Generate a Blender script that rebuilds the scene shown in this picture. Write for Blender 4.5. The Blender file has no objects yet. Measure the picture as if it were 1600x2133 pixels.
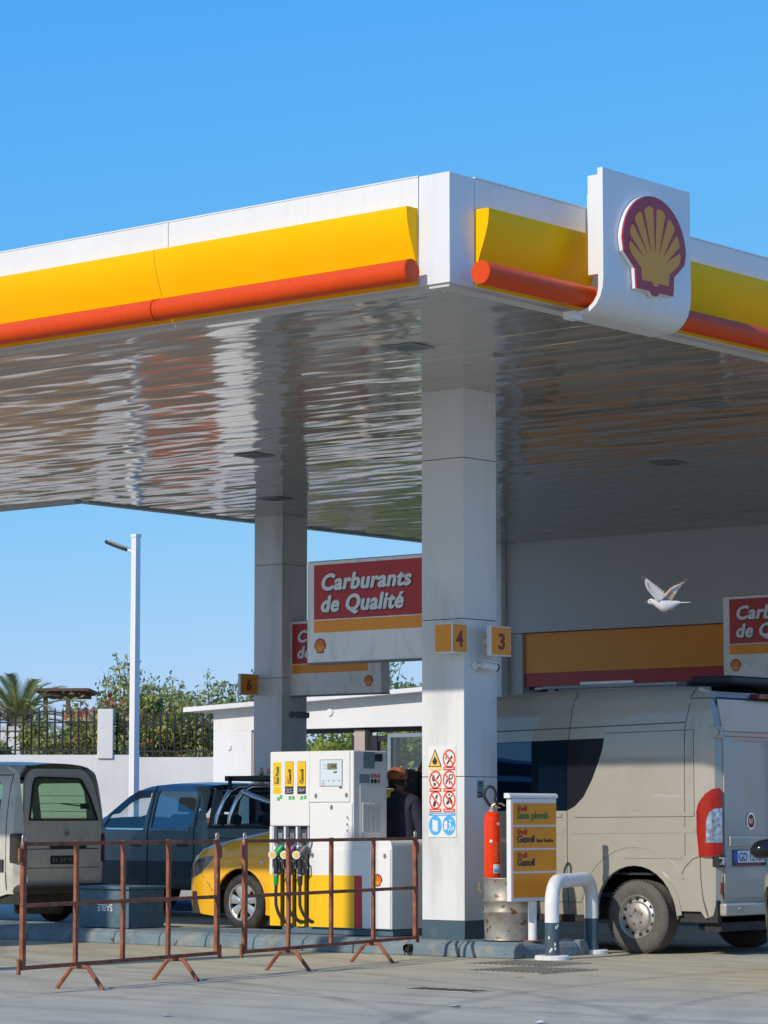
import bpy, bmesh, math, random
from math import sin, cos, pi, radians, sqrt, atan2
from mathutils import Vector, Matrix
from mathutils.geometry import delaunay_2d_cdt

random.seed(7)
S = bpy.context.scene
COL = S.collection

# ------------------------------------------------------------------ camera, sky, sun, exposure
PITCH, YAW = 0.1054, 0.694           # upward tilt; angle between the forecourt's x axis and the lens
cam_d = bpy.data.cameras.new('camera')
cam = bpy.data.objects.new('camera', cam_d)
COL.objects.link(cam)
cam.location = (13.2493, -16.6911, 1.25)
cam.rotation_euler = (pi / 2 + PITCH, 0, YAW)
cam_d.sensor_fit = 'HORIZONTAL'
cam_d.sensor_width = 36
cam_d.lens = 6011.5 / 1600 * 36
cam_d.clip_start, cam_d.clip_end = 0.5, 3000
S.camera = cam

SUN = Vector((-0.030, -1.0, 0.6265)).normalized()     # direction towards the sun
EL = math.asin(SUN.z)
w = bpy.data.worlds.new('World')
S.world = w
w.use_nodes = True
nt = w.node_tree
nt.nodes.clear()
sky = nt.nodes.new('ShaderNodeTexSky')
sky.sky_type = 'NISHITA'
sky.sun_disc = False
sky.sun_elevation = EL
sky.sun_rotation = atan2(SUN.x, SUN.y)
sky.altitude = 0
sky.air_density = 1.0
sky.dust_density = 0.25
sky.ozone_density = 2.2
bg = nt.nodes.new('ShaderNodeBackground')
bg.inputs['Strength'].default_value = 0.13
wo = nt.nodes.new('ShaderNodeOutputWorld')
# the photograph's deep blue: one colour response for the whole sky, whatever the direction
sp_ = nt.nodes.new('ShaderNodeSeparateColor')
cb_ = nt.nodes.new('ShaderNodeCombineColor')
nt.links.new(sky.outputs[0], sp_.inputs[0])
for i_, (k_, g_) in enumerate(((0.295, 1.30), (1.65, 0.55), (6.5, 0.05))):
    a_ = nt.nodes.new('ShaderNodeMath')
    a_.operation = 'POWER'
    a_.inputs[1].default_value = g_
    b_ = nt.nodes.new('ShaderNodeMath')
    b_.operation = 'MULTIPLY'
    b_.inputs[1].default_value = k_
    nt.links.new(sp_.outputs[i_], a_.inputs[0])
    nt.links.new(a_.outputs[0], b_.inputs[0])
    nt.links.new(b_.outputs[0], cb_.inputs[i_])
nt.links.new(cb_.outputs[0], bg.inputs[0])
nt.links.new(bg.outputs[0], wo.inputs[0])

sun_d = bpy.data.lights.new('sun', 'SUN')
sun_d.energy = 3.55
sun_d.angle = radians(0.5)
sun_d.color = (1.0, 0.90, 0.77)
sun = bpy.data.objects.new('sun', sun_d)
COL.objects.link(sun)
sun.rotation_euler = (-SUN).to_track_quat('-Z', 'Y').to_euler()
sun.location = (0, -30, 30)

S.view_settings.view_transform = 'Standard'
S.view_settings.look = 'None'
S.view_settings.exposure = 0.0
S.view_settings.gamma = 1.0
S.view_settings.use_curve_mapping = False
S.render.engine = 'CYCLES'
S.cycles.max_bounces = 8
S.cycles.transparent_max_bounces = 16

# ------------------------------------------------------------------ materials
def C(r, g, b):
    def f(c):
        c /= 255
        return c / 12.92 if c <= 0.04045 else ((c + 0.055) / 1.055) ** 2.4
    return (f(r), f(g), f(b))

MATS = {}
def mat(name, col, rough=0.5, metal=0.0, var=0.10, scale=2.0, bump=0.0, bscale=60.0, coat=0.0, ior=1.5,
        dirt=None, spec=0.5, stretch=(1, 1, 1), speck=None):
    """Principled surface with noise-varied colour; dirt=(colour, amount, scale, z_stretch); speck=(colour, threshold, scale)."""
    m = bpy.data.materials.new(name)
    m.use_nodes = True
    n, l = m.node_tree.nodes, m.node_tree.links
    p = n['Principled BSDF']
    p.inputs['Roughness'].default_value = rough
    p.inputs['Metallic'].default_value = metal
    p.inputs['IOR'].default_value = ior
    p.inputs['Specular IOR Level'].default_value = spec
    p.inputs['Coat Weight'].default_value = coat
    p.inputs['Coat Roughness'].default_value = 0.04
    geo = n.new('ShaderNodeNewGeometry')
    mp = n.new('ShaderNodeMapping')
    mp.inputs['Scale'].default_value = stretch
    l.new(geo.outputs['Position'], mp.inputs[0])
    ns = n.new('ShaderNodeTexNoise')
    ns.inputs['Scale'].default_value = scale
    ns.inputs['Detail'].default_value = 5
    l.new(mp.outputs[0], ns.inputs['Vector'])
    mr = n.new('ShaderNodeMapRange')
    mr.inputs[1].default_value, mr.inputs[2].default_value = 0.3, 0.7
    mr.inputs[3].default_value, mr.inputs[4].default_value = 1 - var, 1 + var
    l.new(ns.outputs[0], mr.inputs[0])
    mul = n.new('ShaderNodeVectorMath')
    mul.operation = 'SCALE'
    mul.inputs[0].default_value = col
    l.new(mr.outputs[0], mul.inputs['Scale'])
    out = mul.outputs[0]
    if dirt:
        dc, am, ds, zs = dirt
        mp2 = n.new('ShaderNodeMapping')
        mp2.inputs['Scale'].default_value = (1, 1, zs)
        l.new(geo.outputs['Position'], mp2.inputs[0])
        n2 = n.new('ShaderNodeTexNoise')
        n2.inputs['Scale'].default_value = ds
        n2.inputs['Detail'].default_value = 8
        n2.inputs['Roughness'].default_value = 0.65
        l.new(mp2.outputs[0], n2.inputs['Vector'])
        r2 = n.new('ShaderNodeMapRange')
        r2.inputs[1].default_value, r2.inputs[2].default_value = 0.5, 0.72
        r2.inputs[3].default_value, r2.inputs[4].default_value = 0, am
        l.new(n2.outputs[0], r2.inputs[0])
        mx = n.new('ShaderNodeMix')
        mx.data_type = 'RGBA'
        l.new(r2.outputs[0], mx.inputs[0])
        l.new(out, mx.inputs[6])
        mx.inputs[7].default_value = (*dc, 1)
        out = mx.outputs[2]
    if speck:
        sc, th, ss = speck
        n3 = n.new('ShaderNodeTexNoise')
        n3.inputs['Scale'].default_value = ss
        n3.inputs['Detail'].default_value = 3
        l.new(geo.outputs['Position'], n3.inputs['Vector'])
        r3 = n.new('ShaderNodeMapRange')
        r3.inputs[1].default_value, r3.inputs[2].default_value = th, th + 0.03
        l.new(n3.outputs[0], r3.inputs[0])
        mx3 = n.new('ShaderNodeMix')
        mx3.data_type = 'RGBA'
        l.new(r3.outputs[0], mx3.inputs[0])
        l.new(out, mx3.inputs[6])
        mx3.inputs[7].default_value = (*sc, 1)
        out = mx3.outputs[2]
    l.new(out, p.inputs['Base Color'])
    if bump:
        nb = n.new('ShaderNodeTexNoise')
        nb.inputs['Scale'].default_value = bscale
        nb.inputs['Detail'].default_value = 3
        l.new(mp.outputs[0], nb.inputs['Vector'])
        b = n.new('ShaderNodeBump')
        b.inputs['Strength'].default_value = 1.0
        b.inputs['Distance'].default_value = bump
        l.new(nb.outputs[0], b.inputs['Height'])
        l.new(b.outputs[0], p.inputs['Normal'])
    MATS[name] = m
    return m

def glass(name, tint, refl=0.06, opac=0.0, body=(0.01, 0.01, 0.012), sheen=(0.95, 0.97, 1)):
    m = bpy.data.materials.new(name)
    m.use_nodes = True
    n, l = m.node_tree.nodes, m.node_tree.links
    n.clear()
    o = n.new('ShaderNodeOutputMaterial')
    t = n.new('ShaderNodeBsdfTransparent')
    t.inputs[0].default_value = (*tint, 1)
    d = n.new('ShaderNodeBsdfDiffuse')
    d.inputs[0].default_value = (*body, 1)
    m1 = n.new('ShaderNodeMixShader')
    m1.inputs[0].default_value = opac
    l.new(t.outputs[0], m1.inputs[1])
    l.new(d.outputs[0], m1.inputs[2])
    g = n.new('ShaderNodeBsdfGlossy')
    g.inputs['Roughness'].default_value = 0.01
    g.inputs[0].default_value = (*sheen, 1)
    f = n.new('ShaderNodeFresnel')
    gg = n.new('ShaderNodeNewGeometry')      # same reflectance from both sides of the pane
    ir = n.new('ShaderNodeMapRange')
    ir.inputs[3].default_value, ir.inputs[4].default_value = 1.5, 1 / 1.5
    l.new(gg.outputs['Backfacing'], ir.inputs[0])
    l.new(ir.outputs[0], f.inputs[0])
    a = n.new('ShaderNodeMath')
    a.operation = 'ADD'
    a.use_clamp = True
    l.new(f.outputs[0], a.inputs[0])
    a.inputs[1].default_value = refl
    m2 = n.new('ShaderNodeMixShader')
    l.new(a.outputs[0], m2.inputs[0])
    l.new(m1.outputs[0], m2.inputs[1])
    l.new(g.outputs[0], m2.inputs[2])
    l.new(m2.outputs[0], o.inputs[0])
    MATS[name] = m
    return m

def leafmat(name, cols, trans=0.38):
    m = bpy.data.materials.new(name)
    m.use_nodes = True
    n, l = m.node_tree.nodes, m.node_tree.links
    p = n['Principled BSDF']
    p.inputs['Roughness'].default_value = 0.55
    geo = n.new('ShaderNodeNewGeometry')
    r = n.new('ShaderNodeValToRGB')
    el = r.color_ramp.elements
    for i, c in enumerate(cols):
        e = el[i] if i < 2 else el.new(1)
        e.position = i / (len(cols) - 1)
        e.color = (*c, 1)
    l.new(geo.outputs['Random Per Island'], r.inputs[0])
    l.new(r.outputs[0], p.inputs['Base Color'])
    tr = n.new('ShaderNodeBsdfTranslucent')
    l.new(r.outputs[0], tr.inputs[0])
    mx = n.new('ShaderNodeMixShader')
    mx.inputs[0].default_value = trans
    l.new(p.outputs[0], mx.inputs[1])
    l.new(tr.outputs[0], mx.inputs[2])
    l.new(mx.outputs[0], n['Material Output'].inputs[0])
    MATS[name] = m
    return m

DUST = C(150, 135, 110)
mat('white_panel', (0.72, 0.715, 0.70), 0.32, var=0.03, scale=0.8, dirt=(C(160, 152, 140), 0.12, 9, 0.08), speck=(C(70, 66, 60), 0.765, 26), bump=0.0006, bscale=1.3)
mat('column_panel', (0.70, 0.70, 0.685), 0.30, var=0.04, scale=0.9, dirt=(C(140, 138, 128), 0.45, 1.6, 0.25), bump=0.0008, bscale=2.0, speck=(C(110, 104, 95), 0.75, 17))
mat('white_paint', (0.78, 0.78, 0.76), 0.45, var=0.04, scale=3, dirt=(C(150, 140, 125), 0.45, 7, 0.5))
mat('clean_white', (0.74, 0.735, 0.725), 0.4, var=0.02)
mat('plaster', (0.72, 0.715, 0.70), 0.85, var=0.04, scale=0.6, dirt=(C(190, 185, 175), 0.5, 0.5, 0.4), bump=0.004, bscale=25)
mat('shop_render', C(192, 192, 190), 0.8, var=0.05, scale=0.5, bump=0.002, bscale=30)
mat('yellow_panel', (0.94, 0.50, 0.0), 0.32, spec=0.12, var=0.03, scale=1.0, dirt=((0.85, 0.50, 0.03), 0.15, 3, 0.15))
mat('yellow_print', (0.87, 0.50, 0.004), 0.4, var=0.02)
mat('amber_sign', (0.84, 0.29, 0.006), 0.38, var=0.04, scale=4)
mat('red_tube', (0.68, 0.062, 0.004), 0.42, spec=0.25, var=0.06, scale=14, stretch=(4, 4, 0.6), dirt=((0.62, 0.05, 0.012), 0.5, 9, 0.3))
mat('red_sign', (0.44, 0.024, 0.022), 0.4, var=0.04, scale=3)
mat('red_print', (0.50, 0.02, 0.025), 0.45, var=0.02)
mat('dark_red', (0.23, 0.018, 0.025), 0.45, var=0.04)
mat('emblem_red', (0.40, 0.020, 0.035), 0.3, var=0.04)
mat('emblem_yellow', (0.80, 0.29, 0.006), 0.3, var=0.04)
mat('blue_grey', C(78, 104, 116), 0.6, var=0.10, scale=4, dirt=(C(150, 145, 130), 0.4, 9, 1), bump=0.002, bscale=50)
mat('band_grey', C(64, 86, 96), 0.5, var=0.08, scale=3, dirt=(C(120, 120, 112), 0.3, 8, 1))
mat('kerb_paint', C(104, 121, 129), 0.8, var=0.18, scale=3.5, dirt=(C(158, 148, 128), 0.75, 6, 1), bump=0.006, bscale=28, speck=(C(75, 68, 60), 0.70, 9))
mat('rust_steel', (0.25, 0.078, 0.036), 0.78, var=0.40, scale=9, dirt=((0.36, 0.16, 0.085), 0.7, 14, 1), bump=0.001, bscale=90, speck=(C(190, 180, 165), 0.735, 22))
mat('rust_dark', (0.10, 0.035, 0.02), 0.8, var=0.3, scale=12)
mat('galvanised', (0.33, 0.31, 0.275), 0.5, metal=0.45, var=0.22, scale=7, dirt=(C(120, 105, 85), 0.55, 6, 0.6), bump=0.002, bscale=18, speck=((0.17, 0.07, 0.03), 0.615, 15))
mat('chrome', (0.72, 0.73, 0.75), 0.10, metal=1.0, var=0.03)
mat('alloy', (0.62, 0.62, 0.62), 0.30, metal=0.8, var=0.05)
mat('dull_steel', (0.45, 0.44, 0.42), 0.45, metal=0.7, var=0.15, scale=12, dirt=((0.22, 0.16, 0.11), 0.5, 14, 1))
mat('brass', (0.55, 0.40, 0.18), 0.35, metal=0.8, var=0.1)
mat('rubber', (0.022, 0.022, 0.024), 0.75, var=0.2, scale=12, dirt=(C(105, 98, 88), 0.35, 8, 1))
mat('dusty_rubber', (0.105, 0.098, 0.088), 0.85, var=0.18, scale=10, dirt=((0.05, 0.05, 0.05), 0.6, 7, 1), bump=0.002, bscale=60)
mat('gloss_black', (0.008, 0.008, 0.010), 0.12, var=0.05)
mat('black_plastic', (0.018, 0.019, 0.022), 0.45, var=0.1)
mat('boot_plastic', (0.05, 0.055, 0.062), 0.5, var=0.1)
mat('dark_void', (0.012, 0.012, 0.014), 0.8, var=0.1)
mat('underbody', (0.03, 0.028, 0.026), 0.85, var=0.3, scale=6)
mat('gap_dark', (0.035, 0.035, 0.035), 0.8, var=0.1)
mat('van_gap', (0.11, 0.10, 0.085), 0.8, var=0.1)
mat('painted_black', (0.012, 0.014, 0.020), 0.35, spec=0.2, var=0.05)
mat('faint_gap', (0.24, 0.23, 0.20), 0.7, var=0.1)
mat('lcd', C(122, 124, 96), 0.25, var=0.04)
mat('display_grey', C(205, 216, 224), 0.4, var=0.02)
mat('paper_grey', C(120, 138, 145), 0.6, var=0.12, scale=40)
mat('ink', (0.03, 0.03, 0.033), 0.6, var=0.05)
mat('ink_grey', (0.16, 0.17, 0.18), 0.6, var=0.05)
mat('print_green', (0.015, 0.19, 0.06), 0.5, var=0.02)
mat('sticker_green', (0.10, 0.42, 0.13), 0.5, var=0.05)
mat('sign_red', (0.74, 0.085, 0.035), 0.45, var=0.03)
mat('sign_blue', (0.07, 0.40, 0.76), 0.45, var=0.03)
mat('sign_amber', (0.88, 0.55, 0.10), 0.45, var=0.03)
mat('nozzle_green', (0.010, 0.30, 0.07), 0.4, var=0.05)
mat('nozzle_purple', (0.16, 0.045, 0.14), 0.4, var=0.05)
mat('nozzle_grey', (0.09, 0.09, 0.08), 0.45, var=0.05)
mat('hose_black', (0.022, 0.022, 0.024), 0.5, var=0.1)
mat('extinguisher_red', (0.76, 0.045, 0.004), 0.25, spec=0.3, var=0.03, coat=0.15)
mat('van_beige', (0.37, 0.35, 0.29), 0.30, var=0.03, scale=1.2, coat=0.9, dirt=(DUST, 0.35, 2.5, 1))
mat('van_white', (0.58, 0.57, 0.53), 0.4, var=0.05, scale=3, coat=0.2, dirt=((0.33, 0.30, 0.26), 0.5, 4, 1))
mat('pickup_paint', (0.175, 0.255, 0.285), 0.36, metal=0.15, var=0.06, scale=3, coat=0.5, dirt=(C(120, 110, 98), 0.25, 4, 1))
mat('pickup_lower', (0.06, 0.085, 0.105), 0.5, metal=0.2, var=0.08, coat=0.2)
mat('taxi_yellow', (0.84, 0.44, 0.004), 0.3, var=0.03, coat=0.6)
mat('champagne', (0.36, 0.33, 0.28), 0.3, metal=0.5, var=0.03, coat=0.6)
mat('lens_red', (0.34, 0.014, 0.003), 0.2, spec=0.3, var=0.3, scale=45, stretch=(1, 1, 4), coat=0.25)
mat('lens_dark_red', (0.20, 0.01, 0.02), 0.15, var=0.1, coat=0.6)
mat('lamp_glass', (0.13, 0.17, 0.21), 0.08, metal=0.5, var=0.5, scale=22, coat=0.8)
mat('lens_clear', (0.36, 0.42, 0.48), 0.12, metal=0.55, var=0.5, scale=26, coat=0.8)
mat('lens_amber', (0.7, 0.25, 0.02), 0.2, var=0.05, coat=0.5)
mat('plate_white', (0.72, 0.73, 0.74), 0.4, var=0.04, scale=20)
mat('plate_blue', (0.015, 0.09, 0.42), 0.4, var=0.03)
mat('seat_cloth', (0.05, 0.055, 0.065), 0.9, var=0.2, scale=20)
mat('visor_blue', (0.012, 0.06, 0.13), 0.12, var=0.1, coat=0.5)
mat('jacket', C(37, 42, 58), 0.9, var=0.18, scale=9, bump=0.01, bscale=14)
mat('trousers', C(50, 48, 50), 0.9, var=0.15, scale=9)
mat('skin', C(122, 78, 60), 0.6, var=0.08, scale=8)
mat('hair', C(40, 30, 27), 0.8, var=0.2, scale=30)
mat('cap_brown', C(150, 92, 62), 0.9, var=0.55, scale=34)
mat('shoe', C(45, 38, 34), 0.7, var=0.1)
mat('feather', (0.60, 0.57, 0.54), 0.7, var=0.10, scale=18)
mat('feather_tan', (0.50, 0.34, 0.22), 0.7, var=0.2, scale=25)
mat('feather_dark', (0.11, 0.085, 0.075), 0.7, var=0.25, scale=30)
mat('beak', (0.12, 0.07, 0.05), 0.5)
mat('wood', C(100, 70, 55), 0.8, var=0.25, scale=5)
mat('iron', (0.02, 0.022, 0.028), 0.6, var=0.2)
mat('trunk', C(112, 92, 70), 0.9, var=0.3, scale=8, bump=0.02, bscale=12)
mat('twig', C(88, 72, 52), 0.9, var=0.3, scale=8)
mat('roof_tile', C(198, 112, 72), 0.8, var=0.25, scale=3)
mat('ochre_wall', C(178, 152, 120), 0.85, var=0.08)
mat('added_terracotta', C(170, 88, 58), 0.85, var=0.15, scale=1.5)
mat('added_ochre', C(158, 124, 92), 0.85, var=0.15, scale=1.5)
mat('earth', C(128, 100, 74), 0.95, var=0.25, scale=0.6, bump=0.02, bscale=6)
mat('beige_jamb', C(176, 160, 148), 0.8, var=0.05)
mat('grey_metal', C(140, 152, 158), 0.4, metal=0.3, var=0.05)
mat('dark_frame', C(38, 40, 50), 0.5, var=0.08)
mat('manhole_steel', C(120, 116, 102), 0.65, metal=0.2, var=0.2, scale=8, dirt=(C(150, 140, 118), 0.5, 6, 1))
mat('litter_white', (0.75, 0.74, 0.74), 0.8, var=0.05)
mat('litter_lilac', C(190, 185, 225), 0.8, var=0.05)
mat('litter_tan', C(190, 150, 120), 0.8, var=0.1)
mat('far_wall', C(170, 160, 150), 0.85, var=0.08)
mat('cctv_white', (0.70, 0.71, 0.68), 0.4, var=0.03)

glass('clear_glass', (0.93, 0.96, 0.95), 0.01)
glass('green_glass', (0.74, 0.84, 0.74), 0.02)
glass('blue_glass', (0.30, 0.45, 0.55), 0.10)
glass('black_glass', (0.03, 0.035, 0.05), 0.09, 0.6)
glass('deep_glass', (0.05, 0.09, 0.16), 0.06, 0.6, (0.004, 0.012, 0.028), (0.22, 0.62, 1.0))

leafmat('hedge_leaf', [C(110, 124, 58), C(144, 154, 74), C(176, 178, 96), C(198, 192, 122), C(122, 134, 78)])
leafmat('bush_leaf', [C(112, 132, 76), C(146, 160, 90), C(174, 180, 112), C(136, 150, 114)])
leafmat('bright_leaf', [C(118, 140, 44), C(152, 166, 60), C(176, 180, 90), C(120, 134, 64)])
leafmat('flower_leaf', [C(196, 110, 60), C(180, 96, 58), C(120, 110, 60), C(150, 100, 60)])
leafmat('palm_leaf', [C(104, 118, 62), C(138, 146, 80), C(172, 170, 110), C(118, 128, 82)])

# glossy lacquered ceiling strips: each pan is slightly buckled, so reflections break into wavy streaks
def ceiling_material():
    m = mat('ceiling_strip', (0.36, 0.335, 0.285), 0.10, var=0.05, scale=0.7, ior=2.7, coat=0.0)
    n, l = m.node_tree.nodes, m.node_tree.links
    p = n['Principled BSDF']
    geo = n.new('ShaderNodeNewGeometry')
    mp = n.new('ShaderNodeMapping')
    mp.inputs['Scale'].default_value = (0.62, 1.75, 1)
    l.new(geo.outputs['Position'], mp.inputs[0])
    a = n.new('ShaderNodeTexNoise')
    a.inputs['Scale'].default_value = 1.25
    a.inputs['Detail'].default_value = 1.2
    l.new(mp.outputs[0], a.inputs['Vector'])
    b = n.new('ShaderNodeBump')
    b.inputs['Strength'].default_value = 1.0
    b.inputs['Distance'].default_value = 0.028
    l.new(a.outputs[0], b.inputs['Height'])
    l.new(b.outputs[0], p.inputs['Normal'])
    p.inputs['Roughness'].default_value = 0.07
    return m
ceiling_material()

# worn concrete of the forecourt: broad patches, sweeping tyre arcs, fine grain, oil spots
def ground_material():
    m = mat('concrete', C(188, 178, 149), 0.82, var=0.07, scale=0.35, dirt=(C(140, 136, 124), 0.55, 0.9, 1), bump=0.0025, bscale=70)
    n, l = m.node_tree.nodes, m.node_tree.links
    p = n['Principled BSDF']
    base = p.inputs['Base Color'].links[0].from_socket
    geo = n.new('ShaderNodeNewGeometry')
    def layer(base, node_out, lo, hi, amount, col):
        r = n.new('ShaderNodeMapRange')
        r.inputs[1].default_value, r.inputs[2].default_value = lo, hi
        r.inputs[3].default_value, r.inputs[4].default_value = 0, amount
        l.new(node_out, r.inputs[0])
        mx = n.new('ShaderNodeMix')
        mx.data_type = 'RGBA'
        l.new(r.outputs[0], mx.inputs[0])
        l.new(base, mx.inputs[6])
        mx.inputs[7].default_value = (*col, 1)
        return mx.outputs[2]
    for loc, sc, dist, amt in (((-1.5, -14, 0), 0.35, 5.0, 0.16), ((9, 9, 0), 0.27, 6.0, 0.14)):
        mp = n.new('ShaderNodeMapping')
        mp.inputs['Location'].default_value = loc
        l.new(geo.outputs['Position'], mp.inputs[0])
        wv = n.new('ShaderNodeTexWave')
        wv.wave_type = 'RINGS'
        wv.rings_direction = 'Z'
        wv.inputs['Scale'].default_value = sc
        wv.inputs['Distortion'].default_value = dist
        wv.inputs['Detail'].default_value = 3
        l.new(mp.outputs[0], wv.inputs['Vector'])
        base = layer(base, wv.outputs[1], 0.80, 1.0, amt, C(112, 108, 100))
    sp = n.new('ShaderNodeTexNoise')
    sp.inputs['Scale'].default_value = 2.6
    sp.inputs['Detail'].default_value = 4
    l.new(geo.outputs['Position'], sp.inputs['Vector'])
    base = layer(base, sp.outputs[0], 0.66, 0.72, 0.45, C(105, 98, 88))
    st = n.new('ShaderNodeMapping')                     # faint drag streaks along the lanes
    st.inputs['Rotation'].default_value = (0, 0, 0.5)
    st.inputs['Scale'].default_value = (0.22, 2.6, 1)
    l.new(geo.outputs['Position'], st.inputs[0])
    sk = n.new('ShaderNodeTexNoise')
    sk.inputs['Scale'].default_value = 1.6
    sk.inputs['Detail'].default_value = 6
    l.new(st.outputs[0], sk.inputs['Vector'])
    base = layer(base, sk.outputs[0], 0.54, 0.72, 0.32, C(130, 124, 110))
    base = layer(base, sk.outputs[0], 0.46, 0.30, 0.25, C(206, 196, 172))
    # tyre marks swept across the forecourt: rubber bands on circles of two turning lines
    for cx_, cy_, R0 in ((12.0, 3.0, 10.3), (12.0, 3.0, 11.75), (-7.0, -12.5, 13.2), (-7.0, -12.5, 14.65), (3.0, 14.0, 15.6)):
        ds_ = n.new('ShaderNodeVectorMath')
        ds_.operation = 'DISTANCE'
        fl_ = n.new('ShaderNodeVectorMath')
        fl_.operation = 'MULTIPLY'
        fl_.inputs[1].default_value = (1, 1, 0)
        l.new(geo.outputs['Position'], fl_.inputs[0])
        l.new(fl_.outputs[0], ds_.inputs[0])
        ds_.inputs[1].default_value = (cx_, cy_, 0)
        d1 = n.new('ShaderNodeMath')
        d1.operation = 'SUBTRACT'
        l.new(ds_.outputs['Value'], d1.inputs[0])
        d1.inputs[1].default_value = R0
        d2 = n.new('ShaderNodeMath')
        d2.operation = 'ABSOLUTE'
        l.new(d1.outputs[0], d2.inputs[0])
        d3 = n.new('ShaderNodeMapRange')
        d3.inputs[1].default_value, d3.inputs[2].default_value = 0.12, 0.05
        l.new(d2.outputs[0], d3.inputs[0])
        d4 = n.new('ShaderNodeMath')
        d4.operation = 'MULTIPLY'
        l.new(d3.outputs[0], d4.inputs[0])
        l.new(sp.outputs[0], d4.inputs[1])
        base = layer(base, d4.outputs[0], 0.25, 0.75, 0.42, C(96, 92, 86))
    sm2 = n.new('ShaderNodeTexNoise')
    sm2.inputs['Scale'].default_value = 7.5
    sm2.inputs['Detail'].default_value = 2
    l.new(geo.outputs['Position'], sm2.inputs['Vector'])
    base = layer(base, sm2.outputs[0], 0.735, 0.76, 0.7, C(88, 82, 74))
    gr = n.new('ShaderNodeTexNoise')
    gr.inputs['Scale'].default_value = 45
    l.new(geo.outputs['Position'], gr.inputs['Vector'])
    base = layer(base, gr.outputs[0], 0.5, 0.75, 0.3, C(120, 116, 104))
    l.new(base, p.inputs['Base Color'])
ground_material()

# ------------------------------------------------------------------ things, parts and mesh builders
OFF = {}
def thing(name, label, cat, loc=(0, 0, 0), group=None, rotz=None):
    """Empty at a thing's base. rotz=None: parts are given in forecourt coordinates; a number: parts are local."""
    o = bpy.data.objects.new(name, None)
    COL.objects.link(o)
    o.empty_display_size = 0.2
    o.location = loc
    if rotz is None:
        OFF[o.name] = Vector(loc)
    else:
        o.rotation_euler = (0, 0, rotz)
        OFF[o.name] = Vector((0, 0, 0))
    tag(o, label, cat, group)
    return o

def tag(o, label, cat, group=None):
    o['label'] = label
    o['category'] = cat
    if group:
        o['group'] = group
    return o

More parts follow.
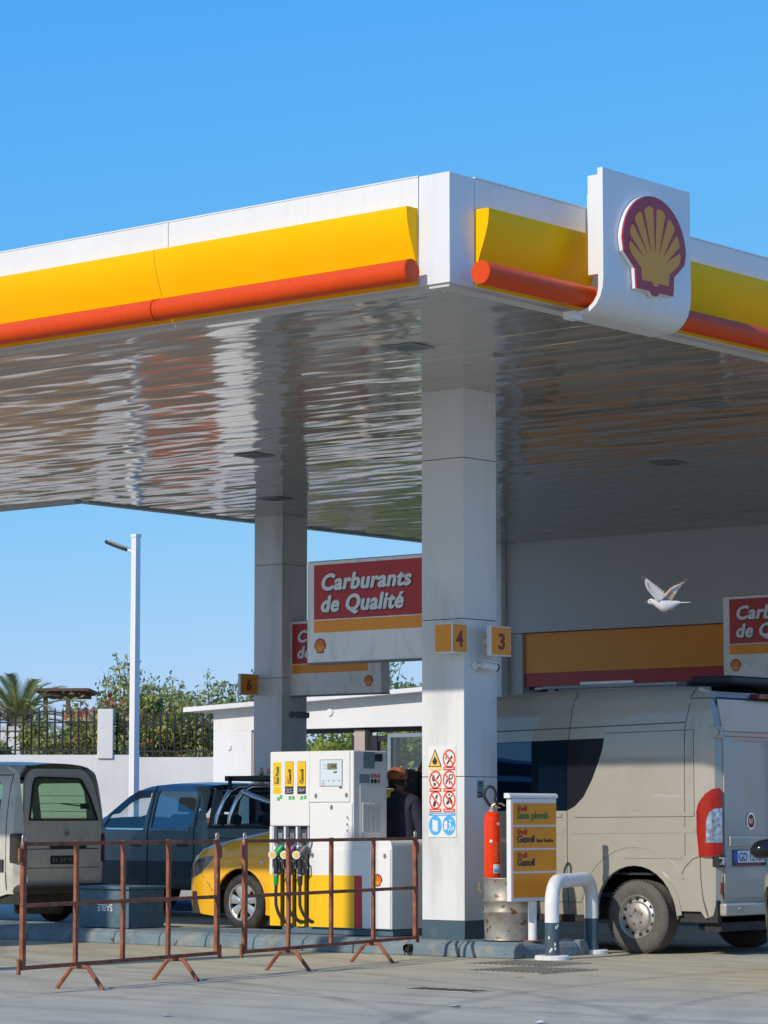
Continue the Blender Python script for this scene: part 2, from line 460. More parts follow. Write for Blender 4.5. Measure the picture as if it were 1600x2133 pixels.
class MB:
    def __init__(self):
        self.v, self.f, self.m = [], [], []
    def add(self, verts, faces, m=0):
        b = len(self.v)
        self.v += [tuple(p) for p in verts]
        self.f += [tuple(i + b for i in f) for f in faces]
        self.m += [m] * len(faces)
        return self
    def box(self, x0, x1, y0, y1, z0, z1, m=0):
        V = [(x, y, z) for z in (z0, z1) for y in (y0, y1) for x in (x0, x1)]
        return self.add(V, [(0, 2, 3, 1), (4, 5, 7, 6), (0, 1, 5, 4), (2, 6, 7, 3), (0, 4, 6, 2), (1, 3, 7, 5)], m)
    def prism(self, poly, fr, lift=0.0, th=0.002, m=0):
        """2D outline in frame fr=(origin, u, v); n = u x v points out of the surface; from lift-th to lift."""
        o, u, v = (Vector(a) for a in fr)
        nn = u.cross(v).normalized()
        a = sum(poly[i][0] * poly[(i + 1) % len(poly)][1] - poly[(i + 1) % len(poly)][0] * poly[i][1] for i in range(len(poly)))
        if a < 0:
            poly = poly[::-1]
        k = len(poly)
        top = [o + u * p[0] + v * p[1] + nn * lift for p in poly]
        bot = [p - nn * th for p in top]
        F = [tuple(range(k)), tuple(range(2 * k - 1, k - 1, -1))]
        F += [(i, k + i, k + (i + 1) % k, (i + 1) % k) for i in range(k)]
        return self.add(top + bot, F, m)
    def rect(self, x0, x1, y0, y1, fr, lift=0.0, th=0.002, m=0):
        return self.prism([(x0, y0), (x1, y0), (x1, y1), (x0, y1)], fr, lift, th, m)
    def ring(self, cx, cy, r0, r1, fr, lift=0.0, th=0.002, m=0, n=28, sy=1.0):
        o, u, v = (Vector(a) for a in fr)
        nn = u.cross(v).normalized()
        V, F = [], []
        for i in range(n):
            a = 2 * pi * i / n
            for r in (r0, r1):
                for d in (lift, lift - th):
                    V.append(o + u * (cx + r * cos(a)) + v * (cy + r * sin(a) * sy) + nn * d)
        for i in range(n):
            a, b = 4 * i, 4 * ((i + 1) % n)
            F += [(a, a + 2, b + 2, b), (a + 2, a + 3, b + 3, b + 2), (a + 1, a, b, b + 1), (a + 3, a + 1, b + 1, b + 3)]
        return self.add(V, F, m)
    def disc(self, cx, cy, r, fr, lift=0.0, th=0.002, m=0, n=24, sy=1.0):
        return self.prism([(cx + r * cos(2 * pi * i / n), cy + r * sy * sin(2 * pi * i / n)) for i in range(n)], fr, lift, th, m)
    def tube(self, path, r, n=12, m=0, closed=False, cap=True):
        P = [Vector(p) for p in path]
        k = len(P)
        rr = r if isinstance(r, (list, tuple)) else [r] * k
        T = []
        for i in range(k):
            a = P[i - 1] if (i > 0 or closed) else P[i]
            b = P[(i + 1) % k] if (i < k - 1 or closed) else P[i]
            T.append((b - a).normalized())
        ref = Vector((0, 0, 1)) if abs(T[0].z) < 0.9 else Vector((1, 0, 0))
        nx = T[0].cross(ref).normalized()
        V, F = [], []
        for i in range(k):
            nx = (nx - T[i] * nx.dot(T[i])).normalized()
            ny = T[i].cross(nx)
            V += [P[i] + (nx * cos(2 * pi * j / n) + ny * sin(2 * pi * j / n)) * rr[i] for j in range(n)]
        for i in range(k if closed else k - 1):
            a, b = i * n, ((i + 1) % k) * n
            F += [(a + j, a + (j + 1) % n, b + (j + 1) % n, b + j) for j in range(n)]
        if cap and not closed:
            F += [tuple(range(n - 1, -1, -1)), tuple((k - 1) * n + j for j in range(n))]
        return self.add(V, F, m)
    def lathe(self, prof, c, ax='z', n=32, m=0, ms=None):
        """profile of (radius, height) turned about an axis through c."""
        c = Vector(c)
        V, F, M = [], [], []
        for r, h in prof:
            for j in range(n):
                a = 2 * pi * j / n
                p = (r * cos(a), r * sin(a), h)
                if ax == 'y':
                    p = (p[0], p[2], p[1])
                elif ax == 'x':
                    p = (p[2], p[0], p[1])
                V.append(c + Vector(p))
        for i in range(len(prof) - 1):
            for j in range(n):
                q = (i * n + j, i * n + (j + 1) % n, (i + 1) * n + (j + 1) % n, (i + 1) * n + j)
                F.append(q if ax != 'y' else q[::-1])
                M.append(ms[i] if ms else m)
        b = len(self.v)
        self.v += [tuple(p) for p in V]
        self.f += [tuple(i + b for i in f) for f in F]
        self.m += M
        return self
    def bar(self, a, b, w, h=None, m=0, up=(0, 0, 1)):
        """square-section bar between two points."""
        a, b = Vector(a), Vector(b)
        h = h or w
        t = (b - a).normalized()
        up = Vector(up)
        if abs(t.dot(up)) > 0.95:
            up = Vector((1, 0, 0))
        s = t.cross(up).normalized()
        u = s.cross(t)
        V = [p + s * i * w / 2 + u * j * h / 2 for p in (a, b) for i, j in ((-1, -1), (1, -1), (1, 1), (-1, 1))]
        return self.add(V, [(3, 2, 1, 0), (4, 5, 6, 7), (0, 1, 5, 4), (1, 2, 6, 5), (2, 3, 7, 6), (3, 0, 4, 7)], m)
    def sweep(self, prof, fr_a, fr_b, m=0, cap=True):
        """closed 2D profile carried straight from frame a to frame b."""
        V = []
        for o, u, v in (fr_a, fr_b):
            o, u, v = Vector(o), Vector(u), Vector(v)
            V += [o + u * p[0] + v * p[1] for p in prof]
        k = len(prof)
        F = [(i, (i + 1) % k, k + (i + 1) % k, k + i) for i in range(k)]
        if cap:
            F += [tuple(range(k - 1, -1, -1)), tuple(range(k, 2 * k))]
        return self.add(V, F, m)
    def build(self, name, mats, parent=None, smooth=35, bev=0.0, kind=None, seg=2, fix=True):
        me = bpy.data.meshes.new(name)
        off = OFF.get(parent.name, Vector((0, 0, 0))) if parent else Vector((0, 0, 0))
        me.from_pydata([(x - off.x, y - off.y, z - off.z) for x, y, z in self.v], [], self.f)
        if isinstance(mats, str):
            mats = [mats]
        for q in mats:
            me.materials.append(MATS[q])
        if len(mats) > 1:
            me.polygons.foreach_set('material_index', self.m)
        if fix:
            bm = bmesh.new()
            bm.from_mesh(me)
            bmesh.ops.recalc_face_normals(bm, faces=bm.faces)
            bm.to_mesh(me)
            bm.free()
        if smooth:
            me.polygons.foreach_set('use_smooth', [True] * len(me.polygons))
            me.set_sharp_from_angle(angle=radians(smooth))
        o = bpy.data.objects.new(name, me)
        COL.objects.link(o)
        if parent:
            o.parent = parent
            OFF[o.name] = off
        if bev:
            b = o.modifiers.new('bevel', 'BEVEL')
            b.width, b.segments, b.limit_method, b.angle_limit = bev, seg, 'ANGLE', radians(40)
            b.harden_normals = False
        if kind:
            o['kind'] = kind
        return o

def dup_tree(o, parent=None):
    c = o.copy()
    COL.objects.link(c)
    if parent:
        c.parent = parent
    for ch in list(o.children):
        dup_tree(ch, c)
    return c

def lettering(name, txt, fr, size, m, parent, bold=0.0, shear=0.0, width=None, lift=0.002, th=0.002, align='LEFT', kind=None, cond=None, space=1.0, heavy=0.0):
    cu = bpy.data.curves.new('lettering', 'FONT')
    cu.body = txt
    cu.size = size
    cu.offset = bold
    cu.align_x = align
    cu.space_character = space
    cu.resolution_u = 4
    cu.extrude = th / 2
    ob = bpy.data.objects.new('lettering', cu)
    me = bpy.data.meshes.new_from_object(ob)
    for q in me.vertices:
        q.co.x += shear * q.co.y
    xs = [v.co.x for v in me.vertices]
    sx = 1.0
    if width and xs:
        sx = width / (max(xs) - min(xs))
    elif cond:
        sx = cond
    o, u, v = (Vector(a) for a in fr)
    nn = u.cross(v).normalized()
    off = OFF.get(parent.name, Vector((0, 0, 0)))
    for q in me.vertices:
        q.co = o + u * q.co.x * sx + v * q.co.y + nn * (q.co.z + lift - th / 2) - off
    if heavy:      # heavier strokes: the outline repeated a little to each side, each a hair lower
        V0, F0 = [q.co.copy() for q in me.vertices], [tuple(p.vertices) for p in me.polygons]
        V1, F1 = list(V0), list(F0)
        for k, (a_, b_) in enumerate(((-1, 0.0), (1, 0.0), (0, -0.7), (0, 0.7))):
            F1 += [tuple(i + len(V1) for i in f_) for f_ in F0]
            V1 += [c_ + u * a_ * heavy + v * b_ * heavy - nn * 0.00025 * (k + 1) for c_ in V0]
        bpy.data.meshes.remove(me)
        me = bpy.data.meshes.new(name)
        me.from_pydata(V1, [], F1)
    me.materials.clear()
    me.materials.append(MATS[m])
    t = bpy.data.objects.new(name, me)
    me.name = name
    COL.objects.link(t)
    t.parent = parent
    OFF[t.name] = off
    bpy.data.objects.remove(ob)
    bpy.data.curves.remove(cu)
    return t

def inside(p, poly):
    x, y = p
    c = False
    j = len(poly) - 1
    for i in range(len(poly)):
        xi, yi = poly[i][0], poly[i][1]
        xj, yj = poly[j][0], poly[j][1]
        if (yi > y) != (yj > y) and x < (xj - xi) * (y - yi) / (yj - yi) + xi:
            c = not c
        j = i
    return c

def fill(poly, holes, res):
    """constrained triangulation of an outline with holes, with inner grid points so it can be curved."""
    pts, edges = [], []
    for loop in [poly] + holes:
        ids = []
        for i in range(len(loop)):
            a, b = Vector(loop[i][:2]), Vector(loop[(i + 1) % len(loop)][:2])
            k = max(1, int((b - a).length / res))
            for j in range(k):
                ids.append(len(pts))
                pts.append(a.lerp(b, j / k))
        edges += [(ids[i], ids[(i + 1) % len(ids)]) for i in range(len(ids))]
    nb = len(pts)
    xs, ys = [p[0] for p in poly], [p[1] for p in poly]
    x = min(xs) + res * 0.37
    while x < max(xs):
        y = min(ys) + res * 0.41
        while y < max(ys):
            if inside((x, y), poly) and not any(inside((x, y), h) for h in holes):
                if all((pts[i] - Vector((x, y))).length_squared > (0.35 * res) ** 2 for i in range(nb)):
                    pts.append(Vector((x, y)))
            y += res
        x += res
    vo, eo, fo, *_ = delaunay_2d_cdt(pts, edges, [], 0, 1e-5)
    tri = []
    for f in fo:
        c = sum((vo[i] for i in f), Vector((0, 0))) / len(f)
        if inside(c, poly) and not any(inside(c, h) for h in holes):
            tri.append(tuple(f))
    return vo, tri

def curved(mb, poly, holes, fn, res=0.12, th=0.02, m=0, d0=0.0):
    """sheet with thickness: outline in (s, t) mapped by fn(s, t, depth)."""
    vo, tri = fill(poly, holes, res)
    k = len(vo)
    V = [fn(p.x, p.y, d0) for p in vo] + [fn(p.x, p.y, d0 + th) for p in vo]
    F = list(tri) + [tuple(i + k for i in t[::-1]) for t in tri]
    cnt = {}
    for t in tri:
        for i in range(len(t)):
            e = (t[i], t[(i + 1) % len(t)])
            cnt[e] = cnt.get(e, 0) + 1
    for (a, b) in cnt:
        if (b, a) not in cnt:
            F.append((b, a, a + k, b + k))
    mb.add(V, F, m)

def arc(cx, cy, r, a0, a1, n=12, sy=1.0):
    return [(cx + r * cos(radians(a0 + (a1 - a0) * i / n)), cy + sy * r * sin(radians(a0 + (a1 - a0) * i / n))) for i in range(n + 1)]

def rrect(x0, x1, y0, y1, r, n=4):
    return (arc(x1 - r, y0 + r, r, -90, 0, n) + arc(x1 - r, y1 - r, r, 0, 90, n) + arc(x0 + r, y1 - r, r, 90, 180, n) + arc(x0 + r, y0 + r, r, 180, 270, n))

FX, FY, FZ = Vector((1, 0, 0)), Vector((0, 1, 0)), Vector((0, 0, 1))
def front(x, y, z):      # a face that looks towards -y; u runs to +x
    return (Vector((x, y, z)), FX, FZ)
def flank(x, y, z):      # a face that looks towards +x; u runs to +y
    return (Vector((x, y, z)), FY, FZ)
def rg(r, g, z=0.0):     # far surroundings: metres right of / ahead of the driveway axis
    c, s = cos(YAW), sin(YAW)
    return Vector((13.2493 + r * c - g * s, -16.6911 + r * s + g * c, z))
# ------------------------------------------------------------------ setting: ground, islands
def structure(o):
    o['kind'] = 'structure'
    return o

g = MB()
N = 24
g.add([(x, y, 0) for y in (-900, -60, -25, 70, 900) for x in (-900, -70, 30, 120, 900)],
      [(j * 5 + i, j * 5 + i + 1, (j + 1) * 5 + i + 1, (j + 1) * 5 + i) for j in range(4) for i in range(4)])
structure(g.build('ground', 'concrete', smooth=0))
g = MB()
c = [rg(r, q, 0.004) for r, q in ((-60, 50), (-3, 50), (-2, 59), (40, 59), (60, 220), (-140, 220))]
g.add(c, [tuple(range(6))])
structure(g.build('earth_ground', 'earth', smooth=0))

def island(x0, x1, y0, y1, z, first, lab):
    """pump island: concrete top inside a ring of painted kerb stones."""
    mb = MB()
    k = 0.16
    mb.box(x0 + k, x1 - k, y0 + k, y1 - k, 0, z - 0.006)
    isl = structure(mb.build('pump_island', 'kerb_paint', smooth=0))
    OFF[isl.name] = Vector((0, 0, 0))
    isl['label'] = lab
    def stone(a, b, side):
        m = MB()
        j = 0.005
        pr = [(0, 0), (k, 0), (k, z), (0.085, z), (0.03, z - 0.03), (0.012, z - 0.06)]
        if side in ('front', 'back'):
            s = 1 if side == 'front' else -1
            yy = y0 if side == 'front' else y1
            m.sweep(pr, ((a + j, yy, 0), (0, s, 0), FZ), ((b - j, yy, 0), (0, s, 0), FZ))
        else:
            s = 1 if side == 'left' else -1
            xx = x0 if side == 'left' else x1
            m.sweep(pr, ((xx, a + j, 0), (s, 0, 0), FZ), ((xx, b - j, 0), (s, 0, 0), FZ))
        m.build('kerb_stone', 'kerb_paint', isl, smooth=0, bev=0.012)
    n = max(1, round((x1 - x0) / 0.62))
    for i in range(n):
        a, b = x0 + (x1 - x0) * i / n, x0 + (x1 - x0) * (i + 1) / n
        stone(a, b, 'front')
        stone(a, b, 'back')
    for i in range(2):
        a, b = y0 + k + (y1 - y0 - 2 * k) * i / 2, y0 + k + (y1 - y0 - 2 * k) * (i + 1) / 2
        stone(a, b, 'left')
        stone(a, b, 'right')
island(-13.6, -2.36, 3.86, 5.02, 0.14, True, 'grey painted kerbed island under the fuel pump')
island(-14.2, -5.6, 11.65, 12.55, 0.14, False, 'second kerbed island behind the pickup')

# ------------------------------------------------------------------ canopy
ZB, ZT = 5.24, 6.078
XR, YR = -13.08, 8.93          # inner corner of the L-shaped roof
XL, YE = -19.0, 16.84
can = thing('station_canopy', 'white and yellow fuel station canopy with a glossy strip ceiling', 'canopy', (0, 0, 0))

# ceiling: strips along x, with a light trim board along the open edges
tz0, tz1 = ZB - 0.03, ZB + 0.05
for q in ((XL, -0.02, 0.02, 0.135, tz0), (-0.155, -0.02, 0.138, YE, tz0), (XL, XR, YR - 0.12, YR, tz0 + 0.01), (XR, XR + 0.12, YR + 0.003, YE, tz0 + 0.01)):
    trim = MB()
    trim.box(*q, tz1)
    trim.build('edge_trim', 'shop_render', can, smooth=0)
sw = 0.30
strips = {}
def strip_mesh(x0, x1):
    if (x0, x1) not in strips:
        m = MB()
        nx = 24
        prof = [(0.0, 0.012), (0.002, 0.003), (0.008, 0.0), (sw * 0.5, 0.002), (sw - 0.008, 0.0), (sw - 0.002, 0.003), (sw - 0.001, 0.012)]
        V, F = [], []
        for px, pz in prof:
            V += [(x0, px, pz), (x1, px, pz)]
        F = [(2 * i, 2 * i + 1, 2 * i + 3, 2 * i + 2) for i in range(len(prof) - 1)]
        m.add(V, F)
        o = m.build('ceiling_strip', 'ceiling_strip', None, smooth=20)
        strips[(x0, x1)] = o
        return o, True
    return strips[(x0, x1)], False
y = 0.14
while y < YE - 0.02:
    x0 = XL if y + sw < YR - 0.1 else XR + 0.123
    o, first = strip_mesh(x0, -0.158)
    if not first:
        o = o.copy()
        COL.objects.link(o)
    o.parent = can
    o.location = (0, y, ZB + random.uniform(-0.0015, 0.0015))
    o.rotation_euler = (random.uniform(-0.006, 0.006), 0, 0)
    y += sw
roof = MB()
roof.box(XL, 0 - 0.03, 0.03, YR, ZB + 0.06, ZT - 0.06)
roof.box(XR, 0 - 0.03, YR, YE, ZB + 0.06, ZT - 0.06)
roof.build('roof_deck', 'white_panel', can, smooth=0)

# recessed ceiling lights, unlit
for lx, ly in ((-2.15, 2.13), (-8.15, 6.78), (-2.09, 6.71), (-5.02, 10.28), (-10.9, 10.2), (-2.15, 10.3), (-8.15, 2.2), (-14.3, 6.78), (-14.3, 2.2)):
    m = MB()
    s, z = 0.165, ZB - 0.012
    m.box(lx - s, lx + s, ly - s, ly - s + 0.03, z, z + 0.01)
    m.box(lx - s, lx + s, ly + s - 0.03, ly + s, z, z + 0.01)
    m.box(lx - s, lx - s + 0.03, ly - s + 0.031, ly + s - 0.031, z, z + 0.01)
    m.box(lx + s - 0.03, lx + s, ly - s + 0.031, ly + s - 0.031, z, z + 0.01)
    fr = m.build('ceiling_light', 'grey_metal', can, smooth=0)
    d = MB()
    d.box(lx - s + 0.03, lx + s - 0.03, ly - s + 0.03, ly + s - 0.03, z + 0.003, z + 0.009)
    d.build('diffuser', 'ceiling_strip', fr, smooth=0)
    lv = MB()
    for k in range(5):
        a = -s + 0.06 + k * (2 * s - 0.12) / 4
        lv.box(lx + a - 0.006, lx + a + 0.006, ly - s + 0.04, ly + s - 0.04, z - 0.006, z + 0.002)
    lv.build('louvre', 'grey_metal', fr, smooth=0)

# fascias: white cladding sheets with fine joints
def fascia(x0, x1, face, parent=can):
    m = MB()
    gp = 0.003
    if face == 'front':
        m.box(x0 + gp, x1 - gp, 0.0, 0.028, ZB, ZT)
    elif face == 'right':
        m.box(-0.028, 0.0, x0 + gp, x1 - gp, ZB, ZT)
    elif face == 'inner_back':
        m.box(x0 + gp, x1 - gp, YR, YR + 0.025, ZB, ZT)
    else:
        m.box(XR - 0.025, XR, x0 + gp, x1 - gp, ZB, ZT)
    m.build('fascia_panel', 'white_panel', can, smooth=0, bev=0.002)
xs = [-19.0, -16.4, -13.7, -11.0, -8.3, -5.6, -2.93, -0.30]
for a, b in zip(xs, xs[1:]):
    fascia(a, b, 'front')
for a, b in zip([0.305, 1.75, 4.6, 7.5, 10.4, 13.3], [1.75, 4.6, 7.5, 10.4, 13.3, YE]):
    fascia(a, b, 'right')
for a, b in zip([-19.0, -16.0], [-16.0, XR]):
    fascia(a, b, 'inner_back')
for a, b in zip([YR + 0.03, 12.0, 14.5], [12.0, 14.5, YE]):
    fascia(a, b, 'inner_right')
m = MB()
m.box(-0.297, 0.0, 0.0, 0.302, ZB - 0.002, ZT + 0.004)
m.build('corner_post', 'white_panel', can, smooth=0, bev=0.004)
for q in ((XL, -0.30, -0.004, 0.05), (-0.05, 0.004, 0.31, YE)):
    cap = MB()
    cap.box(*q, ZT + 0.002, ZT + 0.012)
    cap.build('top_flashing', 'clean_white', can, smooth=0)

# yellow boards: stand out at the top, sweep back to the fascia below
YP = [(0.0, 5.838), (0.13, 5.836), (0.131, 5.80), (0.122, 5.72), (0.100, 5.64), (0.072, 5.56), (0.044, 5.49), (0.022, 5.42), (0.012, 5.34), (0.010, 5.246), (0.0, 5.246)]
for a, b in zip([-19.0, -16.4, -13.7, -11.0, -8.3, -5.6, -2.96], [-16.4, -13.7, -11.0, -8.3, -5.6, -2.96, -0.305]):
    m = MB()
    m.sweep(YP, ((a + 0.002, -0.002, 0), (0, -1, 0), FZ), ((b - 0.002, -0.002, 0), (0, -1, 0), FZ))
    m.build('yellow_board', 'yellow_panel', can, smooth=30)
for a, b in ((0.31, 1.76), (2.60, 5.4), (5.4, 8.3), (8.3, 11.2), (11.2, 14.0), (14.0, YE)):
    m = MB()
    m.sweep(YP, ((0.002, a + 0.002, 0), FX, FZ), ((0.002, b - 0.002, 0), FX, FZ))
    m.build('yellow_board', 'yellow_panel', can, smooth=30)
# red tubes carried in front of the boards
def rod(a, b, jitter=0):
    a, b = Vector(a), Vector(b)
    m = MB()
    m.tube([a, b], 0.088, 28)
    t = (b - a).normalized()
    for e, s in ((a, 1), (b, -1)):
        m.tube([e + t * s * 0.012, e + t * s * 0.03], 0.0905, 28, m=0)
    o = m.build('red_tube', ['red_tube'], can, smooth=50)
    br = MB()
    L = (b - a).length
    for k in range(max(2, int(L / 1.3))):
        p = a + t * (0.3 + k * (L - 0.6) / max(1, int(L / 1.3) - 1))
        q = p.copy()
        if abs(t.x) > 0.5:
            q.y = -0.01
        else:
            q.x = 0.01
        br.bar(p, q, 0.03, 0.03)
    br.build('tube_bracket', 'grey_metal', o, smooth=0)
for a, b in zip([-19.0, -13.9, -11.1, -8.4, -5.6, -2.86], [-13.91, -11.11, -8.41, -5.61, -2.87, -0.22]):
    rod((a, -0.175, 5.325), (b, -0.175, 5.325))
rod((0.215, 0.10, 5.30), (0.215, 1.50, 5.30))
for a, b in zip([2.66, 5.4, 8.3, 11.2, 14.0], [5.39, 8.29, 11.19, 13.99, YE]):
    rod((0.215, a, 5.30), (0.215, b, 5.30))

# ------------------------------------------------------------------ pecten emblem
def pecten(name, parent, fr, wdt, hgt, thick, rim=None, sub=None):
    """scallop badge: red outline plate, gold shell, red ribs; fr origin = bottom centre."""
    o, u, v = (Vector(a) for a in fr)
    n = u.cross(v)
    R = []
    for i in range(25):
        a = radians(-4 + 188 * i / 24)
        R.append((0.5 * cos(a), 0.475 + 0.525 * sin(a) * (1.0 if sin(a) > 0 else 0.8)))
    out = [(0.065, 0.045), (0.29, 0.045), (0.305, 0.24), (0.475, 0.385)] + R[1:-1] + [(-0.475, 0.385), (-0.305, 0.24), (-0.29, 0.045), (-0.065, 0.045), (-0.03, 0.005), (0.03, 0.005)]
    m = MB()
    m.prism([(x * wdt, y * hgt) for x, y in out], fr, thick, thick - 0.0005)
    plate = m.build(name, 'emblem_red', parent, smooth=30)
    if rim:
        cx = [(x * 1.014 * wdt, (0.47 + (y - 0.47) * 1.014) * hgt) for x, y in out]
        mr = MB()
        mr.prism(cx, fr, thick * 0.72, thick * 0.70)
        mr.build('emblem_rim', rim, plate, smooth=30)
    hx, hy = 0.0, 0.24
    def radius(phi):
        lo, hi = 0.0, 1.2
        for _ in range(24):
            md = (lo + hi) / 2
            p = (hx + md * cos(phi), hy + md * sin(phi))
            q = (p[0] / 0.405, (p[1] - 0.475) / 0.425)
            if q[0] ** 2 + q[1] ** 2 < 1:
                lo = md
            else:
                hi = md
        return lo
    a0, a1, nf = radians(18), radians(162), 8
    gold = [(0.21, 0.135), (0.225, 0.255)]
    for k in range(nf):
        for i in range(7):
            f = i / 6
            ph = a0 + (a1 - a0) * (k + 0.06 + 0.88 * f) / nf
            r = radius(ph) * (0.955 + 0.045 * sin(pi * f))
            gold.append((hx + r * cos(ph), hy + r * sin(ph)))
    gold += [(-0.225, 0.255), (-0.21, 0.135), (-0.06, 0.135), (-0.025, 0.10), (0.025, 0.10), (0.06, 0.135)]
    m = MB()
    m.prism([(x * wdt, y * hgt) for x, y in gold], fr, thick + 0.003, 0.002)
    m.build('gold_shell', 'emblem_yellow', plate, smooth=0)
    m = MB()
    for k in range(1, nf):
        ph = a0 + (a1 - a0) * k / nf
        r1, r0 = radius(ph) * 0.985, 0.20 + 0.05 * abs(k - nf / 2) / 4
        wv = 0.024
        d, q = (cos(ph), sin(ph)), (-sin(ph), cos(ph))
        P = [(hx + d[0] * r0, hy + d[1] * r0), (hx + d[0] * r1 - q[0] * wv, hy + d[1] * r1 - q[1] * wv), (hx + d[0] * r1 + q[0] * wv, hy + d[1] * r1 + q[1] * wv)]
        m.prism([(x * wdt, y * hgt) for x, y in P], fr, thick + 0.0055, 0.002)
    m.build('shell_rib', 'emblem_red', plate, smooth=0)
    return plate

# projecting sign box on the right-hand fascia
sb = thing('canopy_sign', 'large white sign box with a red and gold scallop shell on the canopy edge', 'sign', (0.2, 1.95, 5.14))
JP = [(0.40, 6.285), (0.45, 6.285), (0.45, 5.42), (0.443, 5.34), (0.42, 5.27), (0.38, 5.21), (0.32, 5.165), (0.24, 5.145), (0.06, 5.14), (0.06, 5.17),
      (0.235, 5.175), (0.305, 5.195), (0.355, 5.235), (0.388, 5.285), (0.40, 5.345)]
m = MB()
m.sweep(JP, ((0, 1.35, 0), FX, FZ), ((0, 2.565, 0), FX, FZ))
m.build('sign_face', 'white_panel', sb, smooth=30)
m = MB()
m.box(0.29, 0.399, 1.37, 2.54, 5.45, 6.24)
m.box(0.004, 0.288, 1.76, 2.40, 5.30, 6.20)
m.build('sign_case', 'white_panel', sb, smooth=0, bev=0.004)
m = MB()
m.box(0.10, 0.20, 1.30, 1.42, 5.115, 5.175)
m.build('bracket', 'white_paint', sb, smooth=0, bev=0.003)
pecten('shell_emblem', sb, flank(0.4515, 1.985, 5.345), 0.88, 0.80, 0.05, rim='clean_white')

# ------------------------------------------------------------------ columns
def column(x1, y0, label):
    x0, y1 = x1 - 0.5, y0 + 0.5
    t = thing('canopy_column', label, 'column', ((x0 + x1) / 2, (y0 + y1) / 2, 0.13), group='canopy columns')
    m = MB()
    m.box(x0 + 0.012, x1 - 0.012, y0 + 0.012, y1 - 0.012, 0.13, ZB - 0.005)
    m.build('core', 'gap_dark', t, smooth=0)
    zs = [0.302, 1.623, 3.084, 4.592, ZB + 0.02]
    for a, b in zip(zs, zs[1:]):
        m = MB()
        m.box(x0, x1, y0, y1, a + 0.003, b - 0.003)
        m.build('cladding_panel', 'column_panel', t, smooth=0, bev=0.004)
    m = MB()
    m.box(x0 - 0.003, x1 + 0.003, y0 - 0.003, y1 + 0.003, 0.133, 0.301)
    m.build('base_band', 'band_grey', t, smooth=0, bev=0.004)
    return t
column(-3.26, 4.305, 'white clad column carrying the number 4 and 3 boxes')
column(-12.17, 11.75, 'white clad column carrying the number 6 box behind the pickup')
column(-3.26, 11.75, 'white clad column holding the hanging sign above the van')

def number_box(x0, x1, y0, y1, z0, z1, txt, label, side=False, arm=None):
    t = thing('number_box', label, 'number sign', ((x0 + x1) / 2, (y0 + y1) / 2, z0), group='pump number boxes')
    m = MB()
    m.box(x0, x1, y0, y1, z0, z1)
    m.build('case', 'clean_white', t, smooth=0, bev=0.006)
    m = MB()
    e = 0.012
    m.box(x1 + 0.0005, x1 + 0.003, y0 + e, y1 - e, z0 + e, z1 - e)
    m.build('face', 'amber_sign', t, smooth=0)
    if side:
        m = MB()
        m.box(x0 + e, x1 - e, y0 - 0.003, y0 - 0.0005, z0 + e, z1 - e)
        m.build('side_face', 'amber_sign', t, smooth=0)
    if arm:
        m = MB()
        m.bar(arm[0], arm[1], 0.05, 0.05)
        m.build('arm', 'clean_white', t, smooth=0)
    h = (z1 - z0)
    wd = 0.10 if txt != '6' else 0.10
    lettering('digit', txt, flank(x1 + 0.003, (y0 + y1) / 2 - wd / 2, z0 + h * 0.24), h * 0.72, 'dark_red', t, bold=0.007, width=wd)
number_box(-3.425, -3.215, 4.075, 4.30, 2.755, 3.03, '4', 'amber box reading 4 on the near column corner', side=True)
number_box(-3.125, -3.075, 4.475, 4.785, 2.74, 3.02, '3', 'amber box reading 3 on the near column right side', arm=((-3.262, 4.62, 2.88), (-3.126, 4.62, 2.88)))
number_box(-12.645, -12.60, 11.41, 11.745, 2.86, 3.14, '6', 'amber box reading 6 on the far column', arm=((-12.625, 11.70, 3.0), (-12.625, 11.752, 3.0)))

def cctv(loc, dirv, label, m='cctv_white'):
    t = thing('security_camera', label, 'camera', loc, rotz=0)
    d = Vector(dirv).normalized()
    b = MB()
    b.lathe([(0.0, 0.0), (0.045, 0.0), (0.045, 0.018), (0.03, 0.03), (0.0, 0.03)], (0, 0, 0), 'x', 20)
    b.tube([(0.028, 0, 0), (0.06, 0.01, -0.005), (0.075, 0.05, -0.005)], 0.014, 10)
    b.build('mount', m, t)
    p0 = Vector((0.075, 0.03, 0.0))
    c = MB()
    c.tube([p0, p0 + d * 0.16], 0.036, 18)
    c.bar(p0 + d * 0.0 + FZ * 0.037, p0 + d * 0.185 + FZ * 0.037, 0.066, 0.008)
    c.build('housing', m, t)
    c = MB()
    c.tube([p0 + d * 0.158, p0 + d * 0.178], 0.0365, 18)
    c.build('lens', 'black_plastic', t)
cctv((-3.258, 4.46, 2.655), (0.22, 1.0, -0.10), 'white security camera on the near column below the number 3 box')
cctv((-12.168, 11.93, 2.60), (0.3, 1, -0.06), 'dark security camera on the far column below the hanging sign', 'ink_grey')

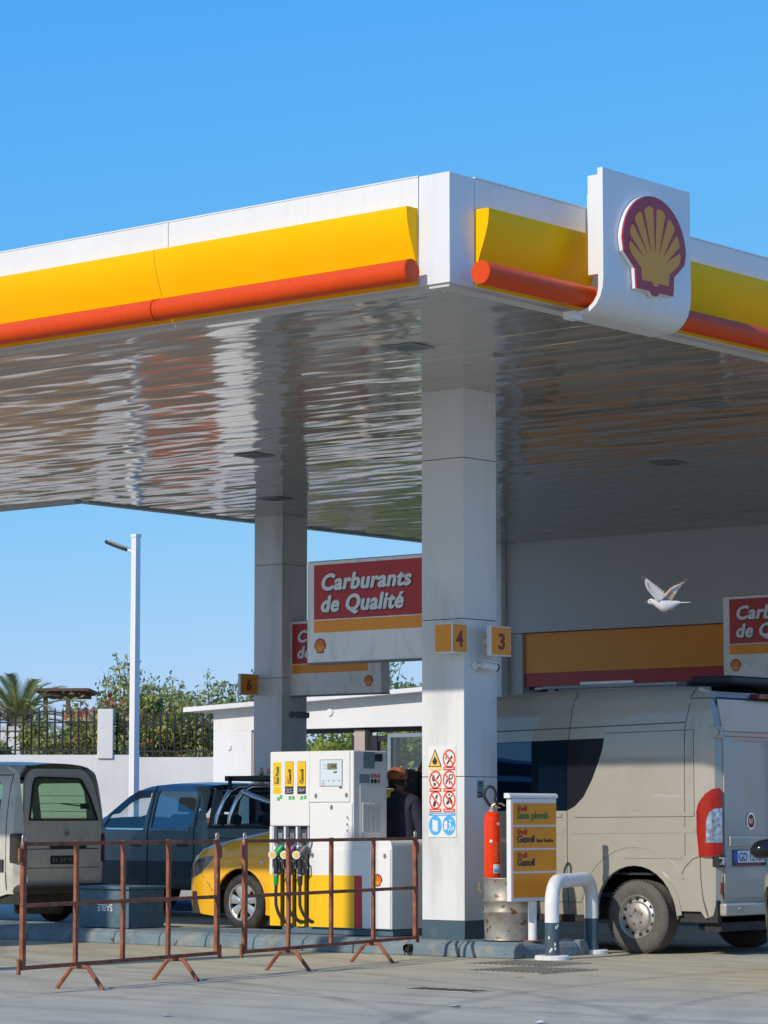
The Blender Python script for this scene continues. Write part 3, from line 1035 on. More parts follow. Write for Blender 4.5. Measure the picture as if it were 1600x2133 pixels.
# hanging sign boards
def fuel_sign(x0, x1, y, z0, z1, label, logo_right):
    t = thing('fuel_sign', label, 'sign', ((x0 + x1) / 2, y, z0), group='hanging fuel signs')
    W_, H_ = x1 - x0, z1 - z0
    m = MB()
    m.box(x0, x1, y - 0.09, y + 0.09, z0, z1)
    m.build('board', 'white_paint', t, smooth=0, bev=0.006)
    m = MB()
    m.box(x0 - 0.004, x1 + 0.004, y - 0.093, y + 0.093, z0 - 0.014, z0 - 0.0005)
    m.build('bottom_strip', 'ink_grey', t, smooth=0)
    m = MB()
    m.box(x0 - 0.003, x1 + 0.003, y - 0.07, y + 0.07, z1 + 0.0005, z1 + 0.008)
    m.build('top_strip', 'ink_grey', t, smooth=0)
    zr0, zr1, zy0 = z0 + 0.425 * H_, z0 + 0.965 * H_, z0 + 0.295 * H_
    xl = x0 + 0.09 if not logo_right else x0 + 0.04
    xr = x1 - 0.02 if not logo_right else x1 - 0.22
    m = MB()
    m.box(xl, xr, y - 0.0935, y - 0.0905, zr0, zr1)
    m.build('red_field', 'red_sign', t, smooth=0)
    m = MB()
    m.box(xl, xr, y - 0.0935, y - 0.0905, zy0, zr0 - 0.012)
    m.build('yellow_stripe', 'amber_sign', t, smooth=0)
    tx = xl + 0.085
    for txt, zz, wd in (('Carburants', zr0 + 0.285, 1.12), ('de Qualité', zr0 + 0.075, 1.03)):
        lettering('lettering_shadow', txt, front(tx + 0.008, y - 0.0935, zz - 0.009), 0.218, 'ink', t, bold=0.003, shear=0.22, width=wd, space=1.08, heavy=0.011, lift=0.003, th=0.001)
        lettering('lettering', txt, front(tx, y - 0.0935, zz), 0.218, 'plate_white', t, bold=0.003, shear=0.22, width=wd, space=1.08, heavy=0.0075, lift=0.006, th=0.002)
    lx = x0 + 0.17 if not logo_right else x1 - 0.21
    pecten('shell_emblem', t, front(lx, y - 0.0905, z0 + 0.085), 0.15, 0.15, 0.004)
    return t
fuel_sign(-5.33, -3.762, 4.555, 2.745, 3.73, 'red and white hanging sign reading Carburants de Qualité beside the near column', False)
fuel_sign(-12.168, -10.60, 12.0, 2.85, 3.83, 'partly hidden hanging sign with its shell at the right behind the nearer sign', True)
fuel_sign(-5.36, -3.762, 12.0, 2.86, 3.83, 'cropped hanging sign above the beige van roof', False)

# ------------------------------------------------------------------ shop behind the canopy
shop = thing('station_shop', 'grey shop front with a yellow and red band under the canopy', 'shop building', (-6, 17, 0))
yw = 16.9
m = MB()
m.box(-12.36, 6, yw, yw + 0.3, 3.925, 6.6)
m.box(-12.36, 6, yw + 0.3, yw + 9, 6.2, 6.5)
m.box(-12.36, -12.10, yw + 0.3, yw + 9, 0, 6.19)
m.box(-12.09, 6, yw + 8.7, yw + 8.99, 0, 6.19)
m.box(5.7, 6, yw + 0.301, yw + 8.69, 0, 6.19)
m.build('wall', 'shop_render', shop, smooth=0)
m = MB()
m.box(-12.57, -12.37, yw - 0.12, yw + 0.25, 0, 5.3)
m.build('white_pillar', 'column_panel', shop, smooth=0, bev=0.005)
m = MB()
m.box(-12.36, -12.12, yw + 0.05, yw + 0.35, 0, 3.92)
m.build('grey_pillar', 'shop_render', shop, smooth=0)
m = MB()
m.box(-12.11, 6, yw + 0.10, yw + 0.2, 3.335, 3.915)
m.build('yellow_band', 'amber_sign', shop, smooth=0)
m = MB()
m.box(-12.11, 6, yw + 0.10, yw + 0.2, 3.14, 3.333)
m.build('red_band', 'red_sign', shop, smooth=0)
m = MB()
m.box(-12.1, 6, yw + 0.5, yw + 0.6, 0, 3.1)
m.box(-12.1, 6, yw + 0.2, yw + 0.5, 3.10, 3.13)
m.build('shop_window', 'black_glass', shop, smooth=0)
for x in (-12.05, -10.4, -8.8, -7.2, -5.6, -4.0, -2.4, -0.8, 0.8, 2.4):
    m = MB()
    m.box(x, x + 0.08, yw + 0.42, yw + 0.497, 0, 3.09)
    m.build('window_frame', 'grey_metal', shop, smooth=0)
# ------------------------------------------------------------------ fuel pump
P0 = 4.33                                   # front plane
pump = thing('fuel_pump', 'white and yellow fuel dispenser with three nozzles on its left tower', 'fuel pump', (-4.95, 4.6, 0.14))
def PX(px):
    return -5.69 + (px - 565) * 0.00614
def PZ(py):
    return 1.885 - (py - 1565) * 0.00462
m = MB()
m.box(-5.55, -4.16, P0 + 0.03, P0 + 0.52, 0.138, 0.20)
m.build('plinth', 'blue_grey', pump, smooth=0, bev=0.006)
# hose tower: white upper, recessed boots, yellow lower with hose grooves
m = MB()
m.box(-5.69, -5.182, P0, P0 + 0.50, 1.165, 1.885)
m.build('hose_tower', 'clean_white', pump, smooth=0, bev=0.012)
m = MB()
m.box(-5.69, -5.182, P0 + 0.12, P0 + 0.50, 0.202, 1.163)
m.box(-5.69, -5.655, P0, P0 + 0.118, 0.70, 1.163)
m.build('tower_back', 'clean_white', pump, smooth=0)
bx = [-5.650, -5.496, -5.342, -5.188]
for i in range(3):
    a, b = bx[i], bx[i + 1]
    m = MB()
    m.box(a + 0.004, b - 0.008, P0 + 0.06, P0 + 0.119, 0.80, 1.160)
    o = m.build('nozzle_boot', 'boot_plastic', pump, smooth=0, bev=0.006)
    m = MB()
    # white collar pieces either side of the funnel
    fr = front(0, P0 + 0.005, 0)
    m.prism([(a - 0.004, 1.16), (a + 0.008, 1.16), (a + 0.008, 1.00), (a + 0.035, 0.955), (a + 0.035, 0.86), (a - 0.004, 0.86)], fr, 0, 0.05)
    m.prism([(b - 0.004, 1.16), (b - 0.014, 1.16), (b - 0.014, 1.00), (b - 0.045, 0.955), (b - 0.045, 0.90), (b - 0.004, 0.90)], fr, 0, 0.05)
    m.build('boot_collar', 'clean_white', o, smooth=0)
    m = MB()
    m.box(a + 0.045, b - 0.055, P0 + 0.03, P0 + 0.058, 1.045, 1.10)
    m.build('boot_latch', 'ink_grey' if i else 'paper_grey', o, smooth=0, bev=0.004)
    # yellow panel and the dark vertical groove beside it
    m = MB()
    m.box(a - 0.004 if i else -5.69, b - 0.058, P0 + 0.004, P0 + 0.118, 0.204, 0.715)
    m.build('yellow_panel', 'yellow_print', pump, smooth=0, bev=0.006)
    m = MB()
    m.box(b - 0.056, b - 0.006, P0 + 0.07, P0 + 0.118, 0.204, 0.79)
    m.build('hose_groove', 'black_plastic', pump, smooth=0)
    m = MB()
    m.box(a - 0.001 if i else -5.69, b - 0.062, P0 + 0.006, P0 + 0.118, 0.717, 0.76)
    m.build('white_lip', 'clean_white', pump, smooth=0, bev=0.004)
# head with display
m = MB()
m.box(-5.176, -4.62, P0, P0 + 0.50, 1.032, 1.885)
head = m.build('pump_head', 'clean_white', pump, smooth=0, bev=0.010)
m = MB()
m.box(-5.17, -4.66, P0 - 0.012, P0 - 0.0005, PZ(1671), PZ(1566))
m.build('upper_door', 'clean_white', head, smooth=0, bev=0.004)
m = MB()
m.box(PX(671), -4.63, P0 - 0.010, P0 - 0.0005, PZ(1748), PZ(1673))
m.build('lower_door', 'clean_white', head, smooth=0, bev=0.004)
m = MB()
fr = front(0, P0 - 0.012, 0)
m.rect(PX(672), PX(719), PZ(1639), PZ(1583), fr, 0.0025, 0.002)
m.build('display_rim', 'grey_metal', head, smooth=0)
m = MB()
m.rect(PX(673.5), PX(717.5), PZ(1637.5), PZ(1584.5), fr, 0.005, 0.002)
m.build('display_panel', 'display_grey', head, smooth=0)
m = MB()
m.rect(PX(688), PX(708), PZ(1604), PZ(1591), fr, 0.0075, 0.002)
m.build('liquid_crystal_display', 'lcd', head, smooth=0)
m = MB()
for q in range(3):
    m.rect(PX(697 + 3.4 * q), PX(699 + 3.4 * q), PZ(1600), PZ(1594), fr, 0.0092, 0.001)
m.rect(PX(701), PX(708), PZ(1611), PZ(1608), fr, 0.0072, 0.001)
for q in range(4):
    m.rect(PX(678.5 + 10.7 * q), PX(682 + 10.7 * q), PZ(1628), PZ(1626.6), fr, 0.0072, 0.001)
m.rect(PX(712), PX(718), PZ(1643), PZ(1639.8), fr, 0.004, 0.001)
m.build('printed_mark', 'ink', head, smooth=0)
lettering('lettering', 'Dinars', (Vector((PX(679.5), P0 - 0.012, PZ(1595.5))), FX, FZ), 0.013, 'ink_grey', head, width=0.04, lift=0.0062, th=0.001)
lettering('lettering', 'Litres', (Vector((PX(681), P0 - 0.012, PZ(1601.5))), FX, FZ), 0.013, 'ink_grey', head, width=0.03, lift=0.0062, th=0.001)
m = MB()
m.ring(PX(679.5), PZ(1634.3), 0.012, 0.018, fr, 0.0072, 0.001, sy=0.65)
m.build('maker_badge', 'sign_red', head, smooth=0)
# lozenge locks
def lozenge(px, py, parent=head, y=P0 - 0.012):
    q = MB()
    x, z = PX(px), PZ(py)
    q.prism([(x - 0.018, z), (x - 0.007, z - 0.022), (x + 0.007, z - 0.022), (x + 0.018, z), (x + 0.007, z + 0.022), (x - 0.007, z + 0.022)], front(0, y, 0), 0.006, 0.006)
    q.build('lock_cover', 'ink_grey', parent, smooth=0)
lozenge(664, 1658)
lozenge(727, 1657)
lozenge(696, 1682, y=P0 - 0.010)
for py in (1703, 1717, 1729.5):
    q = MB()
    q.lathe([(0, 0.006), (0.012, 0.006), (0.013, 0), (0.0, 0)], (PX(728.5), P0 - 0.012, PZ(py)), 'y', 14)
    q.lathe([(0, 0.004), (0.006, 0.004), (0.007, 0), (0.0, 0)], (PX(731), P0 - 0.011, PZ(py + 5)), 'y', 10)
    q.build('door_lock', 'dull_steel', head)
# side of the head: papers, stickers, vent louvres
sx = -4.62
def SY(px):
    return P0 + (px - 740) * 0.0074
m = MB()
sf = flank(sx, 0, 0)
m.rect(SY(759.5), SY(782), PZ(1602), PZ(1567.5), sf, 0.003, 0.003)
m.rect(SY(751.5), SY(772), PZ(1632), PZ(1614), sf, 0.003, 0.003)
m.build('notice', 'paper_grey', head, smooth=0)
m = MB()
m.rect(SY(782.5), SY(798), PZ(1587), PZ(1571), sf, 0.003, 0.003)
m.build('dark_plate', 'ink', head, smooth=0)
m = MB()
for r in range(9):
    for q in range(3):
        if random.random() < 0.8:
            a = SY(761 + 7 * q) + random.uniform(0, 0.008)
            z = PZ(1570 + 3.4 * r)
            m.rect(a, a + random.uniform(0.015, 0.04), z - 0.003, z + 0.002, sf, 0.0045, 0.001)
m.build('printed_mark', 'ink_grey', head, smooth=0)
for r in range(2):
    for q in range(3):
        m = MB()
        y_, z_ = SY(777 + 6.8 * q), PZ(1617 + 10.8 * r)
        dark = r == 1 and q < 2
        if dark:
            m.disc(y_, z_, 0.022, sf, 0.003, 0.002, n=16)
        else:
            m.ring(y_, z_, 0.015, 0.022, sf, 0.003, 0.002, n=16)
            m.prism([(y_ - 0.016, z_ + 0.011), (y_ - 0.011, z_ + 0.016), (y_ + 0.016, z_ - 0.011), (y_ + 0.011, z_ - 0.016)], sf, 0.0035, 0.001)
        m.build('warning_sticker', 'ink' if dark else 'red_print', head, smooth=0)
m = MB()
m.rect(SY(752.5), SY(804), PZ(1749), PZ(1636), sf, 0.006, 0.006)
m.build('service_panel', 'clean_white', head, smooth=0, bev=0.002)
for cidx in range(4):
    m = MB()
    for r in range(18):
        a, z = SY(756 + 9.5 * cidx), PZ(1672 + 3.45 * r)
        m.add([(sx + 0.0065, a, z), (sx + 0.0065, a + 0.05, z), (sx + 0.016, a + 0.05, z - 0.011), (sx + 0.016, a, z - 0.011), (sx + 0.0065, a, z - 0.012), (sx + 0.0065, a + 0.05, z - 0.012)],
              [(0, 3, 2, 1), (3, 4, 5, 2), (0, 4, 3), (1, 2, 5)])
    m.build('vent_louvre', 'clean_white', head, smooth=0)
# lower cabinet
m = MB()
CP = [(0, 0.204), (0.53, 0.204), (0.53, 1.01), (0.515, 1.03), (0.02, 1.03), (0.006, 1.024), (0, 1.01)]
m.sweep(CP, ((-5.176, P0, 0), FY, FZ), ((-4.60, P0, 0), FY, FZ))
m.build('left_cabinet', 'clean_white', pump, smooth=0)
m = MB()
RP = [(-4.598, 0.204), (-4.15, 0.204), (-4.15, 0.985)] + [(-4.15 - 0.055 + 0.055 * cos(radians(a)), 0.985 + 0.055 * sin(radians(a))) for a in range(0, 91, 15)] + [(-4.57, 1.04), (-4.598, 1.025)]
m.sweep(RP, ((0, P0, 0), FX, FZ), ((0, P0 + 0.56, 0), FX, FZ))
cab = m.build('right_cabinet', 'clean_white', pump, smooth=30)
m = MB()
m.box(-5.17, -4.158, P0 - 0.010, P0 - 0.0005, 0.206, PZ(1768))
m.build('front_door', 'clean_white', pump, smooth=0, bev=0.004)
lozenge(657, 1781, pump, P0 - 0.010)
lozenge(804, 1781, pump, P0 - 0.010)
fr = front(0, P0 - 0.010, 0)
m = MB()
m.rect(-5.168, -4.60, 0.208, 0.70, fr, 0.002, 0.0015)
m.build('yellow_print', 'yellow_print', pump, smooth=0)
m = MB()
m.prism([(-4.5995, 0.208), (-4.50, 0.208), (-4.505, 0.70), (-4.5995, 0.70)], fr, 0.002, 0.0015)
m.build('red_print', 'red_print', pump, smooth=0)
e = pecten('shell_emblem', pump, front(-4.315, P0 - 0.0102, 0.60), 0.125, 0.12, 0.0035)
m = MB()
m.rect(P0 + 0.005, P0 + 0.555, 0.21, 0.98, flank(-4.15, 0, 0), 0.004, 0.004)
m.build('end_panel', 'clean_white', pump, smooth=0)

# product labels on the tower
def product(px0, px1, txt, small, tcol, kind):
    t = pump
    fr = front(0, P0, 0)
    x0, x1 = PX(px0), PX(px1)
    z0, zm, z1 = PZ(1653.5), PZ(1638), PZ(1587)
    m = MB()
    if kind == 'plain':
        m.prism(rrect(x0, x1, zm + 0.004, z1, 0.008), fr, 0.002, 0.0015)
        m.prism(rrect(x0, x1, z0, zm - 0.004, 0.008), fr, 0.002, 0.0015)
    else:
        b = MB()
        b.prism(rrect(x0 - 0.004, x1 + 0.004, z0 - 0.004, z1 + 0.004, 0.01), fr, 0.0015, 0.001)
        b.build('label_backing', 'ink', pump, smooth=0)
        m.prism(rrect(x0, x1, zm, z1, 0.008), fr, 0.003, 0.001)
    lab = m.build('product_label', 'yellow_print', pump, smooth=0)
    # lettering runs upwards
    L = z1 - zm
    def up(x, z):
        return (Vector((x, P0, z)), FZ, -FX)
    lettering('lettering', 'Shell', up(x0 + 0.035, zm + 0.025), 0.034, 'sign_red', lab, bold=0.0, lift=0.0045, th=0.001, width=0.07)
    lettering('lettering', txt, up(x0 + 0.077, zm + 0.025), 0.058, tcol, lab, bold=0.0005, heavy=0.0018, lift=0.006, th=0.001, width=L - 0.07 if kind == 'plain' else L - 0.10)
    if small:
        ar = lettering('lettering', small, front(x0 + 0.02, P0, z0 + 0.022), 0.04, 'plate_white' if kind != 'plain' else 'sign_red', lab, lift=0.0045, th=0.001, width=(x1 - x0) - 0.04)
product(572, 589, 'Sans Plomb', None, 'print_green', 'plain')
product(598, 614.5, 'Gasoil', None, 'ink', 'box')
product(624, 640.5, 'Gasoil', None, 'ink', 'box')
# small white script on the two dark label feet
m = MB()
fr = front(0, P0, 0)
def stroke(pts, w_=0.004):
    for (a, b), (c_, d) in zip(pts, pts[1:]):
        t = Vector((c_ - a, d - b))
        if t.length < 1e-6:
            continue
        n_ = Vector((-t.y, t.x)).normalized() * w_ / 2
        m.prism([(a + n_.x, b + n_.y), (a - n_.x, b - n_.y), (c_ - n_.x, d - n_.y), (c_ + n_.x, d + n_.y)], fr, 0.0035, 0.001)
x, z = PX(626.5), PZ(1647)
# the Arabic word for diesel, right to left: ghayn, alef, zay, waw, alef, lam
stroke([(x + 0.075, z + 0.008), (x + 0.066, z + 0.012), (x + 0.066, z + 0.004), (x + 0.056, z + 0.002), (x + 0.054, z + 0.022)])
stroke([(x + 0.070, z + 0.020), (x + 0.070, z + 0.023)])
stroke([(x + 0.047, z + 0.006), (x + 0.046, z - 0.002), (x + 0.040, z - 0.007)])
stroke([(x + 0.045, z + 0.014), (x + 0.045, z + 0.017)])
stroke([(x + 0.034, z + 0.007), (x + 0.030, z + 0.007), (x + 0.033, z + 0.001), (x + 0.030, z - 0.005), (x + 0.024, z - 0.007)])
stroke([(x + 0.021, z + 0.001), (x + 0.021, z + 0.022)])
stroke([(x + 0.012, z + 0.022), (x + 0.012, z - 0.002), (x + 0.004, z - 0.006), (x + 0.0, z + 0.001)])
x = PX(600)
for zz in (PZ(1644.5), PZ(1650)):
    stroke([(x + 0.08, zz), (x + 0.07, zz + 0.006), (x + 0.066, zz), (x + 0.056, zz), (x + 0.055, zz + 0.014)], 0.003)
    stroke([(x + 0.047, zz + 0.002), (x + 0.044, zz - 0.006)], 0.003)
    stroke([(x + 0.038, zz + 0.004), (x + 0.033, zz + 0.004), (x + 0.034, zz - 0.004), (x + 0.027, zz - 0.006)], 0.003)
    stroke([(x + 0.022, zz), (x + 0.022, zz + 0.014)], 0.003)
    stroke([(x + 0.015, zz + 0.014), (x + 0.015, zz - 0.003), (x + 0.005, zz - 0.003), (x + 0.003, zz + 0.003)], 0.003)
m.build('label_script', 'plate_white', pump, smooth=0)
for px, py in ((583.5, 1664), (589, 1660), (608, 1662), (615, 1662), (632.5, 1662), (640, 1661)):
    q = MB()
    x, z = PX(px), PZ(py)
    q.rect(x - 0.017, x + 0.017, z - 0.017, z + 0.017, front(0, P0, 0), 0.002, 0.0015)
    q.build('green_sticker', 'sticker_green', pump, smooth=0)

# nozzles hanging from the boots: spout, body, lever guard, hose
for i, (col, dx) in enumerate((('nozzle_green', 0.0), ('nozzle_purple', 0.154), ('nozzle_grey', 0.308))):
    x = -5.555 + dx
    yb = P0 - 0.085
    nz = MB()
    nz.tube([(x + 0.015, yb, 0.885), (x + 0.035, yb + 0.01, 0.905), (x + 0.068, yb + 0.02, 0.945), (x + 0.085, yb + 0.03, 0.975)], [0.040, 0.043, 0.038, 0.026], 14)
    body = nz.build('nozzle', col, pump, smooth=50)
    q = MB()
    q.tube([(x + 0.08, yb + 0.028, 0.968), (x + 0.10, yb + 0.05, 1.01), (x + 0.112, yb + 0.11, 1.05)], 0.013, 10)
    q.build('spout', 'chrome', body)
    q = MB()
    fc = (Vector((x, yb - 0.02, 0.89)), Vector((0.82, 0.57, 0)), FZ)
    q.disc(0, 0, 0.040, fc, 0.035, 0.03)
    q.build('nozzle_cap', 'clean_white', body)
    q = MB()
    q.disc(0, 0, 0.026, fc, 0.038, 0.002)
    q.build('cap_dot', 'sign_amber', body)
    q = MB()
    q.tube([(x + 0.02, yb, 0.87), (x + 0.028, yb, 0.80), (x + 0.028, yb, 0.70)], [0.026, 0.028, 0.026], 12)
    q.build('handle', 'black_plastic', body)
    q = MB()
    q.tube([(x + 0.028, yb, 0.705), (x + 0.028, yb, 0.688)], 0.0285, 12)
    q.build('swivel', 'chrome', body)
    q = MB()
    q.tube([(x + 0.05, yb, 0.86), (x + 0.10, yb, 0.82), (x + 0.105, yb, 0.74), (x + 0.06, yb, 0.70), (x + 0.035, yb, 0.69)], 0.010, 8)
    q.bar((x + 0.075, yb, 0.86), (x + 0.080, yb, 0.72), 0.02, 0.012)
    q.build('lever_guard', 'black_plastic', body)
    q = MB()
    q.tube([(x + 0.028, yb, 0.687), (x + 0.027, yb, 0.60)], [0.027, 0.023], 12)
    q.build('hose_sleeve', 'nozzle_green' if i == 0 else 'hose_black', body)
    q = MB()
    pts = [(x + 0.027, yb, 0.61), (x + 0.024, yb, 0.50), (x + 0.026, yb, 0.42)]
    for k in range(1, 9):
        f = k / 8
        pts.append((x + 0.026 + 0.125 * f ** 1.3, yb + 0.10 * f * f, 0.42 - (0.20 if i == 0 else 0.17) * sin(f * pi / 2)))
    q.tube(pts, 0.016, 10)
    gx = bx[i + 1] - 0.03
    q.tube([(gx, P0 + 0.05, 0.215), (gx + 0.004, P0 + 0.045, 0.5), (gx, P0 + 0.05, 0.90)], 0.017, 10)
    q.build('hose', 'hose_black', body, smooth=50)

# ------------------------------------------------------------------ island furniture
# sand box with upside-down stencil
sbx = thing('sand_bin', 'grey blue painted steel sand box marked SABLE upside down', 'sand box', (-7.78, 4.4, 0.14))
m = MB()
m.box(-8.14, -7.43, 4.15, 4.66, 0.14, 0.525)
m.build('bin', 'blue_grey', sbx, smooth=0, bev=0.006)
m = MB()
m.box(-8.175, -7.40, 4.12, 4.68, 0.527, 0.556)
m.build('lid', 'blue_grey', sbx, smooth=0, bev=0.006)
lettering('stencil', 'SABLE', (Vector((-7.66, 4.15, 0.375)), -FX, -FZ), 0.10, 'plate_white', sbx, bold=0.002, width=0.21, lift=0.0015, th=0.001)

# oil drum used as a bin, with the extinguisher in it
def drum(cx, cy, z, R_, H_):
    t = thing('steel_drum', 'small rusty galvanised drum at the foot of the near column', 'drum', (cx, cy, z))
    m = MB()
    p = [(R_ - 0.004, 0.0), (R_ + 0.004, 0.006), (R_, 0.02)]
    for hz in (0.46 * H_, 0.64 * H_):
        p += [(R_, hz - 0.02), (R_ + 0.008, hz - 0.008), (R_ + 0.008, hz + 0.004), (R_, hz + 0.014)]
    p += [(R_ + 0.004, H_ - 0.02), (R_ + 0.010, H_ - 0.008), (R_ + 0.006, H_), (R_ - 0.002, H_), (R_ - 0.006, H_ - 0.02), (R_ - 0.006, 0.02), (0.0, 0.02)]
    m.lathe([(0.0, 0.0)] + p, (cx, cy, z), 'z', 48)
    m.build('shell', 'galvanised', t, smooth=45)
    d = Vector((0.75, -0.66, 0)).normalized()
    u = Vector((-d.y, d.x, 0))
    c = Vector((cx, cy, z + H_ * 0.795)) + d * (R_ - 0.010) + u * 0.035
    m = MB()
    m.prism([(-0.085, -0.05), (-0.06, -0.062), (0.075, -0.055), (0.08, 0.05), (-0.075, 0.055)], (c, u, FZ), 0.02, 0.018)
    m.build('spout_plate', 'band_grey', t, smooth=0, bev=0.004)
    m = MB()
    m.disc(0.0, 0.0, 0.036, (c, u, FZ), 0.0225, 0.002, n=20)
    m.build('spout_hole', 'dark_void', t, smooth=0)
    m = MB()
    m.ring(0.0, 0.0, 0.036, 0.045, (c, u, FZ), 0.025, 0.006, n=20)
    m.build('spout_ring', 'dull_steel', t)
    m = MB()
    e = Vector((cx, cy, z + H_ - 0.05)) + Vector((-0.80, -0.6, 0)) * (R_ + 0.012)
    m.tube([e, e + Vector((-0.02, -0.02, 0.01)), e + Vector((-0.03, -0.02, -0.05)), e + Vector((-0.015, -0.01, -0.08))], 0.008, 8)
    m.build('lid_clamp', 'brass', t)
    return t
DX, DY = -2.80, 4.36
drum(DX, DY, 0.14, 0.218, 0.565)
ext = thing('fire_extinguisher', 'tall red fire extinguisher standing in the drum beside the column', 'fire extinguisher', (DX - 0.165 + 0.05, DY + 0.03, 0.16))
ex, ey = DX - 0.118, DY - 0.075
m = MB()
m.lathe([(0, 0), (0.070, 0), (0.078, 0.02), (0.078, 1.05), (0.077, 1.075), (0.070, 1.10), (0.072, 1.105), (0.060, 1.125), (0.03, 1.14), (0, 1.14)], (ex, ey, 0.165), 'z', 32)
m.build('cylinder', 'extinguisher_red', ext, smooth=45)
m = MB()
m.lathe([(0, 0), (0.036, 0), (0.036, 0.022), (0.024, 0.03), (0.024, 0.05), (0, 0.05)], (ex, ey, 1.302), 'z', 16)
m.build('valve', 'dull_steel', ext)
m = MB()
m.tube([(ex - 0.02, ey, 1.345), (ex + 0.02, ey + 0.02, 1.372), (ex + 0.06, ey + 0.055, 1.375), (ex + 0.085, ey + 0.075, 1.352)], 0.010, 8)
m.tube([(ex - 0.02, ey, 1.335), (ex + 0.03, ey + 0.025, 1.345), (ex + 0.055, ey + 0.045, 1.335)], 0.009, 8)
m.build('lever', 'brass', ext)
m = MB()
pts = [(ex - 0.012, ey - 0.02, 1.35)]
for k in range(13):
    a = radians(200 - 235 * k / 12)
    pts.append((ex - 0.005 + 0.040 * cos(a), ey - 0.03 + 0.034 * cos(a), 1.455 + 0.075 * sin(a)))
pts.append((ex + 0.045, ey + 0.02, 1.36))
m.tube(pts, 0.014, 10)
m.build('hose', 'black_plastic', ext, smooth=60)
def wrap(name, a0, a1, z0, z1, m_, lift=0.0012, rows=1):
    q = MB()
    n = 10
    V = []
    for zz in (z0, z1):
        for i in range(n + 1):
            a = radians(a0 + (a1 - a0) * i / n)
            V.append((ex + (0.078 + lift) * cos(a), ey + (0.078 + lift) * sin(a), zz))
    q.add(V, [(i, i + 1, n + 2 + i, n + 1 + i) for i in range(n)])
    q.build(name, m_, ext, fix=False)
wrap('data_label', -48, 8, 0.745, 0.825, 'plate_white')
wrap('label_picture', -46, -6, 0.75, 0.785, 'sign_blue', 0.0022)
for r in range(8):
    wrap('instruction_line', -42 + random.uniform(0, 12), 2 + random.uniform(-20, 6), 0.86 + r * 0.022, 0.865 + r * 0.022, 'litter_tan')
for a, zz, r in ((-10, 1.19, 0.015), (-62, 1.035, 0.014)):
    q = MB()
    aa = radians(a)
    c = Vector((ex + 0.078 * cos(aa), ey + 0.078 * sin(aa), zz))
    q.disc(0, 0, r, (c, Vector((-sin(aa), cos(aa), 0)), FZ), 0.004, 0.004, n=16)
    q.build('gauge', 'plate_white', ext)

# product price sign on a post, facing along the drive
ps = thing('product_sign', 'white framed amber board listing three fuels on a short post', 'sign', (-2.87, 4.5, 0.14))
sxx = -2.45
m = MB()
m.box(sxx - 0.055, sxx - 0.004, 3.95, 4.64, 0.50, 1.42)
m.build('board', 'clean_white', ps, smooth=0, bev=0.008)
m = MB()
pr = [(sxx - 0.060, 1.421), (sxx + 0.0, 1.421)] + [(sxx - 0.02 + 0.03 * cos(radians(a)), 1.433 + 0.032 * sin(radians(a))) for a in range(-20, 91, 22)] + [(sxx - 0.060, 1.465)]
m.sweep(pr, ((0, 3.925, 0), FX, FZ), ((0, 4.645, 0), FX, FZ))
m.build('top_cap', 'clean_white', ps, smooth=40)
zf = [(1.183, 1.376), (0.975, 1.165), (0.768, 0.957), (0.535, 0.750)]
texts = [('Sans plomb', 'print_green', 0.47, None), ('Gasoil', 'ink', 0.255, 'Sans Soufre'), ('Gasoil', 'ink', 0.255, None), None]
for (z0, z1), tx in zip(zf, texts):
    m = MB()
    m.rect(3.978, 4.628, z0, z1, flank(sxx - 0.004, 0, 0), 0.004, 0.003)
    pn = m.build('amber_panel', 'amber_sign', ps, smooth=0)
    if tx:
        lettering('lettering', 'Shell', flank(sxx, 4.035, z1 - 0.068), 0.068, 'red_print', pn, bold=0.0006, width=0.145, heavy=0.0016, lift=0.003)
        lettering('lettering', tx[0], flank(sxx, 4.035, z1 - 0.138), 0.088, tx[1], pn, bold=0.0008, width=tx[2], heavy=0.003, lift=0.003)
        if tx[3]:
            lettering('lettering', tx[3], flank(sxx, 4.325, z1 - 0.138), 0.046, tx[1], pn, bold=0.0005, width=0.25, heavy=0.0012, lift=0.003)
m = MB()
m.tube([(sxx - 0.03, 4.30, 0.145), (sxx - 0.03, 4.30, 0.499)], 0.04, 16)
m.build('post', 'white_paint', ps)
m = MB()
m.lathe([(0, 0), (0.085, 0), (0.085, 0.012), (0, 0.012)], (sxx - 0.03, 4.30, 0.1405), 'z', 20)
m.build('base_plate', 'rust_steel', ps)

# hoop guard
hp = thing('hoop_guard', 'white and grey painted steel hoop guarding the island end', 'bollard', (-2.27, 4.62, 0))
A, B = Vector((-2.07, 4.04, 0)), Vector((-2.46, 5.18, 0))
d = (B - A).normalized()
R_, top = 0.20, 0.685
def hoop_path(z0):
    pts = [A + FZ * z0, A + FZ * (top - R_ - 0.001)]
    for k in range(9):
        a = radians(180 - 90 * k / 8)
        pts.append(A + d * (R_ + R_ * cos(a)) + FZ * (top - R_ + R_ * sin(a)))
    for k in range(9):
        a = radians(90 - 90 * k / 8)
        pts.append(B - d * (R_ - R_ * cos(a)) + FZ * (top - R_ + R_ * sin(a)))
    pts += [B + FZ * (top - R_ - 0.001), B + FZ * z0]
    return pts
m = MB()
m.tube(hoop_path(0.325), 0.064, 24)
m.build('hoop', 'white_paint', hp, smooth=60)
for q, e in ((A, 0), (B, 0.015)):
    m = MB()
    m.tube([q + FZ * 0.03, q + FZ * (0.3245 + e * 0)], 0.0643, 24)
    m.build('painted_foot', 'band_grey', hp, smooth=60)
    m = MB()
    m.lathe([(0, 0), (0.155, 0), (0.155, 0.03), (0.145, 0.038), (0, 0.038)], (q.x, q.y, 0.001), 'z', 32)
    m.build('flange', 'white_paint', hp)
rng = random.Random(3)
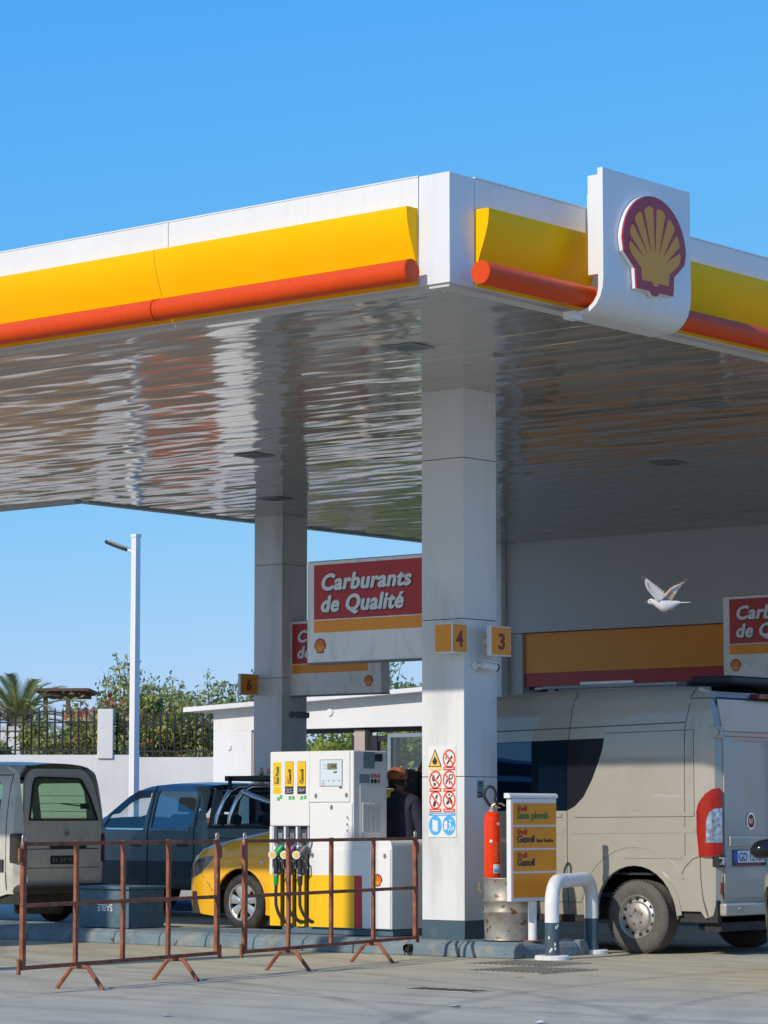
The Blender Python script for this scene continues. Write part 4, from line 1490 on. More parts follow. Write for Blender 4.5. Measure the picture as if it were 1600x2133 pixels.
for q in range(7):
    m = MB()
    a = rng.uniform(-1.9, 0.3)
    zz = rng.uniform(0.06, 0.31)
    c = A + Vector((cos(a), sin(a), 0)) * 0.0643 + FZ * zz
    u = Vector((-sin(a), cos(a), 0))
    m.prism([(0.012 * rng.uniform(.4, 1) * cos(t * 1.05), 0.022 * rng.uniform(.4, 1) * sin(t * 1.05)) for t in range(6)], (c, u, FZ), 0.002, 0.004)
    m.build('paint_chip', 'white_paint', hp, smooth=0)

# safety pictogram boards
def picto(x0, x1, z0, z1, y, label):
    t = thing('safety_notice', label, 'safety sign', ((x0 + x1) / 2, y, z0), group='safety pictogram boards')
    m = MB()
    W_, H_ = x1 - x0, z1 - z0
    m.box(x0, x1, y - 0.006, y - 0.001, z0, z1)
    m.build('board', 'clean_white', t, smooth=0, bev=0.001)
    fr = (Vector((x0, y - 0.006, z0)), FX * W_ / 1.0, FZ * H_ / 2.62)
    fr = front(x0, y - 0.006, z0)
    k = W_ / 1.0
    def at(cx, cy):
        return cx * W_, cy * H_
    r = 0.225 * W_
    cols = (0.26, 0.76)
    rows = (0.865, 0.63, 0.405, 0.13)
    sy = 1.32 * 0.92
    # warning triangle with a flame
    cx, cy = at(cols[0] - 0.01, rows[0] - 0.012)
    m = MB()
    m.prism([(cx - 0.245 * W_, cy - 0.21 * W_), (cx + 0.245 * W_, cy - 0.21 * W_), (cx, cy + 0.30 * W_)], fr, 0.002, 0.001)
    m.build('triangle_border', 'ink', t, smooth=0)
    m = MB()
    m.prism([(cx - 0.20 * W_, cy - 0.185 * W_), (cx + 0.20 * W_, cy - 0.185 * W_), (cx, cy + 0.235 * W_)], fr, 0.004, 0.001)
    m.build('triangle', 'sign_amber', t, smooth=0)
    m = MB()
    fl = [(-0.05, -0.13), (-0.09, -0.06), (-0.075, 0.02), (-0.045, -0.015), (-0.035, 0.055), (0.0, 0.12), (0.02, 0.03), (0.055, 0.06), (0.06, 0.0), (0.09, -0.03), (0.075, -0.10), (0.045, -0.13)]
    m.prism([(cx + a * W_, cy - 0.01 * W_ + b * W_) for a, b in fl], fr, 0.006, 0.001)
    m.build('flame', 'ink', t, smooth=0)
    icons = {
        (0, 1): [[(-0.10, -0.13), (-0.065, -0.17), (0.13, 0.05), (0.095, 0.09)], [(-0.13, 0.05), (-0.10, 0.07), (-0.09, -0.02), (-0.12, -0.03)]],
        (1, 0): [[(-0.13, 0.08), (-0.05, 0.13), (0.0, 0.02), (-0.05, -0.06), (-0.11, -0.02)], [(-0.06, -0.08), (0.03, -0.11), (-0.01, -0.18), (-0.07, -0.16)], [(0.03, 0.03), (0.06, 0.0), (0.15, 0.12), (0.12, 0.15)]],
        (1, 1): [[(-0.12, -0.02), (-0.09, -0.06), (0.0, 0.0), (-0.01, 0.04)], [(-0.02, 0.0), (0.01, -0.01), (0.03, -0.14), (0.0, -0.14)], [(-0.14, -0.10), (-0.11, -0.13), (-0.05, -0.06), (-0.07, -0.03)]],
        (2, 0): [[(-0.10, -0.16), (-0.02, -0.19), (0.05, -0.02), (-0.03, 0.03)], [(-0.01, 0.06), (0.04, 0.03), (0.09, 0.13), (0.05, 0.17)]],
        (2, 1): [[(-0.12, -0.10), (-0.05, -0.13), (0.02, -0.05), (0.10, -0.12), (0.13, -0.05), (0.07, 0.03), (0.03, 0.10), (-0.04, 0.06), (-0.06, -0.02)], [(-0.03, 0.13), (0.03, 0.13), (0.03, 0.18), (-0.03, 0.18)], [(0.08, 0.08), (0.13, 0.12), (0.11, 0.15), (0.06, 0.11)]],
    }
    for (rw, cl), polys in icons.items():
        cx, cy = at(cols[cl], rows[rw] - (0.0 if rw else 0.005))
        m = MB()
        m.ring(cx, cy, 0.185 * W_, 0.232 * W_, fr, 0.002, 0.001, sy=1.14)
        m.prism([(cx - 0.155 * W_, cy + 0.13 * W_), (cx - 0.12 * W_, cy + 0.165 * W_), (cx + 0.155 * W_, cy - 0.13 * W_), (cx + 0.12 * W_, cy - 0.165 * W_)], fr, 0.0045, 0.001)
        m.build('prohibition_ring', 'sign_red', t, smooth=0)
        m = MB()
        for pl in polys:
            m.prism([(cx + a * W_, cy + b * W_) for a, b in pl], fr, 0.0025, 0.001)
        if (rw, cl) == (1, 1):
            m.ring(cx + 0.06 * W_, cy + 0.08 * W_, 0.045 * W_, 0.075 * W_, fr, 0.0025, 0.001)
        m.build('pictogram', 'ink', t, smooth=0)
    for i, (rw, cl) in enumerate(((0, 0), (0, 1), (1, 0), (1, 1), (2, 0), (2, 1))):
        cx, cy = at(cols[cl], rows[rw] - 0.112)
        m = MB()
        m.rect(cx - 0.215 * W_, cx + 0.215 * W_, cy - 0.055 * W_, cy + 0.05 * W_, fr, 0.002, 0.001)
        lb = m.build('caption_bar', 'sign_amber' if i == 0 else 'sign_red', t, smooth=0)
        m = MB()
        m.rect(cx - 0.16 * W_, cx + 0.16 * W_, cy - 0.012 * W_, cy + 0.012 * W_, fr, 0.0035, 0.001)
        m.build('caption', 'plate_white', lb, smooth=0)
    m = MB()
    m.rect(0.02 * W_, 0.985 * W_, 0.235 * H_, 0.265 * H_, fr, 0.002, 0.001)
    for cl in (0, 1):
        cx, cy = at(cols[cl] - 0.01, rows[3])
        m.disc(cx, cy, 0.232 * W_, fr, 0.002, 0.001, n=28, sy=1.2)
    m.build('blue_sign', 'sign_blue', t, smooth=0)
    m = MB()
    cx, cy = at(cols[0] - 0.01, rows[3])
    m.prism([(cx - 0.10 * W_, cy + 0.16 * W_), (cx + 0.10 * W_, cy + 0.13 * W_), (cx + 0.10 * W_, cy - 0.18 * W_), (cx - 0.06 * W_, cy - 0.17 * W_), (cx - 0.10 * W_, cy - 0.12 * W_)], fr, 0.0035, 0.001)
    cx, cy = at(cols[1] - 0.01, rows[3])
    for pl in ([(-0.17, -0.12), (-0.06, -0.12), (-0.06, 0.12), (-0.17, 0.12)], [(-0.01, 0.06), (0.05, 0.08), (0.09, -0.01), (0.04, -0.03)], [(0.03, -0.03), (0.06, -0.03), (0.0, -0.16), (-0.03, -0.15)],
               [(0.065, -0.03), (0.09, -0.03), (0.10, -0.16), (0.07, -0.16)], [(0.125, -0.12), (0.19, -0.12), (0.18, -0.03), (0.135, -0.03)]):
        m.prism([(cx + a * W_, cy + b * W_) for a, b in pl], fr, 0.0035, 0.001)
    m.disc(cx + 0.055 * W_, cy + 0.135 * W_, 0.035 * W_, fr, 0.0035, 0.001, n=14)
    m.rect(0.18 * W_, 0.82 * W_, 0.247 * H_, 0.254 * H_, fr, 0.0035, 0.001)
    m.build('white_pictogram', 'plate_white', t, smooth=0)
picto(-3.678, -3.352, 1.066, 1.908, 4.304, 'white board of round safety pictograms on the near column')
picto(-12.60, -12.27, 1.10, 1.94, 11.749, 'safety pictogram board on the far column partly hidden by the pump')
st = thing('small_notice', 'small grey printed sticker on the near column above the extinguisher', 'sticker', (-3.258, 4.55, 1.43))
m = MB()
m.rect(4.498, 4.600, 1.43, 1.589, flank(-3.26, 0, 0), 0.002, 0.0015)
m.build('paper', 'paper_grey', st, smooth=0)
m = MB()
sf = flank(-3.26, 0, 0)
for a, b, c_, d_ in ((4.525, 4.57, 1.555, 1.575), (4.515, 4.575, 1.535, 1.545), (4.503, 4.56, 1.47, 1.485), (4.55, 4.596, 1.455, 1.475), (4.503, 4.595, 1.435, 1.45)):
    m.rect(a, b, c_, d_, sf, 0.0035, 0.001)
m.build('printed_mark', 'ink', st, smooth=0)

# ------------------------------------------------------------------ rusty crowd barriers
def barrier(a, b, s_posts, stands, label):
    a, b = Vector((*a, 0)), Vector((*b, 0))
    d = (b - a).normalized()
    nrm = Vector((d.y, -d.x, 0))
    t = thing('crowd_barrier', label, 'barrier', tuple(a + d * 0.6), group='rusty steel barriers')
    def pt(s, z, o=0.0):
        return a + d * s + FZ * z + nrm * o
    s0, s1 = s_posts[0], s_posts[-1]
    for z in (0.185, 0.625, 1.06):
        m = MB()
        m.bar(pt(s0, z), pt(s1, z), 0.028, 0.028)
        m.build('rail', 'rust_steel', t, smooth=0, bev=0.003)
    for i, s in enumerate(s_posts):
        m = MB()
        e = i in (0, len(s_posts) - 1)
        w_ = 0.036 if e else 0.030
        lean = rng.uniform(-0.012, 0.012)
        m.bar(pt(s, 0.17), pt(s + lean, 0.62), w_, w_)
        m.bar(pt(s + lean, 0.622), pt(s - lean * 0.3, 1.08), w_, w_)
        m.build('post', 'rust_steel', t, smooth=0, bev=0.003)
        if e:
            m = MB()
            top_ = [pt(s - 0.018, 1.05, 0), pt(s - 0.018, 1.10, 0)] + [pt(s + 0.018 * cos(radians(q)), 1.105 + 0.022 * sin(radians(q)), 0) for q in range(180, -1, -30)] + [pt(s + 0.018, 1.05, 0)]
            m.tube(top_, 0.006, 8)
            m.build('loop', 'dull_steel', t)
            m = MB()
            sd = -1 if i == 0 else 1
            m.bar(pt(s + sd * 0.04, 0.93), pt(s + sd * 0.04, 1.03), 0.035, 0.02)
            m.build('hook', 'rust_steel', t, smooth=0, bev=0.003)
            m = MB()
            m.bar(pt(s + sd * 0.045, 0.14), pt(s + sd * 0.045, 0.25), 0.024, 0.024)
            m.build('hook', 'rust_steel', t, smooth=0, bev=0.003)
    for s in stands:
        for sg in (-1, 1):
            m = MB()
            m.tube([pt(s, 0.165, 0.0), pt(s, 0.16, sg * 0.07), pt(s, 0.001, sg * 0.205)], 0.017, 8)
            m.build('foot', 'rust_steel', t)
        m = MB()
        m.bar(pt(s, 0.15), pt(s, 0.19), 0.06, 0.05)
        m.build('stand_clamp', 'rust_steel', t, smooth=0)
barrier((-2.1, -1.72), (-2.36, -0.43), (-0.72, -0.06, 0.56, 1.19, 1.90), (0.0, 1.30), 'longer standing rusty barrier in front of the sand box and white van')
barrier((-2.6, 1.13), (-2.95, 2.62), (-0.73, 0.0, 0.76, 1.55, 2.38), (0.0, 1.52), 'rusty barrier standing in front of the fuel pump')

# ------------------------------------------------------------------ drain covers, litter
def plate_cover(cx, cy, ang, label, rows=12):
    t = thing('manhole_cover', label, 'manhole cover', (cx, cy, 0), rotz=ang, group='studded steel covers')
    m = MB()
    m.box(-0.36, 0.36, -0.36, 0.36, 0.001, 0.006)
    m.build('plate', 'manhole_steel', t, smooth=0)
    m = MB()
    for i in range(rows):
        for j in range(rows):
            x, y = -0.32 + 0.64 * i / (rows - 1), -0.32 + 0.64 * j / (rows - 1)
            m.box(x - 0.012, x + 0.012, y - 0.012, y + 0.012, 0.0055, 0.013)
    m.build('stud', 'manhole_steel', t, smooth=0, kind='stuff')
    m = MB()
    for a, b, c_, d_ in ((-0.40, 0.40, -0.40, -0.365), (-0.40, 0.40, 0.365, 0.40), (-0.40, -0.365, -0.364, 0.364), (0.365, 0.40, -0.364, 0.364)):
        m.box(a, b, c_, d_, 0.0005, 0.009)
    m.build('frame', 'dull_steel', t, smooth=0)
plate_cover(-1.80, 3.30, 0.0, 'studded steel cover set nearest the hoop guard')
plate_cover(-1.12, 2.45, 0.0, 'studded steel cover set farther out from the hoop guard')
dg = thing('drain_grate', 'small slotted drain grate sunk in the concrete forecourt', 'drain', (0.02, -0.08, 0), rotz=0.0)
m = MB()
m.box(-0.34, 0.34, -0.13, 0.13, 0.001, 0.004)
m.build('frame', 'concrete', dg, smooth=0)
for k in range(7):
    m = MB()
    x = -0.27 + 0.09 * k
    m.box(x - 0.028, x + 0.028, -0.10, 0.10, 0.0045, 0.006)
    m.build('slot', 'dark_void', dg, smooth=0)
hole = thing('kerb_pipe', 'short dark pipe end poking out at the foot of the kerb', 'pipe', (-3.55, 3.84, 0), rotz=0.0)
m = MB()
m.tube([(0, 0.10, 0.07), (0, -0.03, 0.065)], 0.038, 16, cap=False)
m.lathe([(0.0, 0.0), (0.036, 0.0)], (0, 0.0, 0.067), 'y', 16)
m.build('pipe', 'dark_void', hole)
lit = [(1.3, -1.6, 'litter_white', 'white scrap of litter just right of the drain grate'), (0.4, -3.4, 'litter_lilac', 'pale lilac scrap of litter nearest the camera'),
       (2.6, -2.4, 'litter_white', 'small white scrap of litter on the open concrete in front'), (4.6, -3.6, 'litter_tan', 'tan scrap of litter on the open concrete at lower right'),
       (3.2, 3.5, 'litter_white', 'white scrap of litter in front of the beige van rear bumper'), (2.3, 1.4, 'litter_white', 'white scrap of litter in front of the beige van wheel'),
       (-0.6, 1.6, 'litter_tan', 'tan scrap of litter beside the studded steel covers'), (-3.6, -3.2, 'litter_lilac', 'pale lilac scrap of litter below the longer barrier'),
       (1.9, 2.6, 'litter_tan', 'tan scrap of litter below the beige van wheel'), (5.4, -1.0, 'litter_white', 'white scrap of litter at the right edge of the forecourt')]
for x, y, mm, lab in lit:
    m = MB()
    n = 6
    c = [(x + rng.uniform(.7, 1) * 0.045 * cos(k * 1.047), y + rng.uniform(.7, 1) * 0.055 * sin(k * 1.047), 0.004 + rng.uniform(0, 0.018)) for k in range(n)]
    m.add(c + [(x, y, 0.02)], [(k, (k + 1) % n, n) for k in range(n)])
    o = m.build('paper_scrap', mm, None, smooth=0)
    tag(o, lab, 'litter', 'scraps of litter')
# ------------------------------------------------------------------ vehicles
class Shell:
    """Body skin of a vehicle: side sheet in (s, t) = (along the flank and round the tail, up), with roof rounding, tumblehome, nose taper."""
    def __init__(s, prof, y0, y1, xr, R, r, lean, plan):
        s.prof, s.y0, s.y1, s.xr, s.R, s.r, s.lean, s.plan = prof, y0, y1, xr, R, r, lean, plan
        s.L = xr - R
    def h(s, x):
        p = s.prof
        if x <= p[0][0]:
            return p[0][1]
        for i in range(len(p) - 1):
            if x <= p[i + 1][0]:
                f = (x - p[i][0]) / (p[i + 1][0] - p[i][0])
                m0 = (p[i + 1][1] - p[max(i - 1, 0)][1]) / (p[i + 1][0] - p[max(i - 1, 0)][0])
                j = min(i + 2, len(p) - 1)
                m1 = (p[j][1] - p[i][1]) / (p[j][0] - p[i][0])
                d = p[i + 1][0] - p[i][0]
                return (2 * f**3 - 3 * f**2 + 1) * p[i][1] + (f**3 - 2 * f**2 + f) * d * m0 + (-2 * f**3 + 3 * f**2) * p[i + 1][1] + (f**3 - f**2) * d * m1
        return p[-1][1]
    def T(s, x):
        return s.h(min(x, s.xr)) - s.r + s.r * pi / 2
    def at(s, q, t, d=0.0, side=0):
        if q <= s.L:
            x, y, nx, ny = q, 0.0, 0.0, 1.0
        elif q <= s.L + s.R * pi / 2:
            a = (q - s.L) / s.R
            x, y, nx, ny = s.L + s.R * sin(a), s.R * (1 - cos(a)), -sin(a), cos(a)
        else:
            x, y, nx, ny = s.xr, s.R + (q - s.L - s.R * pi / 2), -1.0, 0.0
        hh = s.h(x)
        tt = t - (hh - s.r)
        ins, z = 0.0, t
        if tt > 0:
            a = min(tt / s.r, pi / 2)
            z = hh - s.r + s.r * sin(a)
            ins = s.r * (1 - cos(a))
            z -= d * sin(a)
        ins += s.lean(z) + s.plan(x) + d
        x, y = x + nx * ins, y + ny * ins
        return (x, s.y0 + y if side == 0 else s.y1 - y, z)
    def fn(s, side):
        return lambda q, t, d=0.0: s.at(q, t, d, side)
    def top_line(s, a, b, n=14):
        return [(a + (b - a) * i / n, s.T(a + (b - a) * i / n)) for i in range(n + 1)]
    def panel(s, name, poly, holes, mats, parent, res=0.12, th=0.02, d0=0.0, sides=(0, 1), kind=None, joined=True):
        outs = []
        for sd in sides:
            m = MB()
            curved(m, poly, holes, s.fn(sd), res, th, 0, d0)
            outs.append(m.build(name, mats, parent, smooth=40))
        return outs
    def strip(s, pts, wd, lift, th=0.004, sides=(0, 1), mb=None, res=0.10):
        """thin line laid on the skin."""
        mb = mb or MB()
        for sd in sides:
            f = s.fn(sd)
            P = []
            for (a, b), (c, d) in zip(pts, pts[1:]):
                n = max(1, int(math.hypot(c - a, d - b) / res))
                P += [(a + (c - a) * i / n, b + (d - b) * i / n) for i in range(n)]
            P.append(pts[-1])
            V, F = [], []
            for i, (a, b) in enumerate(P):
                p, q = P[max(i - 1, 0)], P[min(i + 1, len(P) - 1)]
                t = Vector((q[0] - p[0], q[1] - p[1])).normalized()
                n = (-t.y * wd / 2, t.x * wd / 2)
                V += [f(a + n[0], b + n[1], -lift), f(a - n[0], b - n[1], -lift), f(a - n[0], b - n[1], th - lift), f(a + n[0], b + n[1], th - lift)]
            for i in range(len(P) - 1):
                k = 4 * i
                F += [(k, k + 1, k + 5, k + 4), (k + 1, k + 2, k + 6, k + 5), (k + 3, k, k + 4, k + 7)]
            mb.add(V, F)
        return mb
    def roof(s, x0, x1, mats, parent, name='roof', midx=None, n=30, crown=0.03, tail=True, th=0.0):
        """skin across the top from x0 to x1 (and down a sloping screen when the profile falls)."""
        m = MB()
        qs = [x0 + (min(x1, s.L) - x0) * i / n for i in range(n + 1)]
        if tail and x1 >= s.L:
            qs += [s.L + s.R * pi / 2 * i / 6 for i in range(1, 7)]
        k = 8
        V, F, M = [], [], []
        for q in qs:
            a, b = Vector(s.at(q, s.T(q), 0, 0)), Vector(s.at(q, s.T(q), 0, 1))
            for j in range(k + 1):
                f = j / k
                p = a.lerp(b, f)
                p.z += crown * (1 - (2 * f - 1) ** 2)
                V.append(p)
        for i in range(len(qs) - 1):
            for j in range(k):
                F.append((i * (k + 1) + j, i * (k + 1) + j + 1, (i + 1) * (k + 1) + j + 1, (i + 1) * (k + 1) + j))
                M.append(midx((qs[i] + qs[i + 1]) / 2, (j + .5) / k) if midx else 0)
        m.v, m.f, m.m = [tuple(p) for p in V], F, M
        return m.build(name, mats, parent, smooth=40)

def wheel(parent, x, y, r, wdt, side, style, dusty=False):
    """wheel > tyre, rim, hub; side=-1 shows its face towards -y."""
    y_in, y_out = (y, y + wdt) if side < 0 else (y, y - wdt)
    sg = -1 if side < 0 else 1
    c = (x, y, r)
    def L(p):     # profile heights measured from the outer face inwards
        return [(a, -sg * b) for a, b in p]
    t = MB()
    rr = r * (0.60 if style == 'steel' else 0.665)
    tp = [(rr - 0.01, 0.012), (rr + 0.012, 0.002), (r * 0.80, -0.006), (r - 0.035, 0.002), (r - 0.012, 0.018), (r, 0.034)]
    for gk in range(1, 5):
        gy = 0.034 + (wdt - 0.068) * gk / 5
        tp += [(r, gy - 0.006), (r - 0.008, gy - 0.004), (r - 0.008, gy + 0.004), (r, gy + 0.006)]
    tp += [(r, wdt - 0.034), (r - 0.012, wdt - 0.018), (r - 0.035, wdt), (rr, wdt - 0.01)]
    t.lathe(L(tp), c, 'y', 56)
    w_ = t.build('wheel', 'dusty_rubber' if dusty else 'rubber', parent, smooth=50)
    if dusty:
        m = MB()
        for i in range(64):
            a = 2 * pi * i / 64
            for b0, b1, tw in ((0.012, 0.05, 0.02), (wdt - 0.05, wdt - 0.012, -0.02)):
                p, q = (x + (r + 0.001) * cos(a), y - sg * b0, r + (r + 0.001) * sin(a)), (x + (r + 0.001) * cos(a + tw), y - sg * b1, r + (r + 0.001) * sin(a + tw))
                m.bar(p, q, 0.014, 0.007, up=(cos(a), 0, sin(a)))
        m.build('tread', 'dusty_rubber', w_, smooth=0, kind='stuff')
    if style == 'steel':
        m = MB()
        m.lathe(L([(rr, 0.004), (rr - 0.006, -0.002), (rr - 0.014, 0.004), (rr - 0.022, 0.03), (rr - 0.035, 0.045), (rr * 0.70, 0.035), (rr * 0.62, 0.012), (rr * 0.42, -0.004), (rr * 0.25, -0.004), (rr * 0.22, 0.004), (0, 0.004)]), c, 'y', 48)
        m.build('rim', 'dull_steel', w_, smooth=30)
        m = MB()
        for i in range(12):
            a = 2 * pi * i / 12 + 0.1
            fc = (Vector((x + rr * 0.82 * cos(a), y - sg * 0.034, r + rr * 0.82 * sin(a))), Vector((-sg * 1, 0, 0)), FZ)
            m.lathe([(0.0, sg * 0.002), (0.017, sg * 0.002), (0.017, 0)], (x + rr * 0.80 * cos(a), y - sg * 0.036, r + rr * 0.80 * sin(a)), 'y', 10)
        m.build('vent_hole', 'dark_void', w_, smooth=0)
        m = MB()
        for i in range(5):
            a = 2 * pi * i / 5 + 0.5
            m.lathe([(0.0, sg * 0.014), (0.010, sg * 0.012), (0.013, 0), (0.013, -sg * 0.006)], (x + rr * 0.33 * cos(a), y + sg * 0.004, r + rr * 0.33 * sin(a)), 'y', 8)
        m.build('wheel_nut', 'rust_steel', w_)
    else:
        m = MB()
        m.lathe(L([(rr, 0.006), (rr - 0.004, -0.002), (rr - 0.016, 0.0), (rr - 0.02, 0.03), (rr - 0.03, 0.10), (0.02, 0.11)]), c, 'y', 48, ms=[0, 0, 0, 1, 1])
        rim = m.build('rim', ['alloy', 'dark_void'], w_, smooth=30)
        n = 7 if style == 'alloy7' else 9
        sp = MB()
        for i in range(n):
            a = 2 * pi * i / n + 0.25
            d, q = Vector((cos(a), 0, sin(a))), Vector((-sin(a), 0, cos(a)))
            o = Vector(c)
            P = []
            for rad, hw, dep in ((0.045, 0.022, 0.012), (rr * 0.5, 0.040, 0.006), (rr - 0.018, 0.056 if n == 7 else 0.036, 0.010)):
                P.append((o + d * rad + q * hw, o + d * rad - q * hw, dep))
            V = []
            for p0, p1, dep in P:
                mid = (p0 + p1) / 2
                V += [p0 + FY * (-sg * (dep + 0.010)), mid + FY * (-sg * dep), p1 + FY * (-sg * (dep + 0.010)), p1 + FY * (-sg * (dep + 0.035)), p0 + FY * (-sg * (dep + 0.035))]
            F = []
            for k in range(2):
                b = 5 * k
                F += [(b + j, b + (j + 1) % 5, b + 5 + (j + 1) % 5, b + 5 + j) for j in range(5)]
            F += [(4, 3, 2, 1, 0), (10, 11, 12, 13, 14)]
            sp.add(V, F)
        sp.build('spokes', 'alloy', w_, smooth=25)
        hb = MB()
        hb.lathe(L([(0, -0.006), (0.03, -0.004), (0.042, 0.006), (0.062, 0.016), (0.066, 0.05)]), c, 'y', 24)
        hb.build('hub', 'alloy', w_, smooth=40)
    return w_

def floorpan(parent, x0, x1, y0, y1, z0, z1, arches=(), name='underbody'):
    m = MB()
    xs = sorted([x0, x1] + [a for c, r in arches for a in (c - r, c + r)])
    for a, b in zip(xs, xs[1:]):
        mid = (a + b) / 2
        if any(abs(mid - c) < r for c, r in arches):
            m.box(a, b, y0 + 0.30, y1 - 0.30, z0, z1)
            m.box(a, b, y0 + 0.02, y1 - 0.02, max(z1, 0.72), max(z1, 0.72) + 0.02)
        else:
            m.box(a, b, y0, y1, z0, z1)
    m.build(name, 'underbody', parent, smooth=0)

def seat(parent, x, y, z):
    m = MB()
    m.box(x - 0.05, x + 0.42, y - 0.22, y + 0.22, z, z + 0.14)
    m.bar((x + 0.40, y, z + 0.1), (x + 0.55, y, z + 0.62), 0.42, 0.12, up=(1, 0, 0.2))
    m.bar((x + 0.56, y, z + 0.66), (x + 0.60, y, z + 0.84), 0.26, 0.09, up=(1, 0, 0.2))
    m.build('seat', 'seat_cloth', parent, smooth=0, bev=0.03)

# ---- beige high-roof van -------------------------------------------------------------------------
van = thing('parked_van', 'dusty beige high roof van with black side glass and steel wheels', 'van', (-3.6, 6.4, 0))
vprof = [(-6.02, 0.80), (-5.97, 0.98), (-5.60, 1.18), (-5.28, 1.33), (-5.05, 1.50), (-4.72, 1.88), (-4.45, 2.18), (-4.15, 2.36), (-3.8, 2.42), (-3.0, 2.455), (-2.0, 2.46), (-1.24, 2.44)]
def vlean(z):
    a = 0.0
    if z > 1.95:
        a += 0.085 * ((z - 1.95) / 0.45) ** 1.4
    if z < 0.75:
        a += 0.03 * ((0.75 - z) / 0.4) ** 2
    return a
def vplan(x):
    return 0.30 * max(0.0, (-4.9 - x) / 1.12) ** 2
V = Shell(vprof, 5.40, 7.42, -1.24, 0.13, 0.13, vlean, vplan)
RW, FW = -2.125, -5.12
sE = V.L + V.R * pi / 2           # end of the corner arc
arch_r = arc(RW, 0.36, 0.445, 185, -5, 16)
arch_f = arc(FW, 0.36, 0.43, 185, -5, 16)
win = [(-4.02, 1.31), (-2.895, 1.31), (-2.80, 1.352), (-2.70, 1.44), (-2.60, 1.60), (-2.53, 1.75), (-2.48, 1.88), (-2.46, 1.985), (-4.02, 1.955)]
fwin = [(-4.92, 1.40), (-4.20, 1.34), (-4.16, 1.40), (-4.16, 1.92), (-4.22, 1.97), (-4.50, 1.95), (-4.62, 1.85)]
lower = [(-5.98, 0.36)] + arch_f + [(FW + 0.44, 0.34), (RW - 0.46, 0.34)] + arch_r + [(RW + 0.46, 0.40), (-1.42, 0.40), (-1.37, 0.34), (sE, 0.34)]
poly = lower + [(sE, V.T(-1.24))] + V.top_line(-1.30, -5.98, 40)
V.panel('body_side', poly, [win, fwin], 'van_beige', van, res=0.13, th=0.03)
V.roof(-6.0, -1.0, ['van_beige', 'black_glass'], van, midx=lambda x, f: 1 if -5.12 < x < -4.40 and 0.04 < f < 0.96 else 0, n=40)
# side glass: tinted pane and painted black return
pane = [(-4.015, 1.315), (-2.90, 1.315), (-2.90, 1.972), (-4.015, 1.95)]
dark = [(-2.893, 1.318)] + [(a - 0.006, b + 0.003) for a, b in win[2:7]] + [(-2.467, 1.98), (-2.893, 1.973)]
V.panel('side_window', pane, [], 'deep_glass', van, res=0.3, th=0.008, d0=0.003)
V.panel('black_panel', dark, [], 'painted_black', van, res=0.2, th=0.008, d0=0.003)
V.panel('front_window', fwin, [], 'blue_glass', van, res=0.3, th=0.008, d0=0.010)
# rear: body frame, two doors, corner lamps
xr = V.xr
def rear_fn(y, z, d=0.0):
    return (xr - vlean(z) - d - (0.13 - sqrt(max(0, 0.13 ** 2 - max(0, z - 2.31) ** 2)) if z > 2.31 else 0), y, z)
yl, yh = 5.40 + V.R - 0.002, 7.42 - V.R + 0.002
m = MB()
curved(m, [(yl, 0.34), (yh, 0.34), (yh, 2.40), (yl, 2.40)], [], lambda a, b, d=0: rear_fn(a, b, d), 0.15, 0.03)
m.build('rear_frame', 'van_beige', van, smooth=40)
for a, b in ((yl + 0.012, 6.404), (6.412, yh - 0.012)):
    m = MB()
    curved(m, [(a, 0.52), (b, 0.52), (b, 2.325), (a, 2.325)], [], lambda p, q, d=0: rear_fn(p, q, d), 0.15, 0.03, 0, -0.014)
    dr = m.build('rear_door', 'van_beige', van, smooth=40)
    for z in (2.03, 1.985, 0.80):
        m = MB()
        m.add([rear_fn(a + .02, z - .004, -0.0155), rear_fn(b - .02, z - .004, -0.0155), rear_fn(b - .02, z + .004, -0.0155), rear_fn(a + .02, z + .004, -0.0155)], [(0, 1, 2, 3)])
        m.build('door_crease', 'faint_gap', dr, smooth=0)
    m = MB()
    m.add([rear_fn(q, z, -0.0152 if k else -0.004) for k in (0, 1) for q, z in ((a - 0.012, 0.52), (a, 0.52), (a, 2.325), (a - 0.012, 2.325))], [(4, 5, 6, 7), (0, 3, 7, 4), (0, 4, 5, 1)])
    m.build('door_seal', 'gap_dark', dr, smooth=0)
m = MB()
m.add([rear_fn(q, z, -0.016) for q, z in ((yl, 2.327), (yh, 2.327), (yh, 2.345), (yl, 2.345))], [(0, 1, 2, 3)])
m.build('roof_seam', 'gap_dark', van, smooth=0)
m = MB()
m.box(xr - 0.10, xr + 0.02, 6.15, 6.68, 2.345, 2.39)
m.build('brake_light', 'lens_dark_red', van, smooth=0, bev=0.012)
for z in (2.02, 0.855):
    for yy, s in ((yl - 0.035, 1), (yh + 0.035, -1)):
        m = MB()
        x = rear_fn(0, z)[0]
        m.box(x - 0.075, x + 0.018, yy - 0.055, yy + 0.055, z - 0.055, z + 0.055)
        hg = m.build('door_hinge', 'black_plastic' if z < 1 else 'van_beige', van, smooth=0, bev=0.008)
        m = MB()
        m.lathe([(0, 0), (0.016, 0), (0.016, 0.07), (0, 0.07)], (x + 0.024, yy, z - 0.035), 'z', 10)
        m.bar((x + 0.022, yy - 0.05, z + 0.03), (x + 0.022, yy + 0.05, z - 0.02), 0.02, 0.012)
        m.bar((x + 0.022, yy - 0.045, z - 0.03), (x + 0.022, yy + 0.045, z + 0.025), 0.016, 0.012)
        m.build('hinge_pin', 'dull_steel', hg)
